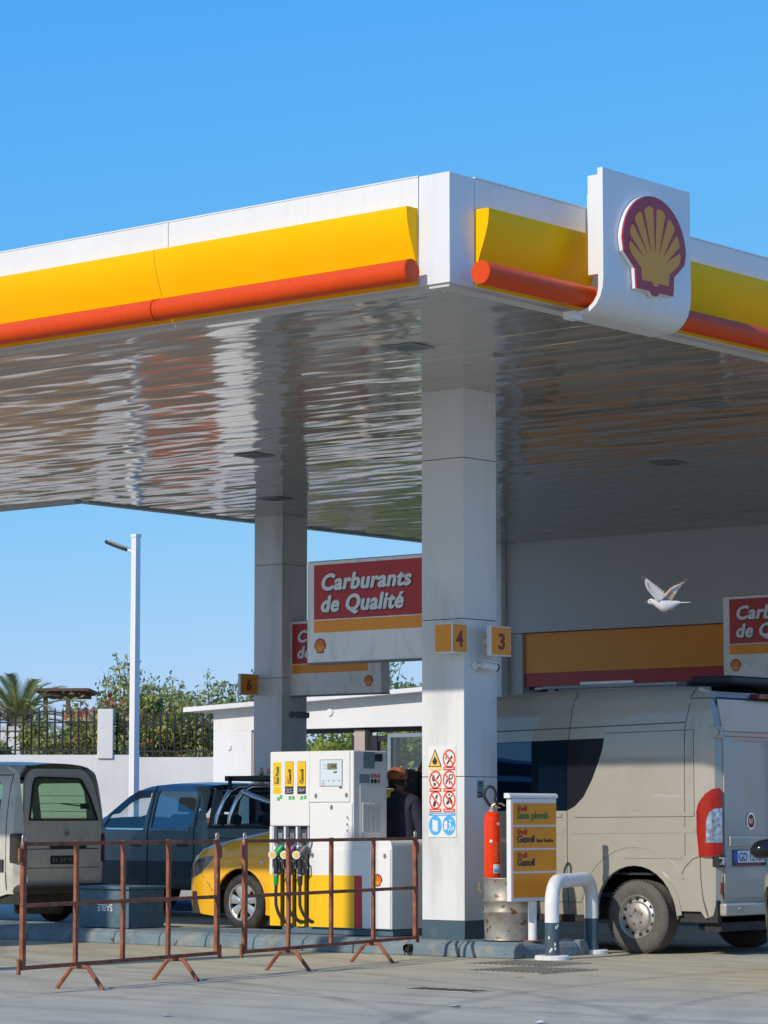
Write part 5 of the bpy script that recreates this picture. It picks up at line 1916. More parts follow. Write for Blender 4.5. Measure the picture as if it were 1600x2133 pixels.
# lamps wrap the corner
for sd in (0, 1):
    lamp = [(V.L - 0.035, 0.895), (V.L - 0.055, 1.10), (V.L - 0.06, 1.30), (V.L - 0.04, 1.37), (V.L + 0.03, 1.46), (V.L + 0.09, 1.505), (sE - 0.045, 1.515), (sE - 0.02, 1.48), (sE - 0.02, 0.895)]
    m = MB()
    curved(m, lamp, [], V.fn(sd), 0.05, 0.03, 0, -0.016)
    lp = m.build('tail_light', 'lens_red', van, smooth=40)
    m = MB()
    clear = [(V.L + 0.035, 1.02), (V.L + 0.04, 1.22), (V.L + 0.06, 1.29), (V.L + 0.10, 1.325), (sE - 0.028, 1.335), (sE - 0.028, 1.02)]
    curved(m, clear, [], V.fn(sd), 0.05, 0.02, 0, -0.020)
    lc = m.build('clear_lens', 'lens_clear', lp, smooth=40)
    m = MB()
    curved(m, [(V.L + 0.038, 1.165), (sE - 0.029, 1.165), (sE - 0.029, 1.185), (V.L + 0.038, 1.185)], [], V.fn(sd), 0.05, 0.01, 0, -0.0215)
    m.build('lens_divider', 'dull_steel', lp, smooth=40)
    m = MB()
    curved(m, [(sE - 0.052, 0.90), (sE - 0.021, 0.90), (sE - 0.021, 1.48), (sE - 0.052, 1.48)], [], V.fn(sd), 0.05, 0.01, 0, -0.0155)
    m.build('dark_edge', 'lens_dark_red', lp, smooth=40)
    m = MB()
    curved(m, [(sE - 0.03, 0.56), (sE + 0.03, 0.56), (sE + 0.03, 0.66), (sE - 0.03, 0.66)], [], V.fn(sd), 0.05, 0.02, 0, -0.008)
    m.build('reflector', 'lens_dark_red', van, smooth=40)
# number plate and badge
m = MB()
x = rear_fn(0, 0.90)[0] + 0.014
m.box(x, x + 0.02, 5.60, 6.26, 0.985, 1.075)
m.build('plate_recess_lip', 'van_beige', van, smooth=0, bev=0.015)
m = MB()
m.box(x, x + 0.012, 5.66, 6.22, 0.81, 0.955)
pl = m.build('number_plate', 'black_plastic', van, smooth=0, bev=0.004)
m = MB()
m.box(x + 0.0125, x + 0.015, 5.73, 6.19, 0.838, 0.947)
m.build('plate_face', 'plate_white', pl, smooth=0)
m = MB()
m.box(x + 0.0125, x + 0.0155, 5.675, 5.729, 0.838, 0.947)
m.build('blue_band', 'plate_blue', pl, smooth=0)
lettering('lettering', 'GD 129SX', flank(x + 0.015, 5.745, 0.853), 0.108, 'ink', pl, bold=0.0005, width=0.43)
m = MB()
for k, cc in enumerate((5.70,)):
    m.rect(cc, cc + 0.42, 0.818, 0.830, flank(x + 0.0122, 0, 0), 0.002, 0.001)
m.build('plate_strip_print', 'red_print', pl, smooth=0)
m = MB()
bx_ = rear_fn(0, 1.22)[0] + 0.014
bf = flank(bx_, 5.965, 1.215)
m.ring(0, 0, 0.056, 0.070, bf, 0.012, 0.012, sy=1.12)
bd = m.build('badge', 'chrome', van, smooth=30)
m = MB()
m.disc(0, 0, 0.0565, bf, 0.008, 0.008, sy=1.12)
m.build('badge_field', 'dark_red', bd, smooth=0)
lettering('lettering', 'FIAT', flank(bx_ + 0.008, 5.965 - 0.035, 1.215 - 0.024), 0.066, 'chrome', bd, bold=0.0005, width=0.07)
# bumpers, sill, seams, crease lines
m = MB()
m.box(xr - 0.16, xr + 0.045, 5.50, 7.32, 0.36, 0.475)
m.build('rear_bumper', 'van_beige', van, smooth=0, bev=0.02)
m = MB()
m.lathe([(0, 0), (0.02, 0), (0.02, 0.012), (0.012, 0.016), (0, 0.01)], (xr + 0.045, 5.72, 0.42), 'x', 14)
m.build('tow_eye_cover', 'dull_steel', van)
m = MB()
m.box(xr - 0.20, xr - 0.02, 5.52, 7.30, 0.22, 0.352)
m.tube([(xr - 0.1, 5.9, 0.24), (xr - 0.5, 5.9, 0.24)], 0.03, 10)
m.tube([(RW, 5.6, 0.33), (RW, 7.2, 0.33)], 0.05, 12)
m.build('chassis', 'underbody', van, smooth=0)
sm = V.strip([(-2.89, 0.40), (-2.89, 1.31)], 0.007, 0.003)
V.strip([(-2.87, 1.975), (-2.86, 2.2), (-2.84, V.T(-2.84))], 0.007, 0.003, mb=sm)
V.strip([(-1.565, 0.90), (-1.56, 2.08), (-1.535, 2.25), (-1.53, V.T(-1.53) - 0.05)], 0.006, 0.003, mb=sm)
V.strip([(-1.52, 2.335), (sE, 2.335)], 0.008, 0.003, mb=sm)
V.strip([(-4.1, 2.06), (-1.565, 2.115)], 0.010, 0.003, mb=sm)
V.strip([(-2.46, 2.03), (-1.46, 2.045), (-1.46, 1.28)], 0.005, 0.003, mb=sm)
V.strip([(RW + 0.50, 0.70), (RW + 0.56, 0.80), (RW + 0.64, 0.87), (RW + 0.70, 0.893), (V.L - 0.03, 0.893)], 0.008, 0.003, mb=sm)
V.strip([(V.L - 0.03, 0.893), (V.L - 0.028, 0.70), (V.L - 0.01, 0.50), (V.L + 0.03, 0.345)], 0.008, 0.003, mb=sm)
V.strip([(-4.03, 0.42), (-4.04, 1.0), (-4.10, 1.31)], 0.008, 0.003, mb=sm)
V.strip([(-4.9, 0.62), (-4.95, 1.0), (-4.93, 1.38)], 0.008, 0.003, mb=sm)
V.strip([(-3.35, 0.62), (-3.35, 0.40)], 0.008, 0.003, mb=sm)
V.strip([(-3.9, 0.46), (-2.75, 0.46), (-2.72, 0.50), (-2.72, 0.62)], 0.006, 0.003, mb=sm)
sm.build('panel_gap', 'van_gap', van, smooth=0)
rb = V.strip([(-3.95, 1.265), (-2.95, 1.265)], 0.030, 0.010, 0.012)
V.strip([(-2.80, 1.265), (-1.46, 1.275)], 0.030, 0.010, 0.012, mb=rb)
V.strip([(-2.25, 0.89), (-1.60, 0.89)], 0.03, 0.006, 0.008, mb=rb)
rb.build('body_crease', 'van_beige', van, smooth=60)
gv = V.strip([(-3.95, 1.115), (-2.93, 1.12)], 0.05, 0.0035, 0.006)
V.strip([(-2.85, 1.12), (-1.44, 1.135)], 0.05, 0.0035, 0.006, mb=gv)
gv.build('rub_strip', 'van_beige', van, smooth=0)
for pts_, w_, l_, t_ in ((arc(RW, 0.36, 0.475, 180, 0, 16), 0.055, 0.010, 0.014), (arc(RW, 0.36, 0.63, 165, 32, 12), 0.03, 0.005, 0.007), (arc(FW, 0.36, 0.46, 180, 0, 16), 0.055, 0.010, 0.014)):
    for sd in (0, 1):
        V.strip(pts_, w_, l_, t_, sides=(sd,)).build('wheel_arch', 'van_beige', van, smooth=60)
m = MB()
for yy in (5.415, 7.405):
    m.box(FW + 0.42, RW - 0.42, yy - 0.012, yy + 0.012, 0.28, 0.345)
m.build('sill', 'underbody', van, smooth=0)
for yy, sd in ((5.425, -1), (7.395, 1)):
    wheel(van, RW, yy, 0.338, 0.215, sd, 'steel', dusty=True)
    wheel(van, FW, yy + 0.01 * -sd, 0.338, 0.215, sd, 'steel', dusty=True)
floorpan(van, -5.9, xr - 0.02, 5.46, 7.36, 0.30, 0.50, ((RW, 0.46), (FW, 0.46)))
m = MB()
m.box(-5.0, -1.45, 5.55, 7.27, 0.51, 0.55)
m.box(-3.2, -3.15, 5.56, 7.26, 0.55, 2.25)
m.box(-5.25, -4.95, 5.65, 7.17, 0.9, 1.30)
m.build('cabin', 'seat_cloth', van, smooth=0)
m = MB()
nose = [(-5.98, 0.34, 0.02), (-6.03, 0.5, 0.0), (-6.05, 0.7, 0.0), (-6.0, 0.84, 0.0)]
VV = []
for px_, pz_, q in nose:
    for j in range(7):
        f = j / 6
        VV.append((px_ + 0.10 * (2 * f - 1) ** 2, 5.69 + (7.13 - 5.69) * f, pz_))
m.add(VV, [(i * 7 + j, i * 7 + j + 1, (i + 1) * 7 + j + 1, (i + 1) * 7 + j) for i in range(3) for j in range(6)])
m.build('front_bumper', 'black_plastic', van)
for yy, s in ((5.32, -1), (7.50, 1)):
    m = MB()
    m.box(-4.86, -4.72, yy - 0.11, yy + 0.11, 1.40, 1.72)
    m.bar((-4.78, yy - s * 0.1, 1.45), (-4.78, yy - s * 0.2, 1.42), 0.05, 0.05)
    m.build('wing_mirror', 'black_plastic', van, smooth=0, bev=0.03)
# roof fittings
for yy in (5.72, 7.10):
    m = MB()
    m.box(-3.4, -1.85, yy - 0.02, yy + 0.02, 2.475, 2.505)
    for x in (-3.3, -2.6, -1.95):
        m.box(x - 0.03, x + 0.03, yy - 0.018, yy + 0.018, 2.42, 2.474)
    m.build('roof_rail', 'grey_metal', van, smooth=0, bev=0.005)
m = MB()
m.box(-2.95, -2.35, 5.70, 5.74, 2.506, 2.535)
m.build('rail_board', 'column_panel', van, smooth=0, bev=0.005)
m = MB()
m.box(-1.90, -1.42, 5.98, 6.70, 2.475, 2.565)
m.build('roof_vent', 'dark_frame', van, smooth=0, bev=0.04, seg=3)
m = MB()
m.box(-2.05, -1.92, 5.98, 6.70, 2.475, 2.52)
m.build('vent_fairing', 'ink_grey', van, smooth=0, bev=0.02)

# ---- small white van at the left ---------------------------------------------------------------------
wv = thing('small_van', 'small old white van with big tailgate window seen from behind', 'van', (-13.2, 7.25, 0))
xr2 = -11.60
wprof = [(-15.0, 1.0), (-14.85, 1.25), (-14.45, 1.62), (-14.1, 1.80), (-13.5, 1.87), (-12.5, 1.885), (-11.6, 1.85)]
def wlean(z):
    return 0.12 * max(0, (z - 1.15) / 0.7) ** 1.3 + (0.02 if z < 0.5 else 0)
WV = Shell(wprof, 6.52, 7.99, xr2, 0.10, 0.17, wlean, lambda x: 0.15 * max(0, (-14.3 - x) / 0.7) ** 2)
wE = WV.L + WV.R * pi / 2
WRr, WRf = -12.38, -14.45
sw1 = rrect(-12.75, -11.93, 1.17, 1.66, 0.09)
sw2 = rrect(-13.75, -12.87, 1.17, 1.66, 0.09)
lower = [(-14.95, 0.32)] + arc(WRf, 0.30, 0.34, 180, 0, 12) + arc(WRr, 0.30, 0.34, 180, 0, 12) + [(-11.8, 0.36), (wE, 0.36)]
WV.panel('body_side', lower + [(wE, WV.T(-11.6))] + WV.top_line(-11.66, -14.95, 24), [sw1, sw2], 'van_white', wv, res=0.14, th=0.025)
WV.roof(-15.0, -11.0, ['van_white', 'green_glass'], wv, midx=lambda x, f: 1 if -14.8 < x < -14.25 else 0, n=28)
for q in (sw1, sw2):
    WV.panel('side_window', q, [], 'green_glass', wv, res=0.3, th=0.006, d0=0.012)
def r2(y, z, d=0.0):
    return (xr2 - wlean(z) * 1.1 - d, y, z)
ya, yb_ = 6.62, 7.89
rwin = [(6.70, 1.225), (7.80, 1.225), (7.74, 1.50), (7.66, 1.68), (7.60, 1.705), (6.88, 1.715), (6.80, 1.70), (6.755, 1.62)]
def body_rear(y, z, d=0):
    k = max(0.0, (z - 1.15) / 0.7) ** 1.3 * 0.12
    f = (y - 7.255) / 0.635
    return (xr2 - wlean(z) * 1.0 - d, 7.255 + f * (0.635 - k), z)
m = MB()
curved(m, [(ya, 0.36), (yb_, 0.36), (yb_, 1.62)] + arc(yb_ - 0.20, 1.62, 0.20, 8, 90, 6) + arc(ya + 0.20, 1.62, 0.20, 90, 172, 6) + [(ya, 1.62)], [rwin], body_rear, 0.12, 0.03)
m.build('rear_frame', 'van_white', wv, smooth=40)
m = MB()
curved(m, [(ya + 0.05, 0.50), (yb_ - 0.10, 0.48), (yb_ - 0.03, 0.75), (yb_ - 0.03, 1.2), (7.82, 1.5), (7.72, 1.74), (6.80, 1.76), (6.66, 1.6), (ya + 0.03, 1.2), (ya + 0.03, 0.75)], [rwin], body_rear, 0.10, 0.02, 0, -0.012)
tg = m.build('tailgate', 'van_white', wv, smooth=40)
m = MB()
curved(m, rwin, [], body_rear, 0.3, 0.006, 0, -0.004)
m.build('tailgate_window', 'green_glass', wv, smooth=40)
seal = [(7.25 + (a - 7.25) * 1.045, 1.47 + (b - 1.47) * 1.06) for a, b in rwin]
m = MB()
curved(m, seal, [[(7.25 + (a - 7.25) * 0.985, 1.47 + (b - 1.47) * 0.98) for a, b in rwin]], body_rear, 0.12, 0.012, 0, -0.019)
m.build('window_seal', 'black_plastic', tg, smooth=40)
m = MB()
for z in (1.315, 1.41, 1.50):
    m.add([body_rear(a, b, -0.007) for a, b in ((6.76, z), (7.74, z), (7.74, z + 0.006), (6.76, z + 0.006))], [(0, 1, 2, 3)])
m.build('heater_line', 'ink_grey', tg, smooth=0)
m = MB()
m.bar(body_rear(7.60, 1.38, -0.03), body_rear(7.22, 1.41, -0.03), 0.016, 0.014)
m.box(xr2 - 0.04, xr2 + 0.03, 7.56, 7.64, 1.35, 1.41)
m.build('wiper', 'black_plastic', tg, smooth=0)
m = MB()
m.bar(body_rear(7.02, 0.905, -0.02), body_rear(7.60, 0.915, -0.02), 0.04, 0.06)
m.build('tailgate_handle', 'gap_dark', tg, smooth=0, bev=0.01)
m = MB()
fr = flank(body_rear(7.2, 0.76, -0.014)[0], 0, 0)
m.rect(7.03, 7.45, 0.70, 0.80, fr, 0.006, 0.005)
np_ = m.build('number_plate', 'ink', tg, smooth=0)
lettering('lettering', '91 59 TU', (Vector((fr[0].x + 0.006, 7.06, 0.722)), FY, FZ), 0.075, 'paper_grey', np_, width=0.36, lift=0.001, th=0.001)
m = MB()
fr2 = flank(body_rear(7.3, 1.07, -0.014)[0], 7.29, 1.075)
m.ring(0, 0, 0.036, 0.043, fr2, 0.004, 0.003)
for a, b in (((-0.03, 0.015), (-0.013, -0.034)), ((-0.013, -0.034), (0.0, 0.005)), ((0.0, 0.005), (0.013, -0.034)), ((0.013, -0.034), (0.03, 0.015))):
    p, q = fr2[0] + FY * a[0] + FZ * a[1] + FX * 0.002, fr2[0] + FY * b[0] + FZ * b[1] + FX * 0.002
    m.bar(p, q, 0.006, 0.004, up=(1, 0, 0))
m.build('badge', 'dull_steel', tg, smooth=0)
m = MB()
m.add([body_rear(a, b, -0.0135) for a, b in ((ya + .04, 0.875), (yb_ - .06, 0.875), (yb_ - .06, 0.885), (ya + .04, 0.885))], [(0, 1, 2, 3)])
m.add([body_rear(a, b, -0.0135) for a, b in ((ya + .04, 0.655), (yb_ - .06, 0.655), (yb_ - .06, 0.662), (ya + .04, 0.662))], [(0, 1, 2, 3)])
m.build('tailgate_crease', 'gap_dark', tg, smooth=0)
for sd in (0, 1):
    m = MB()
    curved(m, rrect(WV.L - 0.03, wE + 0.02, 0.72, 1.06, 0.03), [], WV.fn(sd), 0.04, 0.03, 0, -0.006)
    m.build('tail_light', 'lens_dark_red' if sd else 'gap_dark', wv, smooth=40)  # near side has no lamp: a dark sheet stands for the recess's shade
sm = WV.strip([(-11.80, 0.40), (-11.80, 1.75), (-11.76, WV.T(-11.76))], 0.010, 0.0015)
WV.strip([(-12.82, 0.36), (-12.82, 1.74)], 0.008, 0.0015, mb=sm)
WV.strip([(-14.2, 1.745), (-11.82, 1.745)], 0.010, 0.002, mb=sm)
sm.build('panel_gap', 'gap_dark', wv, smooth=0)
m = MB()
m.box(xr2 - 0.14, xr2 + 0.07, 6.56, 7.95, 0.36, 0.47)
m.build('rear_bumper', 'gap_dark', wv, smooth=0, bev=0.03)
m = MB()
m.box(-11.99, -11.83, 6.50, 6.518, 0.62, 0.76)
m.build('side_vent', 'gap_dark', wv, smooth=0)
floorpan(wv, -14.9, xr2 - 0.03, 6.58, 7.93, 0.24, 0.46, ((WRr, 0.35), (WRf, 0.35)))
m = MB()
m.lathe([(0.16, 0), (0.27, 0.0), (0.29, 0.03), (0.29, 0.12), (0.27, 0.15), (0, 0.15)], (-11.95, 7.2, 0.12), 'z', 28)
m.build('spare_wheel', 'rubber', wv)
for yy, sd in ((6.55, -1), (7.96, 1)):
    wheel(wv, WRr, yy, 0.29, 0.17, sd, 'steel')
    wheel(wv, WRf, yy, 0.29, 0.17, sd, 'steel')
m = MB()
m.box(-14.6, -11.75, 6.60, 7.91, 0.47, 0.50)
m.build('cabin_floor', 'seat_cloth', wv, smooth=0)
for x, y_ in ((-13.9, 6.95), (-13.9, 7.6), (-13.0, 7.0)):
    seat(wv, x, y_, 0.62)
m = MB()
m.bar((-12.8, 6.66, 1.72), (-12.8, 7.85, 1.72), 0.05, 0.04)
m.bar((-14.2, 6.70, 1.60), (-14.2, 7.80, 1.60), 0.06, 0.06)
m.build('interior_hoop', 'seat_cloth', wv, smooth=0)

# ---- blue-grey double-cab pickup -------------------------------------------------------------------------
pk = thing('pickup_truck', 'blue grey double cab pickup with chrome sports bar and roof light bar', 'pickup', (-12.5, 10.6, 0))
pprof = [(-15.10, 0.90), (-14.95, 1.04), (-14.3, 1.12), (-13.75, 1.17), (-13.55, 1.27), (-13.17, 1.53), (-12.98, 1.615), (-12.75, 1.655), (-12.3, 1.67), (-11.85, 1.66), (-11.70, 1.635)]
def plean(z):
    return 0.16 * max(0, (z - 1.10) / 0.55) ** 1.1 + 0.02 * max(0, (0.6 - z) / 0.3)
PK = Shell(pprof, 9.80, 11.50, -11.70, 0.06, 0.07, plean, lambda x: 0.22 * max(0, (-14.4 - x) / 0.7) ** 2)
PE = PK.L + PK.R * pi / 2
PWr, PWf = -10.95, -14.05
w1 = [(-13.52, 1.125), (-12.83, 1.12), (-12.79, 1.16), (-12.75, 1.555), (-12.80, 1.585), (-12.98, 1.575), (-13.14, 1.495), (-13.42, 1.285)]
w2 = [(-12.66, 1.115), (-12.02, 1.105), (-11.96, 1.15), (-11.945, 1.54), (-11.99, 1.575), (-12.62, 1.585), (-12.65, 1.55)]
lower = [(-15.05, 0.40)] + arc(PWf, 0.36, 0.42, 180, 0, 14) + [(PE, 0.36)]
PK.panel('cab_side', lower + [(PE, PK.T(-11.7))] + PK.top_line(-11.75, -15.05, 30), [w1, w2], 'pickup_paint', pk, res=0.12, th=0.03)
PK.roof(-15.08, -11.0, ['pickup_paint', 'clear_glass'], pk, midx=lambda x, f: 1 if -13.62 < x < -13.05 and 0.06 < f < 0.94 else 0, n=34)
PK.panel('front_window', w1, [], 'clear_glass', pk, res=0.3, th=0.006, d0=0.012)
PK.panel('rear_window', w2, [], 'blue_glass', pk, res=0.3, th=0.006, d0=0.012)
m = MB()
vis = [(-13.46, 1.27), (-13.14, 1.505), (-12.98, 1.585), (-12.76, 1.592), (-12.755, 1.50), (-12.93, 1.49), (-13.08, 1.43), (-13.25, 1.30)]
for sd in (0, 1):
    m = MB()
    curved(m, vis, [], PK.fn(sd), 0.1, 0.008, 0, -0.022)
    m.build('wind_deflector', 'visor_blue', pk, smooth=40)
# cab back wall with its window
m = MB()
bw = [(9.87, 0.5), (11.43, 0.5), (11.43, 1.1), (11.30, 1.6), (10.0, 1.6), (9.87, 1.1)]
bwin = [(10.12, 1.17), (11.18, 1.17), (11.10, 1.53), (10.20, 1.53)]
curved(m, bw, [bwin], lambda a, b, d=0: (-11.70 - 0.02 * max(0, b - 1.1) - d, a, b), 0.2, 0.03)
m.build('cab_back', 'pickup_paint', pk, smooth=0)
m = MB()
curved(m, bwin, [], lambda a, b, d=0: (-11.71 - d, a, b), 0.4, 0.006)
m.build('back_window', 'clear_glass', pk, smooth=0)
m = MB()
m.box(-11.695, -11.65, 10.60, 10.66, 1.17, 1.53)
m.box(-11.695, -11.65, 10.12, 11.18, 1.54, 1.57)
m.build('back_window_frame', 'black_plastic', pk, smooth=0)
# lower flank strip in a darker tone
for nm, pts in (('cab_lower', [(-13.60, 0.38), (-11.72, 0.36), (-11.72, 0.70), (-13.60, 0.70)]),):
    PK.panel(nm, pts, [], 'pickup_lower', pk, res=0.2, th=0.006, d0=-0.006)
sm = PK.strip([(-12.72, 0.40), (-12.71, 1.1), (-12.70, 1.60), (-12.72, PK.T(-12.72) - 0.03)], 0.010, 0.0075)
PK.strip([(-11.90, 0.40), (-11.90, 1.1), (-11.89, 1.60)], 0.010, 0.0075, mb=sm)
PK.strip([(-13.55, 0.40), (-13.60, 0.9), (-13.56, 1.12)], 0.010, 0.0075, mb=sm)
sm.build('panel_gap', 'gap_dark', pk, smooth=0)
sl = PK.strip([(-13.45, 1.105), (-12.78, 1.100)], 0.018, 0.008, 0.01)
PK.strip([(-12.66, 1.097), (-11.98, 1.09)], 0.018, 0.008, 0.01, mb=sl)
sl.build('window_trim', 'chrome', pk, smooth=0)
for x0, z0 in ((-13.0, 0.905), (-12.18, 0.90)):
    m = MB()
    y_ = PK.at(x0, z0)[1]
    m.box(x0 - 0.005, x0 + 0.17, y_ - 0.022, y_ - 0.002, z0 - 0.018, z0 + 0.018)
    m.build('door_handle', 'pickup_lower', pk, smooth=0, bev=0.006)
for x0, z0, r in ((-11.815, 1.445, 0.022), (-11.835, 1.34, 0.030)):
    m = MB()
    y_ = PK.at(x0, z0)[1]
    m.lathe([(0, -0.022), (r * 0.7, -0.018), (r, -0.004), (r, 0.004)], (x0, y_, z0), 'y', 16)
    m.build('chrome_stud', 'chrome', pk)
lettering('model_script', 'D&C', (Vector((-11.845, PK.at(-11.82, 1.15)[1] - 0.003, 1.15)), FZ, -FX), 0.07, 'ink', pk, width=0.16)
# load bed
m = MB()
arch = arc(PWr, 0.36, 0.44, 180, 0, 14)
bed = [(-11.66, 0.42)] + arch + [(-9.90, 0.45), (-9.88, 1.10), (-11.66, 1.115)]
for yy, sg in ((9.80, 1), (11.50, -1)):
    curved(m, bed, [], lambda a, b, d=0, yy=yy, sg=sg: (a, yy + sg * (d + 0.02 * max(0, (0.6 - b) / 0.3)), b), 0.15, 0.05)
m.box(-9.92, -9.87, 9.85, 11.45, 0.45, 1.10)
m.box(-11.64, -9.93, 9.86, 11.44, 0.55, 0.60)
m.box(-11.66, -11.62, 9.86, 11.44, 0.605, 1.10)
m.build('load_bed', 'pickup_paint', pk, smooth=30)
m = MB()
for yy in (9.83, 11.47):
    m.box(-11.66, -9.88, yy - 0.045, yy + 0.045, 1.112, 1.15)
m.build('bed_rail', 'black_plastic', pk, smooth=0, bev=0.01)
m = MB()
for yy, sg in ((9.80, 1), (11.50, -1)):
    V_, F_ = [], []
    pts = arc(PWr, 0.36, 0.46, 178, 2, 18)
    for a, b in pts:
        f = ((a - PWr) ** 2 + (b - 0.36) ** 2) ** 0.5
        dx, dz = (a - PWr) / f, (b - 0.36) / f
        V_ += [(a - dx * 0.03, yy - sg * 0.0, b - dz * 0.03), (a - dx * 0.02, yy - sg * 0.05, b - dz * 0.02), (a + dx * 0.06, yy - sg * 0.05, b + dz * 0.06), (a + dx * 0.085, yy - sg * 0.0, b + dz * 0.085)]
    for i in range(len(pts) - 1):
        k = 4 * i
        F_ += [(k + j, k + j + 1, k + 5 + j, k + 4 + j) for j in range(3)]
    m.add(V_, F_)
m.build('arch_flare', 'pickup_paint', pk, smooth=40)
sm = MB()
for yy, s in ((9.798, 1), (11.502, -1)):
    sm.box(-11.66, -9.9, yy - 0.003, yy + 0.002, 0.985, 0.993)
    sm.box(-11.66, -9.9, yy - 0.003, yy + 0.002, 0.70, 0.708)
sm.build('bed_crease', 'gap_dark', pk, smooth=0)
# sports bar
for yy, sg in ((9.90, 1), (11.40, -1)):
    for x0 in (-11.58, -11.36):
        m = MB()
        m.tube([(x0 - 0.02, yy, 1.15), (x0 - 0.01, yy, 1.25), (x0 + 0.05, yy + sg * 0.05, 1.45), (x0 + 0.09, yy + sg * 0.12, 1.57), (x0 + 0.12, yy + sg * 0.22, 1.625), (x0 + 0.13, 10.65, 1.64)], 0.036, 12)
        m.build('sports_bar', 'chrome', pk, smooth=60)
    m = MB()
    m.tube([(-11.25, yy + sg * 0.10, 1.57), (-11.05, yy + sg * 0.09, 1.50), (-10.35, yy, 1.34), (-10.20, yy - sg * 0.0, 1.27), (-10.165, yy, 1.15)], 0.036, 12)
    m.build('bar_brace', 'chrome', pk, smooth=60)
    for x0 in (-11.60, -11.38, -10.165):
        m = MB()
        m.box(x0 - 0.05, x0 + 0.05, yy - 0.045, yy + 0.045, 1.151, 1.162)
        m.build('bar_foot', 'dull_steel', pk, smooth=0)
m = MB()
m.box(-11.52, -11.45, 9.95, 11.35, 1.70, 1.765)
m.box(-11.50, -11.46, 9.99, 10.03, 1.60, 1.70)
m.box(-11.50, -11.46, 11.27, 11.31, 1.60, 1.70)
m.build('light_bar', 'black_plastic', pk, smooth=0, bev=0.008)
m = MB()
m.box(-11.5, -10.62, 10.0, 10.04, 1.71, 1.765)
m.box(-11.5, -10.62, 9.995, 10.045, 1.70, 1.709)
m.build('roof_lamp_bar', 'black_plastic', pk, smooth=0, bev=0.006)
for yy, sd in ((9.815, -1), (11.485, 1)):
    wheel(pk, PWr, yy, 0.36, 0.24, sd, 'steel')
    wheel(pk, PWf, yy, 0.36, 0.24, sd, 'steel')
floorpan(pk, -15.0, -9.92, 9.87, 11.43, 0.34, 0.54, ((PWr, 0.44), (PWf, 0.44)))
m = MB()
m.box(-13.70, -13.40, 9.93, 11.37, 0.75, 1.12)
m.box(-13.4, -11.8, 9.93, 11.37, 0.55, 0.60)
m.build('dashboard', 'black_plastic', pk, smooth=0, bev=0.03)
m = MB()
sc_ = Vector((-13.22, 10.22, 1.10))
a1, a2 = Vector((0.42, 0, 0.9)).normalized(), Vector((0, 1, 0))
m.tube([sc_ + (a1 * cos(k * pi / 12) + a2 * sin(k * pi / 12)) * 0.18 for k in range(24)], 0.017, 8, closed=True)
m.tube([sc_ - a2 * 0.17, sc_ + a2 * 0.17], 0.012, 6)
m.tube([sc_, sc_ + Vector((-0.25, 0, -0.14))], 0.03, 8)
m.build('steering_wheel', 'black_plastic', pk)
for x, y_ in ((-13.0, 10.22), (-13.0, 11.05), (-12.25, 10.22), (-12.25, 11.05)):
    seat(pk, x, y_, 0.66)
m = MB()
m.box(-15.12, -14.98, 9.95, 11.35, 0.42, 0.68)
m.build('front_bumper', 'pickup_lower', pk, smooth=0, bev=0.03)

# ---- yellow taxi -----------------------------------------------------------------------------------------
tx = thing('yellow_car', 'yellow hatchback car with alloy wheels standing behind the fuel pump', 'car', (-8.1, 8.5, 0))
tprof = [(-10.25, 0.58), (-10.22, 0.68), (-10.13, 0.785), (-9.86, 0.905), (-9.48, 0.985), (-9.15, 1.05), (-8.85, 1.10), (-8.62, 1.14), (-8.3, 1.28), (-7.95, 1.45), (-7.6, 1.53), (-7.2, 1.55), (-6.95, 1.50), (-6.75, 1.36), (-6.65, 1.2)]
def tlean(z):
    return 0.20 * max(0, (z - 0.88) / 0.6) ** 1.2 + 0.03 * max(0, (0.45 - z) / 0.3) ** 2
def tplan(x):
    return 0.34 * max(0, (-9.50 - x) / 0.75) ** 2.2
TX = Shell(tprof, 7.70, 9.42, -6.65, 0.14, 0.10, tlean, tplan)
TE = TX.L + TX.R * pi / 2
TWf, TWr = -9.175, -7.30
ow = [(-8.45, 0.98), (-7.65, 0.97), (-7.62, 1.38), (-7.75, 1.40), (-7.98, 1.34)]
ow2 = [(-7.52, 0.97), (-7.0, 1.0), (-6.95, 1.2), (-7.05, 1.36), (-7.3, 1.41), (-7.5, 1.41)]
lower = [(-10.22, 0.24), (-10.05, 0.19), (-9.62, 0.155)] + arc(TWf, 0.31, 0.375, 200, -20, 18)[0:] + [(-8.75, 0.17), (-7.72, 0.17)] + arc(TWr, 0.31, 0.375, 200, -20, 18) + [(-6.85, 0.25), (TE, 0.28)]
hl = [(-10.19, 0.585), (-10.13, 0.68), (-9.98, 0.765), (-9.72, 0.815), (-9.56, 0.815), (-9.66, 0.735), (-9.82, 0.625), (-10.05, 0.57)]
TX.panel('body_side', lower + [(TE, TX.T(-6.65))] + TX.top_line(-6.72, -10.22, 36), [ow, ow2, hl], 'taxi_yellow', tx, res=0.09, th=0.02)
TX.roof(-10.24, -5.7, ['taxi_yellow', 'blue_glass'], tx, midx=lambda x, f: 1 if -8.55 < x < -7.95 and .06 < f < .94 else 0, n=40)
TX.panel('headlight', hl, [], 'lamp_glass', tx, res=0.06, th=0.01, d0=0.004)
for sd in (0, 1):
    m = MB()
    curved(m, arc(-9.93, 0.675, 0.045, 0, 345, 12), [], TX.fn(sd), 0.06, 0.003, 0, 0.003)
    m.build('headlight_bowl', 'chrome', tx, smooth=40)
TX.panel('front_window', ow, [], 'blue_glass', tx, res=0.3, th=0.006, d0=0.01)
TX.panel('rear_window', ow2, [], 'blue_glass', tx, res=0.3, th=0.006, d0=0.01)
sm = TX.strip([(-8.60, 0.20), (-8.64, 0.6), (-8.66, 0.80), (-8.62, 0.98)], 0.008, 0.0015)
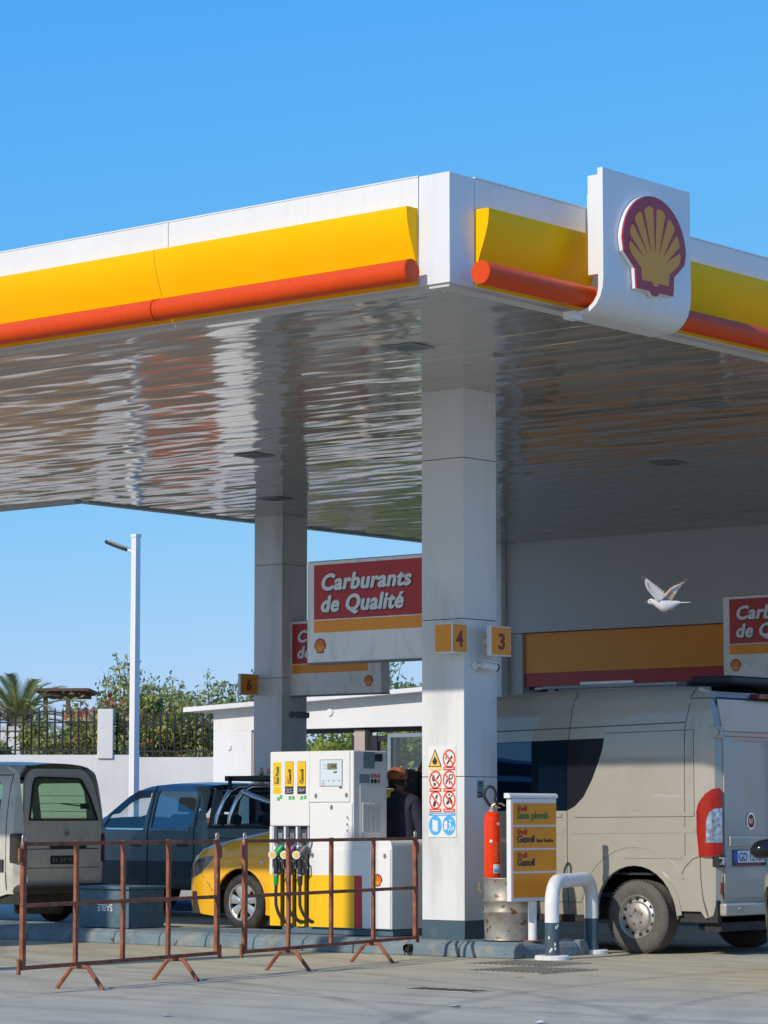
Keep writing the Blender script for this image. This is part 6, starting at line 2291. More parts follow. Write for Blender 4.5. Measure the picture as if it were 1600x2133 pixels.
TX.strip([(-7.57, 0.20), (-7.57, 0.95)], 0.008, 0.0015, mb=sm)
TX.strip([(-9.80, 0.60), (-9.66, 0.50), (-9.60, 0.42)], 0.007, 0.0015, mb=sm)
sm.build('panel_gap', 'gap_dark', tx, smooth=0)
cr = TX.strip([(-9.5, 0.79), (-9.1, 0.81), (-8.85, 0.80), (-8.7, 0.79)], 0.03, 0.006, 0.008)
TX.strip(arc(TWf, 0.31, 0.395, 190, -10, 16), 0.03, 0.006, 0.008, mb=cr)
TX.strip(arc(TWr, 0.31, 0.395, 190, -10, 16), 0.03, 0.006, 0.008, mb=cr)
cr.build('wing_crease', 'taxi_yellow', tx, smooth=60)
m = MB()
m.disc(0, 0, 0.030, front(-8.85, TX.at(-8.85, 0.76)[1], 0.76), 0.006, 0.01, sy=0.55)
ind = m.build('side_repeater', 'lens_clear', tx, smooth=40)
m = MB()
m.disc(-0.006, 0, 0.012, front(-8.85, TX.at(-8.85, 0.76)[1], 0.76), 0.008, 0.002, sy=0.8)
m.build('repeater_bulb', 'chrome', ind)
m = MB()
V_ = []
for zz, dx in ((0.18, 0.10), (0.24, 0.03), (0.40, 0.0), (0.58, 0.0), (0.64, 0.02)):
    for j in range(9):
        f = j / 8
        V_.append((-10.26 + dx + 0.14 * abs(2 * f - 1) ** 3, 8.0 + (9.12 - 8.0) * f, zz))
m.add(V_, [(i * 9 + j, i * 9 + j + 1, (i + 1) * 9 + j + 1, (i + 1) * 9 + j) for i in range(4) for j in range(8)])
m.build('front_bumper', 'taxi_yellow', tx)
m = MB()
m.box(-8.74, -7.75, 7.735, 7.78, 0.15, 0.21)
m.build('sill', 'clean_white', tx, smooth=0, bev=0.01)
for yy, sd in ((7.735, -1), (9.385, 1)):
    wheel(tx, TWf, yy, 0.312, 0.20, sd, 'alloy7')
    wheel(tx, TWr, yy, 0.312, 0.20, sd, 'alloy7')
floorpan(tx, -10.0, -6.75, 7.80, 9.32, 0.18, 0.42, ((TWf, 0.40), (TWr, 0.40)))
m = MB()
for x in (TWf, TWr):
    for y_ in (7.98, 9.12):
        m.box(x - 0.38, x + 0.38, y_ - 0.02, y_ + 0.02, 0.20, 0.70)
m.build('wheel_well', 'dark_void', tx, smooth=0)
m = MB()
m.box(-8.6, -6.75, 7.84, 9.28, 0.43, 0.60)
m.box(-8.65, -8.40, 7.90, 9.22, 0.60, 0.98)
m.build('interior', 'seat_cloth', tx, smooth=0)

tx.location += Vector((0.555, -0.60, 0.0))

# ---- car at the right edge, driving away ------------------------------------------------------------------
rc_loc = rg(3.125, 22.4)
hd = Vector((sin(-YAW), cos(-YAW), 0))
rc = thing('parked_car', 'champagne car with black door mirror cut off by the frame edge', 'car', (rc_loc.x, rc_loc.y, 0), rotz=atan2(-cos(YAW), sin(YAW)))
# local frame: nose towards -x, near flank at y = 0
rprof = [(-2.15, 0.55), (-2.10, 0.66), (-1.9, 0.76), (-1.4, 0.88), (-1.0, 0.95), (-0.75, 1.02), (-0.3, 1.25), (0.1, 1.40), (0.6, 1.46), (1.2, 1.44), (1.7, 1.25), (2.0, 1.05), (2.1, 0.95)]
RC = Shell(rprof, 0.0, 1.72, 2.1, 0.2, 0.10, lambda z: 0.20 * max(0, (z - 0.85) / 0.6) ** 1.2 + 0.04 * max(0, (0.45 - z) / 0.3) ** 2, lambda x: 0.40 * max(0, (-1.45 - x) / 0.7) ** 2.2)
RE = RC.L + RC.R * pi / 2
rw = [(-0.55, 0.93), (0.50, 0.93), (0.50, 1.34), (0.2, 1.32), (-0.15, 1.18)]
rw2 = [(0.58, 0.93), (1.45, 0.97), (1.55, 1.10), (1.3, 1.28), (0.58, 1.35)]
lower = [(-2.1, 0.22), (-1.75, 0.18)] + arc(-1.30, 0.32, 0.37, 200, -20, 16) + [(-0.85, 0.18), (0.85, 0.18)] + arc(1.35, 0.32, 0.37, 200, -20, 16) + [(1.8, 0.25), (RE, 0.28)]
RC.panel('body_side', lower + [(RE, RC.T(2.1))] + RC.top_line(2.0, -2.1, 30), [rw, rw2], 'champagne', rc, res=0.11, th=0.02)
RC.roof(-2.14, 2.5, ['champagne', 'black_glass'], rc, midx=lambda x, f: 1 if (-0.68 < x < 0.02 or 1.35 < x < 1.95) and .06 < f < .94 else 0, n=30)
RC.panel('side_window', rw, [], 'black_glass', rc, res=0.3, th=0.006, d0=0.008)
RC.panel('rear_window', rw2, [], 'black_glass', rc, res=0.3, th=0.006, d0=0.008)
sm = RC.strip([(-0.80, 0.22), (-0.82, 0.9)], 0.008, 0.0015)
RC.strip([(0.54, 0.22), (0.54, 0.92)], 0.008, 0.0015, mb=sm)
sm.build('panel_gap', 'gap_dark', rc, smooth=0)
tl = RC.panel('headlight', [(-2.08, 0.56), (-1.98, 0.66), (-1.66, 0.76), (-1.70, 0.68), (-1.9, 0.57)], [], 'lens_dark_red', rc, res=0.08, th=0.01, d0=-0.006)
m = MB()
for y_, s in ((-0.12, -1), (1.84, 1)):
    m = MB()
    V_, F_ = [], []
    for k in range(9):                      # shell of the mirror, blunt to the rear, pointed forward
        f_ = k / 8
        yy_ = y_ + s * (-0.13 + 0.26 * f_)
        e_ = (1 - abs(2 * f_ - 1) ** 3.0) ** 0.5 if 0 < k < 8 else 0.25
        for j in range(12):
            a_ = 2 * pi * j / 12
            V_.append((-0.42 + 0.085 * e_ * cos(a_) * (1.0 if cos(a_) > 0 else 1.25), yy_, 1.0 + (0.075 * sin(a_) - 0.02 * f_ + 0.02) * e_ - 0.012 * f_))
    for i in range(8):
        F_ += [(i * 12 + j, i * 12 + (j + 1) % 12, (i + 1) * 12 + (j + 1) % 12, (i + 1) * 12 + j) for j in range(12)]
    F_ += [tuple(range(12)), tuple(96 + j for j in range(12))]
    m.add(V_, F_)
    mr_ = m.build('door_mirror', 'gloss_black', rc, smooth=60)
    m = MB()
    m.bar((-0.42, y_ - s * 0.08, 0.93), (-0.40, y_ - s * 0.18, 0.90), 0.05, 0.04)
    m.build('mirror_arm', 'black_plastic', mr_, smooth=0)
for y_, sd in ((0.03, -1), (1.69, 1)):
    wheel(rc, -1.30, y_, 0.32, 0.20, sd, 'alloy9')
    wheel(rc, 1.35, y_, 0.32, 0.20, sd, 'alloy9')
floorpan(rc, -2.0, 2.0, 0.12, 1.60, 0.18, 0.42, ((-1.30, 0.40), (1.35, 0.40)))
m = MB()
for x in (-1.30, 1.35):
    for y_ in (0.28, 1.44):
        m.box(x - 0.38, x + 0.38, y_ - 0.02, y_ + 0.02, 0.20, 0.70)
m.build('wheel_well', 'dark_void', rc, smooth=0)
m = MB()
m.box(-0.7, 1.7, 0.14, 1.58, 0.43, 0.86)
m.build('interior', 'seat_cloth', rc, smooth=0)
m = MB()
m.box(-2.16, -2.04, 0.35, 1.37, 0.22, 0.56)
m.build('front_bumper', 'champagne', rc, smooth=0, bev=0.04)
m = MB()
m.box(2.02, 2.10, 0.22, 1.50, 0.60, 0.95)
m.build('tailgate', 'champagne', rc, smooth=0, bev=0.03)
m = MB()
m.box(2.0, 2.16, 0.14, 1.58, 0.28, 0.595)
m.build('rear_bumper', 'champagne', rc, smooth=0, bev=0.06, seg=3)
for y_ in (0.30, 1.42):
    m = MB()
    m.box(2.07, 2.115, y_ - 0.13, y_ + 0.13, 0.74, 0.90)
    m.build('tail_light', 'lens_dark_red', rc, smooth=0, bev=0.02)
m = MB()
m.box(2.10, 2.115, 0.62, 1.10, 0.66, 0.76)
m.build('number_plate', 'plate_white', rc, smooth=0, bev=0.004)
# ------------------------------------------------------------------ surroundings
# low white kiosk behind the pumps
kk = thing('white_kiosk', 'low white flat roofed building with see through windows behind the pumps', 'building', (-18, 20.8, 0))
m = MB()
V_, q = [], 0
y0, y1 = 20.0, 21.7
xa, xb = -21.13, -12.7
def zr(x):
    return 3.17 + 0.03 * (x - xa)
m.add([(xa, y0, 2.735), (xb, y0, 2.735), (xb, y0, zr(xb)), (xa, y0, zr(xa)), (xa, y1, 2.735), (xb, y1, 2.735), (xb, y1, zr(xb)), (xa, y1, zr(xa))],
      [(0, 1, 2, 3), (5, 4, 7, 6), (4, 0, 3, 7), (1, 5, 6, 2), (0, 4, 5, 1)])
m.box(xa, -20.24, y0, y0 + 0.25, 0, 2.734)
m.box(xa, xa + 0.25, y0 + 0.251, y1, 0, 2.734)
m.box(-13.4, xb, y0, y0 + 0.25, 0, 2.734)
m.build('wall', 'plaster', kk, smooth=0)
m = MB()
m.add([(-21.62, y0 - 0.25, 3.07), (xb, y0 - 0.25, zr(xb) + 0.004), (xb, y1, zr(xb) + 0.004), (-21.62, y1, 3.07), (-21.62, y0 - 0.25, 3.15), (xb, y0 - 0.25, zr(xb) + 0.07), (xb, y1, zr(xb) + 0.07), (-21.62, y1, 3.15)],
      [(3, 2, 1, 0), (4, 5, 6, 7), (0, 1, 5, 4), (1, 2, 6, 5), (2, 3, 7, 6), (3, 0, 4, 7)])
m.build('roof_slab', 'plaster', kk, smooth=0)
m = MB()
m.box(-20.235, -20.15, y0 + 0.02, y0 + 0.3, 0, 2.70)
m.build('door_jamb', 'beige_jamb', kk, smooth=0)
m = MB()
m.box(-18.01, -17.78, y0 + 0.10, y0 + 0.3, 0, 2.70)
m.build('door_jamb', 'beige_jamb', kk, smooth=0)
for q in ((-20.15, -13.4, y0 + 0.25, y0 + 0.33, 2.66, 2.734), (-18.16, -18.02, y0 + 0.2, y0 + 0.3, 0, 2.60), (-17.77, -17.60, y0 + 0.2, y0 + 0.3, 0, 2.60), (-17.25, -17.18, y0 + 0.2, y0 + 0.3, 0, 2.60),
          (-17.598, -17.252, y0 + 0.22, y0 + 0.28, 2.50, 2.60)):
    m = MB()
    m.box(*q)
    m.build('window_frame', 'dark_frame', kk, smooth=0)
for q in ((-17.17, -17.10, 0, 2.62), (-15.5, -15.43, 0, 2.62), (-17.099, -15.501, 2.55, 2.62), (-17.099, -15.501, 1.10, 1.16)):
    m = MB()
    m.box(q[0], q[1], y0 - 0.05, y0 + 0.02, q[2], q[3])
    m.build('booth_frame', 'grey_metal', kk, smooth=0, bev=0.01)
m = MB()
m.box(-17.099, -15.501, y0 - 0.02, y0 - 0.01, 1.161, 2.549)
m.box(-17.6, -17.25, y0 + 0.24, y0 + 0.25, 1.0, 2.42)
m.build('booth_glass', 'green_glass', kk, smooth=0)
m = MB()
m.box(-16.62, -16.45, y0 + 0.5, y0 + 0.6, 0, 2.6)
m.build('inner_post', 'dark_frame', kk, smooth=0)
m = MB()
m.lathe([(0, -0.03), (0.06, -0.03), (0.075, 0.0), (0.0, 0.0)], (-18.45, y0, 3.0), 'y', 16)
m.build('wall_lamp', 'clean_white', kk)
m = MB()
m.lathe([(0, -0.03), (0.05, -0.03), (0.06, 0.0), (0.0, 0.0)], (-20.75, y0, 2.45), 'y', 16)
m.build('wall_lamp', 'clean_white', kk)

# iron railings; bars are parts, alike ones share a mesh
def railing(name, a, b, z0, z1, n, label, finial=True, group='iron railings on the boundary wall'):
    a, b = Vector((*a[:2], 0)), Vector((*b[:2], 0))
    t = thing(name, label, 'fence', tuple((a + b) / 2), group=group)
    L = b - a
    m = MB()
    for z in (z0 + 0.12 * (z1 - z0), z0 + 0.80 * (z1 - z0)):
        m.bar(a + FZ * z, b + FZ * z, 0.035, 0.035)
    m.build('rail', 'iron', t, smooth=0)
    first = None
    for i in range(n):
        p = a + L * (i + 0.5) / n
        if first is None:
            m = MB()
            m.bar(p + FZ * z0, p + FZ * z1, 0.028, 0.028)
            if finial:
                m.prism([(-0.02, 0.0), (0.02, 0.0), (0.035, 0.06), (0.06, 0.05), (0.02, 0.09), (0.0, 0.18), (-0.02, 0.09), (-0.06, 0.05), (-0.035, 0.06)], (p + FZ * (z1 - 0.02), L.normalized(), FZ), 0.008, 0.016)
            first = (m.build('bar', 'iron', t, smooth=0), p)
        else:
            o = first[0].copy()
            COL.objects.link(o)
            o.parent = t
            o.location = p - first[1]
    return t
GW = 62.0
def wx(px):
    return (px - 800) * GW / 6011.5
bw = thing('boundary_wall', 'white plastered boundary wall carrying square pillars and iron railings', 'wall', tuple(rg(-5.5, GW)))
def wall_box(m, r0, r1, g0, g1, z0, z1):
    P = [rg(r0, g0), rg(r1, g0), rg(r1, g1), rg(r0, g1)]
    m.add([tuple(p + FZ * z0) for p in P] + [tuple(p + FZ * z1) for p in P], [(3, 2, 1, 0), (4, 5, 6, 7), (0, 1, 5, 4), (1, 2, 6, 5), (2, 3, 7, 6), (3, 0, 4, 7)])
FT = ((-16, wx(195), 1.24, 'added_ochre'), (wx(195) + 0.001, wx(292), 1.28, 'plaster'), (wx(292) + 0.001, wx(470), 1.24, 'added_terracotta'), (wx(470) + 0.001, 4.0, 1.28, 'plaster'))  # hidden ochre and terracotta feet are added to tint the ceiling's reflections
m = MB()
for r0, r1, zf, _ in FT:
    wall_box(m, r0, r1, GW, GW + 0.25, zf + 0.002, 2.58 if r1 < wx(300) else 2.53)
m.build('wall', 'plaster', bw, smooth=0)
for r0, r1, zf, mm in FT:
    m = MB()
    wall_box(m, r0, r1, GW - 0.03, GW + 0.26, 0, zf)
    m.build('wall_foot', mm, bw, smooth=0)
for r0, r1 in ((wx(205), wx(237)), (wx(205) - 4.4, wx(237) - 4.4), (wx(446), wx(470))):
    m = MB()
    wall_box(m, r0, r1, GW - 0.05, GW + 0.30, 2.50, 3.56)
    m.build('pillar', 'plaster', bw, smooth=0, bev=0.01)
railing('iron_railing', rg(wx(237) - 4.4, GW + 0.12), rg(wx(205), GW + 0.12), 2.58, 3.45, 24, 'spiked iron railing left of the free standing wall pillar')
railing('iron_railing', rg(wx(237), GW + 0.12), rg(wx(446), GW + 0.12), 2.56, 3.40, 14, 'spiked iron railing running right from the wall pillar to the kiosk')
P_, Q_ = Vector((-19.9, 25.6, 0)), Vector((-14.6, 25.6, 0))
railing('iron_railing', P_, Q_, 1.55, 2.80, 28, 'iron railing seen through the openings of the white kiosk')
m = MB()
m.box(-21, -13, 25.5, 25.7, 0, 1.55)
o = m.build('low_wall', 'plaster', None, smooth=0)
tag(o, 'low white wall under the railing behind the kiosk', 'wall')

# lamp post
lp_base = rg((281 - 800) * 55 / 6011.5, 55)
lp = thing('lamp_post', 'tall square white lamp post with a flat lamp head on its left', 'street lamp', tuple(lp_base))
m = MB()
hw = 0.062
m.add([(lp_base.x + sx_ * w_, lp_base.y + sy_ * w_, z) for z, w_ in ((0, hw + 0.012), (6.58, hw)) for sx_, sy_ in ((-1, -1), (1, -1), (1, 1), (-1, 1))],
      [(3, 2, 1, 0), (4, 5, 6, 7), (0, 1, 5, 4), (1, 2, 6, 5), (2, 3, 7, 6), (3, 0, 4, 7)])
m.build('post', 'clean_white', lp, smooth=0)
m = MB()
m.box(lp_base.x - hw - 0.012, lp_base.x + hw + 0.012, lp_base.y - hw - 0.012, lp_base.y + hw + 0.012, 6.581, 6.64)
m.build('post_cap', 'clean_white', lp, smooth=0)
m = MB()
ax = Vector((-1, 0, 0.34)).normalized()
c0 = lp_base + FZ * 6.30 + FX * -0.06
m.tube([c0, c0 + ax * 0.22], 0.03, 10)
m.build('arm', 'clean_white', lp)
m = MB()
nn_ = ax.cross(FY)
outl = [(0.15, 0.05), (0.22, 0.10), (0.45, 0.125), (0.70, 0.10), (0.80, 0.03), (0.80, -0.03), (0.70, -0.10), (0.45, -0.125), (0.22, -0.10), (0.15, -0.05)]
m.prism(outl, (c0, ax, FY), 0.03, 0.055)
hd_ = m.build('lamp_head', 'dark_frame', lp, smooth=0, bev=0.008)
m = MB()
m.prism([(a * 0.8 + 0.12, b * 0.7) for a, b in outl], (c0, ax, FY), -0.0255, 0.004)
m.build('lens', 'ochre_wall', hd_, smooth=0)

# leaf masses
def leaves(mb, pts, size, rnd, flat=0.0, aspect=0.45):
    for p in pts:
        a, b = rnd.uniform(0, 2 * pi), rnd.uniform(-0.9, 1.1)
        d = Vector((cos(a) * cos(b), sin(a) * cos(b), sin(b)))
        s = size * rnd.uniform(0.6, 1.35)
        u = d.cross(Vector((rnd.uniform(-1, 1), rnd.uniform(-1, 1), rnd.uniform(-1, 1)))).normalized()
        P = Vector(p)
        mb.add([P, P + d * s * 0.5 + u * s * aspect * 0.5, P + d * s, P + d * s * 0.5 - u * s * aspect * 0.5], [(0, 1, 2, 3)])

def shrub(name, label, cat, r0, r1, g, depth, z0, zt, n, mtl, size, seed, group, sprigs=10, stems=True, flowers=0):
    rnd = random.Random(seed)
    t = thing(name, label, cat, tuple(rg((r0 + r1) / 2, g + depth / 2)), group=group)
    m = MB()
    cl = []
    k = max(3, int((r1 - r0) * 2.2))
    for i in range(k):
        r = r0 + (r1 - r0) * (i + rnd.random()) / k
        for lev in range(4):
            top = zt(r)
            z = z0 + (top - z0) * (lev + rnd.random()) / 4.2
            cl.append((r + rnd.uniform(-.3, .3), g + rnd.uniform(0, depth), z, rnd.uniform(0.30, 0.62)))
    pts = []
    for i in range(n):
        r, q, z, rad = rnd.choice(cl)
        v = Vector((rnd.gauss(0, 1), rnd.gauss(0, 1), rnd.gauss(0, 1))).normalized() * rad * rnd.random() ** 0.4
        z_ = min(z + v.z, zt(r) + 0.15)
        pts.append(rg(r + v.x, q + v.y, max(z_, z0)))
    # ragged sprigs that stand above the mass
    sp = MB()
    for i in range(sprigs):
        r = rnd.uniform(r0, r1)
        top = zt(r)
        a, b = rg(r, g + depth * rnd.random(), top - 0.5), rg(r + rnd.uniform(-.25, .25), g + depth * rnd.random(), top + rnd.uniform(0.10, 0.5))
        sp.tube([a, (a + b) / 2 + Vector((rnd.uniform(-.05, .05),) * 3), b], [0.012, 0.009, 0.004], 5)
        for j in range(26):
            f = rnd.uniform(0.2, 1)
            pts.append(a.lerp(b, f) + Vector((rnd.gauss(0, .06), rnd.gauss(0, .06), rnd.gauss(0, .05))))
    leaves(m, pts, size, rnd)
    m.build('foliage', mtl, t, smooth=0, fix=False, kind='stuff')
    for j in range(int((r1 - r0) * 1.3)):
        r = r0 + (r1 - r0) * (j + rnd.random()) / max(1, int((r1 - r0) * 1.3))
        for q in range(3):
            a = rg(r, g + depth * 0.5, 0)
            b = rg(r + rnd.uniform(-.5, .5), g + depth * rnd.random(), zt(r) * 0.8)
            sp.tube([a, a.lerp(b, 0.5) + Vector((rnd.uniform(-.1, .1), rnd.uniform(-.1, .1), 0)), b], [0.035, 0.022, 0.008], 6)
    sp.build('stems', 'twig', t)
    if flowers:
        f = MB()
        pp = []
        for i in range(flowers):
            r = rnd.uniform(r0, r1)
            pp.append(rg(r, g + rnd.uniform(-0.1, depth * 0.5), z0 + (zt(r) - z0) * rnd.uniform(0.35, 0.97)))
        leaves(f, pp, size * 0.9, rnd, aspect=0.7)
        f.build('flowers', 'flower_leaf', t, smooth=0, fix=False, kind='stuff')
HG = 'shrubs of the boundary hedge'
shrub('hedge_shrub', 'low olive hedge shrub below the palm behind the left railing', 'hedge', -10.2, -6.6, 63.3, 1.8, 0.4, lambda r: 3.15 + 0.18 * sin(r * 3.1) + 0.1 * sin(r * 9), 27000, 'hedge_leaf', 0.145, 11, HG, 10)
shrub('hedge_shrub', 'hedge shrub with orange blossom around the white wall pillar', 'hedge', -7.0, -4.9, 63.4, 2.2, 0.4, lambda r: 3.80 + 0.15 * sin(r * 4) + 0.35 * max(0, 1 - abs(r + 5.9) / 0.5), 20000, 'hedge_leaf', 0.14, 12, HG, 12, flowers=380)
shrub('hedge_shrub', 'dense hedge shrub behind the railing right of the lamp post', 'hedge', -5.2, -3.2, 63.4, 2.0, 0.4, lambda r: 3.62 + 0.12 * sin(r * 5) + 0.06 * sin(r * 13), 27000, 'hedge_leaf', 0.135, 13, HG, 12, flowers=60)
shrub('leafy_bush', 'airy blue green bush rising above the hedge beside the lamp post', 'bush', -6.5, -4.7, 66.0, 1.6, 2.5, lambda r: 4.25 + 0.30 * sin(r * 4.1 + 1.0) - 0.35 * max(0, (r + 5.4)), 5200, 'bush_leaf', 0.105, 14, 'bushes above the hedge', 26)
shrub('leafy_bush', 'green bush top standing above the kiosk roof left end', 'bush', -4.8, -2.2, 66.0, 1.6, 2.5, lambda r: 4.02 + 0.15 * sin(r * 6.0) + 0.10 * (r + 4), 8000, 'bush_leaf', 0.11, 15, 'bushes above the hedge', 24)
shrub('leafy_bush', 'green bush top showing between the kiosk roof and hanging sign', 'bush', -1.4, 1.2, 60.5, 1.6, 0.6, lambda r: 3.95 + 0.22 * sin(r * 4.5 + 1), 8000, 'bush_leaf', 0.11, 16, 'bushes above the hedge', 26)
shrub('hedge_shrub', 'bright green hedge seen through the kiosk openings', 'hedge', -2.4, 1.6, 57.0, 1.6, 0.2, lambda r: 3.0 + 0.1 * sin(r * 5), 22000, 'bright_leaf', 0.13, 17, HG, 0)

# palm
pa = thing('palm_tree', 'short bushy date palm rising behind the left railing', 'palm tree', tuple(rg(-9.35, 74)))
pb = rg(-9.35, 74)
m = MB()
m.tube([pb, pb + FZ * 1.6, pb + FZ * 3.7], [0.30, 0.26, 0.30], 14)
m.build('trunk', 'trunk', pa)
rnd = random.Random(5)
for i in range(34):
    a = 2 * pi * i * 0.381966 + rnd.uniform(-.2, .2)
    up = 0.25 + 1.15 * (i / 34)
    L = rnd.uniform(1.7, 2.2)
    d = Vector((cos(a), sin(a), 0))
    pts = []
    for k in range(9):
        f = k / 8
        pts.append(pb + FZ * 3.62 + d * L * (cos(up) * f + 0.12 * f * f) + FZ * (L * sin(up) * f - (0.62 - 0.30 * (i / 34)) * L * f ** 2.3))
    m = MB()
    m.tube(pts, [0.026 - 0.0026 * k for k in range(9)], 5)
    for k in range(1, 48):
        f = k / 48
        j = min(int(f * 8), 7)
        p = pts[j].lerp(pts[j + 1], f * 8 - j)
        t_ = (pts[j + 1] - pts[j]).normalized()
        s_ = t_.cross(FZ)
        if s_.length < 0.05:
            s_ = d.cross(FZ)
        s_.normalize()
        ln = 0.42 * (sin(pi * min(1, 0.15 + f * 0.85)) ** 0.5) * rnd.uniform(0.85, 1.1)
        for sg in (-1, 1):
            e = p + (t_ * 0.75 + s_ * sg * 0.62 + FZ * 0.12).normalized() * ln
            wv_ = t_ * 0.022
            m.add([p - wv_, p + wv_, e], [(0, 1, 2)])
    m.build('frond', 'palm_leaf', pa, smooth=0, fix=False)

# pergola beyond the palm
pg = thing('wooden_pergola', 'brown wooden pergola roof on two posts behind the palm', 'pergola', tuple(rg(-8.9, 80)))
m = MB()
wall_box(m, -9.55, -8.4, 80, 83, 4.62, 4.72)
wall_box(m, -9.75, -8.15, 79.8, 83.2, 4.721, 4.80)
m.build('roof', 'wood', pg, smooth=0)
for r in (-9.45, -8.82):
    m = MB()
    wall_box(m, r, r + 0.12, 80.1, 80.22, 0, 4.619)
    m.build('post', 'wood', pg, smooth=0)
# house with an orange tiled roof showing through the hedge
hs = thing('tiled_house', 'ochre house with an orange tiled roof edge behind the hedge', 'house', tuple(rg(-5.8, 72)))
m = MB()
wall_box(m, -7.6, -4.55, 70.5, 76, 0, 3.55)
m.build('wall', 'ochre_wall', hs, smooth=0)
m = MB()
wall_box(m, -7.75, -4.45, 70.3, 76.2, 3.58, 3.66)
m.build('eaves', 'ochre_wall', hs, smooth=0)
first = None
for i in range(15):
    r = -7.7 + i * 0.22
    if first is None:
        m = MB()
        a, b = rg(r, 70.3, 3.67), rg(r, 72.4, 3.90)
        m.tube([a, b], 0.10, 10)
        first = (m.build('roof_tile', 'roof_tile', hs), rg(r, 70.3))
    else:
        o = first[0].copy()
        COL.objects.link(o)
        o.parent = hs
        o.location = rg(r, 70.3) - first[1]
wb = thing('garden_wall', 'low white garden wall with a grey coping under the palm', 'wall', tuple(rg(-9.6, 70)))
m = MB()
wall_box(m, -10.6, -8.75, 69.5, 69.8, 0, 3.32)
m.build('wall', 'plaster', wb, smooth=0)
m = MB()
wall_box(m, -10.65, -8.7, 69.45, 69.85, 3.322, 3.42)
m.build('coping', 'shop_render', wb, smooth=0)

# buildings across the road, mirrored in the dark glass
def block(x0, x1, y0, y1, h, label, mtl, n):
    t = thing('roadside_building', label, 'building', ((x0 + x1) / 2, (y0 + y1) / 2, 0), group='buildings across the road')
    m = MB()
    m.box(x0, x1, y0, y1, 0, h)
    m.build('wall', mtl, t, smooth=0)
    m = MB()
    m.box(x0 - 0.1, x1 + 0.1, y0 - 0.1, y1 + 0.1, h + 0.001, h + 0.25)
    m.build('parapet', 'plaster', t, smooth=0)
    for i in range(n):
        x = x0 + (x1 - x0) * (i + 0.5) / n
        m = MB()
        m.box(x - 0.7, x + 0.7, y1 + 0.001, y1 + 0.04, 0.9, 2.3)
        m.build('window', 'dark_frame', t, smooth=0)
block(-64, -52, -80, -66, 2.75, 'flat roofed building across the road with a low parapet', 'wood', 4)
block(-100, -70, -120, -106, 4.6, 'longer flat roofed building far across the road', 'wood', 6)

# sign mast out of view, and an added unseen slab shading the sand box
ms = thing('sign_mast', 'tall grey steel mast beside the station entrance', 'mast', (-4.90, -8.3, 0))
m = MB()
m.tube([(-4.90, -8.3, 0), (-4.90, -8.3, 8.95)], [0.19, 0.17], 20)
m.build('mast', 'grey_metal', ms)
m = MB()
m.lathe([(0, 0), (0.30, 0), (0.30, 0.03), (0, 0.03)], (-4.90, -8.3, 0.001), 'z', 20)
m.build('base_flange', 'grey_metal', ms)
tm = thing('shade_slab', 'tall unseen slab added to cast shade on the left kerb and sand box', 'sign', (-8.85, -7.5, 0))
m = MB()
m.box(-9.65, -8.05, -7.65, -7.35, 0, 7.9)
m.build('slab', 'clean_white', tm, smooth=0, bev=0.03)
m = MB()
m.box(-9.55, -8.15, -7.665, -7.652, 5.6, 7.7)
m.box(-9.55, -8.15, -7.348, -7.335, 5.6, 7.7)
m.build('yellow_field', 'yellow_print', tm, smooth=0)
# ------------------------------------------------------------------ person behind the pump
def skin_body(name, nodes, edges, mats, assign, parent, sub=2):
    me = bpy.data.meshes.new(name)
    keys = list(nodes)
    ix = {k: i for i, k in enumerate(keys)}
    off = OFF.get(parent.name, Vector((0, 0, 0)))
    me.from_pydata([tuple(Vector(nodes[k][0]) - off) for k in keys], [(ix[a], ix[b]) for a, b in edges], [])
    o = bpy.data.objects.new(name, me)
    COL.objects.link(o)
    o.modifiers.new('skin', 'SKIN')
    if not me.skin_vertices:
        bm = bmesh.new()
        bm.from_mesh(me)
        bm.verts.layers.skin.verify()
        bm.to_mesh(me)
        bm.free()
    for i, k in enumerate(keys):
        r = nodes[k][1]
        me.skin_vertices[0].data[i].radius = r if isinstance(r, tuple) else (r, r)
        me.skin_vertices[0].data[i].use_root = i == 0
    s = o.modifiers.new('sub', 'SUBSURF')
    s.levels = s.render_levels = sub
    dg_ = bpy.context.evaluated_depsgraph_get()
    nm = bpy.data.meshes.new_from_object(o.evaluated_get(dg_))
    bpy.data.objects.remove(o)
    nm.name = name
    nm.materials.clear()
    for q in mats:
        nm.materials.append(MATS[q])
    for p in nm.polygons:
        p.use_smooth = True
        p.material_index = assign(p.center + off)
    o = bpy.data.objects.new(name, nm)
    COL.objects.link(o)
    o.parent = parent
    OFF[o.name] = off
    return o

px_, py_ = -4.70, 5.165
pe = thing('person', 'person in a dark jacket and brown cap standing with back turned behind the pump', 'person', (px_, py_, 0))
def B(x, y, z):
    return (px_ + x, py_ + y, z)
hx = -0.085                                      # the head is bowed towards the left
N_ = {
    'pelvis': (B(0, 0, 0.93), (0.155, 0.115)), 'waist': (B(0, 0.005, 1.08), (0.165, 0.115)), 'chest': (B(-0.01, 0.0, 1.28), (0.175, 0.12)), 'upper': (B(-0.02, -0.005, 1.40), (0.14, 0.10)),
    'neck': (B(-0.05, 0.005, 1.49), (0.062, 0.062)), 'head0': (B(hx + 0.005, 0.02, 1.555), (0.080, 0.085)), 'head1': (B(hx, 0.025, 1.615), (0.086, 0.098)), 'head2': (B(hx, 0.02, 1.675), (0.070, 0.082)),
}
E_ = [('pelvis', 'waist'), ('waist', 'chest'), ('chest', 'upper'), ('upper', 'neck'), ('neck', 'head0'), ('head0', 'head1'), ('head1', 'head2')]
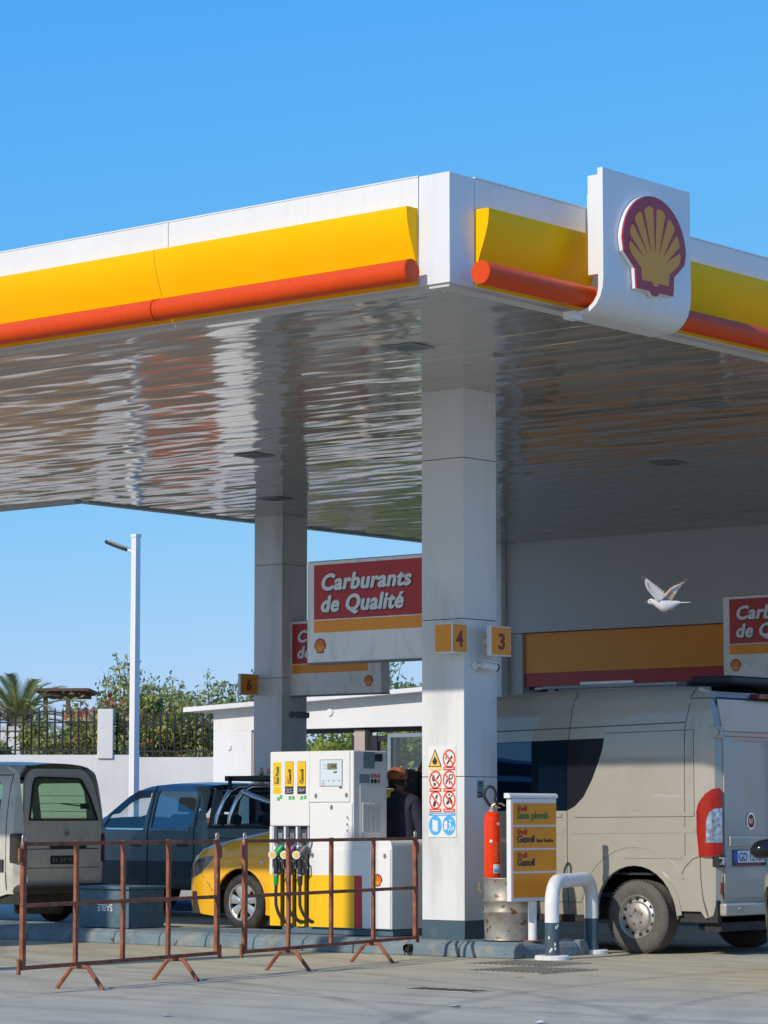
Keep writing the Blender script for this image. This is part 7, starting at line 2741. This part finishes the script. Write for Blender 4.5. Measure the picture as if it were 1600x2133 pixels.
for sg, t in ((-1, 'l'), (1, 'r')):
    N_['sh' + t] = (B(-0.02 + sg * 0.175, 0, 1.39), 0.068)
    N_['el' + t] = (B(-0.01 + sg * 0.235, 0.02 if sg < 0 else 0.0, 1.12), 0.050)
    N_['wr' + t] = (B(sg * 0.22, 0.06, 0.90), 0.032)
    N_['pa' + t] = (B(sg * 0.215, 0.075, 0.835), (0.022, 0.038))
    E_ += [('upper', 'sh' + t), ('sh' + t, 'el' + t), ('el' + t, 'wr' + t), ('wr' + t, 'pa' + t)]
    for f in range(4):
        oy = 0.045 + 0.02 * f
        ln = (0.062, 0.075, 0.071, 0.055)[f]
        N_['fa%s%d' % (t, f)] = (B(sg * 0.212, oy + 0.012, 0.80 - ln * 0.45), 0.0095)
        N_['fb%s%d' % (t, f)] = (B(sg * 0.200, oy + 0.016, 0.80 - ln), 0.008)
        E_ += [('pa' + t, 'fa%s%d' % (t, f)), ('fa%s%d' % (t, f), 'fb%s%d' % (t, f))]
    N_['ta' + t] = (B(sg * 0.195, 0.115, 0.835), 0.011)
    N_['tb' + t] = (B(sg * 0.185, 0.135, 0.79), 0.009)
    E_ += [('pa' + t, 'ta' + t), ('ta' + t, 'tb' + t)]
    N_['hip' + t] = (B(sg * 0.09, 0, 0.88), 0.095)
    N_['kn' + t] = (B(sg * 0.10, 0.01, 0.49), 0.062)
    N_['ca' + t] = (B(sg * 0.10, -0.01, 0.34), 0.058)
    N_['an' + t] = (B(sg * 0.105, 0, 0.09), 0.042)
    N_['to' + t] = (B(sg * 0.115, 0.15, 0.045), (0.045, 0.036))
    E_ += [('pelvis', 'hip' + t), ('hip' + t, 'kn' + t), ('kn' + t, 'ca' + t), ('ca' + t, 'an' + t), ('an' + t, 'to' + t)]
def person_mat(c):
    if c.z < 0.075:
        return 3
    if c.z < 0.90 and abs(c.x - px_) < 0.175:
        return 1
    if c.z > 1.475 or (c.z < 0.885):
        return 2
    return 0
body = skin_body('body', N_, E_, ['jacket', 'trousers', 'skin', 'shoe'], person_mat, pe)
H0 = Vector(B(hx, 0.025, 1.62))
m = MB()
m.lathe([(0.098, -0.015), (0.103, 0.02), (0.099, 0.055), (0.082, 0.085), (0.045, 0.104), (0.0, 0.108)], tuple(H0 + FZ * 0.012), 'z', 24)
m.prism([(0.10 * cos(radians(a)) * 1.0, 0.085 + 0.085 * sin(radians(a))) for a in range(0, 181, 15)], (H0 + Vector((0, 0.0, 0.006)), FX, FY), 0.0, 0.010)
m.build('cap', 'cap_brown', pe, smooth=50)
m = MB()
V_, F_ = [], []
n = 18
for k, (rr, zz) in enumerate(((0.097, 0.0), (0.097, -0.035), (0.088, -0.075))):
    for j in range(n):
        a = radians(165 + 210 * j / (n - 1))
        V_.append(tuple(H0 + Vector((rr * cos(a) * 0.93, rr * sin(a) * 1.02 - 0.003, zz))))
F_ = [(k * n + j, k * n + j + 1, (k + 1) * n + j + 1, (k + 1) * n + j) for k in range(2) for j in range(n - 1)]
m.add(V_, F_)
m.build('hair', 'hair', pe)
for sg in (-1, 1):
    m = MB()
    e = H0 + Vector((sg * 0.092, 0.005, -0.045))
    m.tube([e + FZ * 0.03, e + Vector((sg * 0.012, -0.012, 0.02)), e + Vector((sg * 0.012, -0.014, -0.01)), e - FZ * 0.03], [0.010, 0.012, 0.010, 0.008], 8)
    m.build('ear', 'skin', pe)
m = MB()
nb = H0 + Vector((0, 0.098, -0.055))
m.tube([nb + FZ * 0.035, nb + Vector((0, 0.022, 0.0)), nb + Vector((0, 0.004, -0.012))], [0.009, 0.015, 0.010], 8)
m.build('nose', 'skin', pe)
m = MB()
for sg in (-1, 1):
    m.lathe([(0, 0.008), (0.010, 0.005), (0.013, -0.004)], tuple(H0 + Vector((sg * 0.034, 0.086, -0.022))), 'y', 10)
m.build('eyes', 'ink', pe)
m = MB()
m.tube([H0 + Vector((-0.025, 0.088, -0.098)), H0 + Vector((0, 0.096, -0.096)), H0 + Vector((0.025, 0.088, -0.098))], 0.006, 6)
m.build('mouth', 'hair', pe)
m = MB()
V_ = []
for z, k in ((1.445, 1.12), (1.50, 1.0)):
    for j in range(16):
        a = 2 * pi * j / 16
        V_.append(B(-0.045 + 0.085 * k * cos(a), 0.0 + 0.082 * k * sin(a), z + 0.02 * sin(a)))
m.add(V_, [(j, (j + 1) % 16, 16 + (j + 1) % 16, 16 + j) for j in range(16)])
m.build('collar', 'jacket', pe)

# ------------------------------------------------------------------ dove in flight in front of the shop
bd_ = thing('flying_dove', 'pale dove with raised wings flying in front of the grey shop wall', 'bird', (0.86, 1.55, 2.88), rotz=atan2(-cos(YAW) * 0 + sin(YAW), cos(YAW)))
# local x runs along the view's right; the head points to -x
m = MB()
prof = [(-0.135, 0.0, 0.001), (-0.128, 0.004, 0.016), (-0.110, 0.007, 0.023), (-0.090, 0.002, 0.022), (-0.065, -0.012, 0.032), (-0.03, -0.026, 0.045), (0.01, -0.028, 0.044), (0.05, -0.020, 0.032), (0.085, -0.008, 0.020), (0.11, -0.002, 0.010)]
V_, F_ = [], []
nj = 14
for x, z, r in prof:
    for j in range(nj):
        a = 2 * pi * j / nj
        V_.append((x, r * 0.92 * cos(a), z + r * sin(a)))
for i in range(len(prof) - 1):
    F_ += [(i * nj + j, i * nj + (j + 1) % nj, (i + 1) * nj + (j + 1) % nj, (i + 1) * nj + j) for j in range(nj)]
m.add(V_, F_)
bb = m.build('body', 'feather', bd_, smooth=60)
m = MB()
m.tube([(-0.132, 0, 0.004), (-0.150, 0, 0.0), (-0.158, 0, -0.006)], [0.006, 0.004, 0.001], 6)
m.build('beak', 'beak', bd_)
m = MB()
for y in (-0.021, 0.021):
    m.lathe([(0, 0.004), (0.004, 0.002), (0.005, -0.002)], (-0.120, y, 0.012), 'y', 8)
m.build('eye', 'ink', bd_)
def wing(root, tip, chord, sg):
    """feathered wing: overlapping vanes along a bent leading edge."""
    t = MB()
    n = 15
    R_, T_, Cd = Vector(root), Vector(tip), Vector(chord)
    for i in range(n):
        f = i / (n - 1)
        p = R_.lerp(T_, f * 0.86) + Vector((-0.022, 0, 0.006)) * sin(pi * f)
        ln = (0.085 * (1 - f * 0.25))
        d = (Cd.normalized() * (1 - f) ** 0.7 + (T_ - R_).normalized() * (0.25 + f * 1.0)).normalized()
        sv = d.cross((T_ - R_).cross(Cd)).normalized() * 0.013
        off_ = (T_ - R_).cross(Cd).normalized() * (0.0012 * i)
        p = p + off_
        a = [p - sv, p + sv, p + sv * 1.1 + d * ln * 0.7, p + d * ln, p - sv * 1.1 + d * ln * 0.7]
        nn = d.cross(sv).normalized() * 0.0012
        mi = 2 if f > 0.72 else (1 if (sg > 0 and f < 0.42) else 0)
        t.add([q + nn for q in a] + [q - nn for q in a], [(0, 1, 2, 3, 4), (9, 8, 7, 6, 5)] + [(k, 5 + k, 5 + (k + 1) % 5, (k + 1) % 5) for k in range(5)], mi)
    t.tube([R_, R_.lerp(T_, 0.5) + Vector((-0.024, 0, 0.008)), R_.lerp(T_, 0.92)], [0.014, 0.010, 0.004], 8, m=1 if sg > 0 else 0)
    return t.build('wing', ['feather', 'feather_tan', 'feather_dark'], bd_, smooth=40)
wing((-0.055, -0.030, 0.012), (-0.165, -0.10, 0.165), (0.06, -0.01, 0.035), -1)
wing((-0.025, 0.030, 0.015), (0.165, 0.06, 0.170), (0.06, 0.02, -0.05), 1)
m = MB()
for k in range(5):
    a = radians(-14 + 7 * k)
    d = Vector((cos(a), sin(a), 0.02))
    q = Vector((-sin(a), cos(a), 0)) * 0.012
    b = Vector((0.085, 0, -0.006 + 0.0016 * k))
    e = b + d * (0.105 - 0.006 * abs(k - 2))
    u = Vector((0, 0, 0.0007))
    m.add([p + s * u for s in (1, -1) for p in (b - q * .6, b + q * .6, e + q, e + d * 0.008, e - q)], [(0, 1, 2, 3, 4), (9, 8, 7, 6, 5)] + [(j, 5 + j, 5 + (j + 1) % 5, (j + 1) % 5) for j in range(5)], 0 if k < 4 else 1)
m.build('tail', ['feather', 'feather_tan'], bd_, smooth=0)
m = MB()
for y in (-0.012, 0.012):
    m.tube([(0.02, y, -0.062), (0.045, y, -0.062), (0.062, y, -0.055)], [0.008, 0.005, 0.003], 6)
m.build('feet', 'feather_dark', bd_)
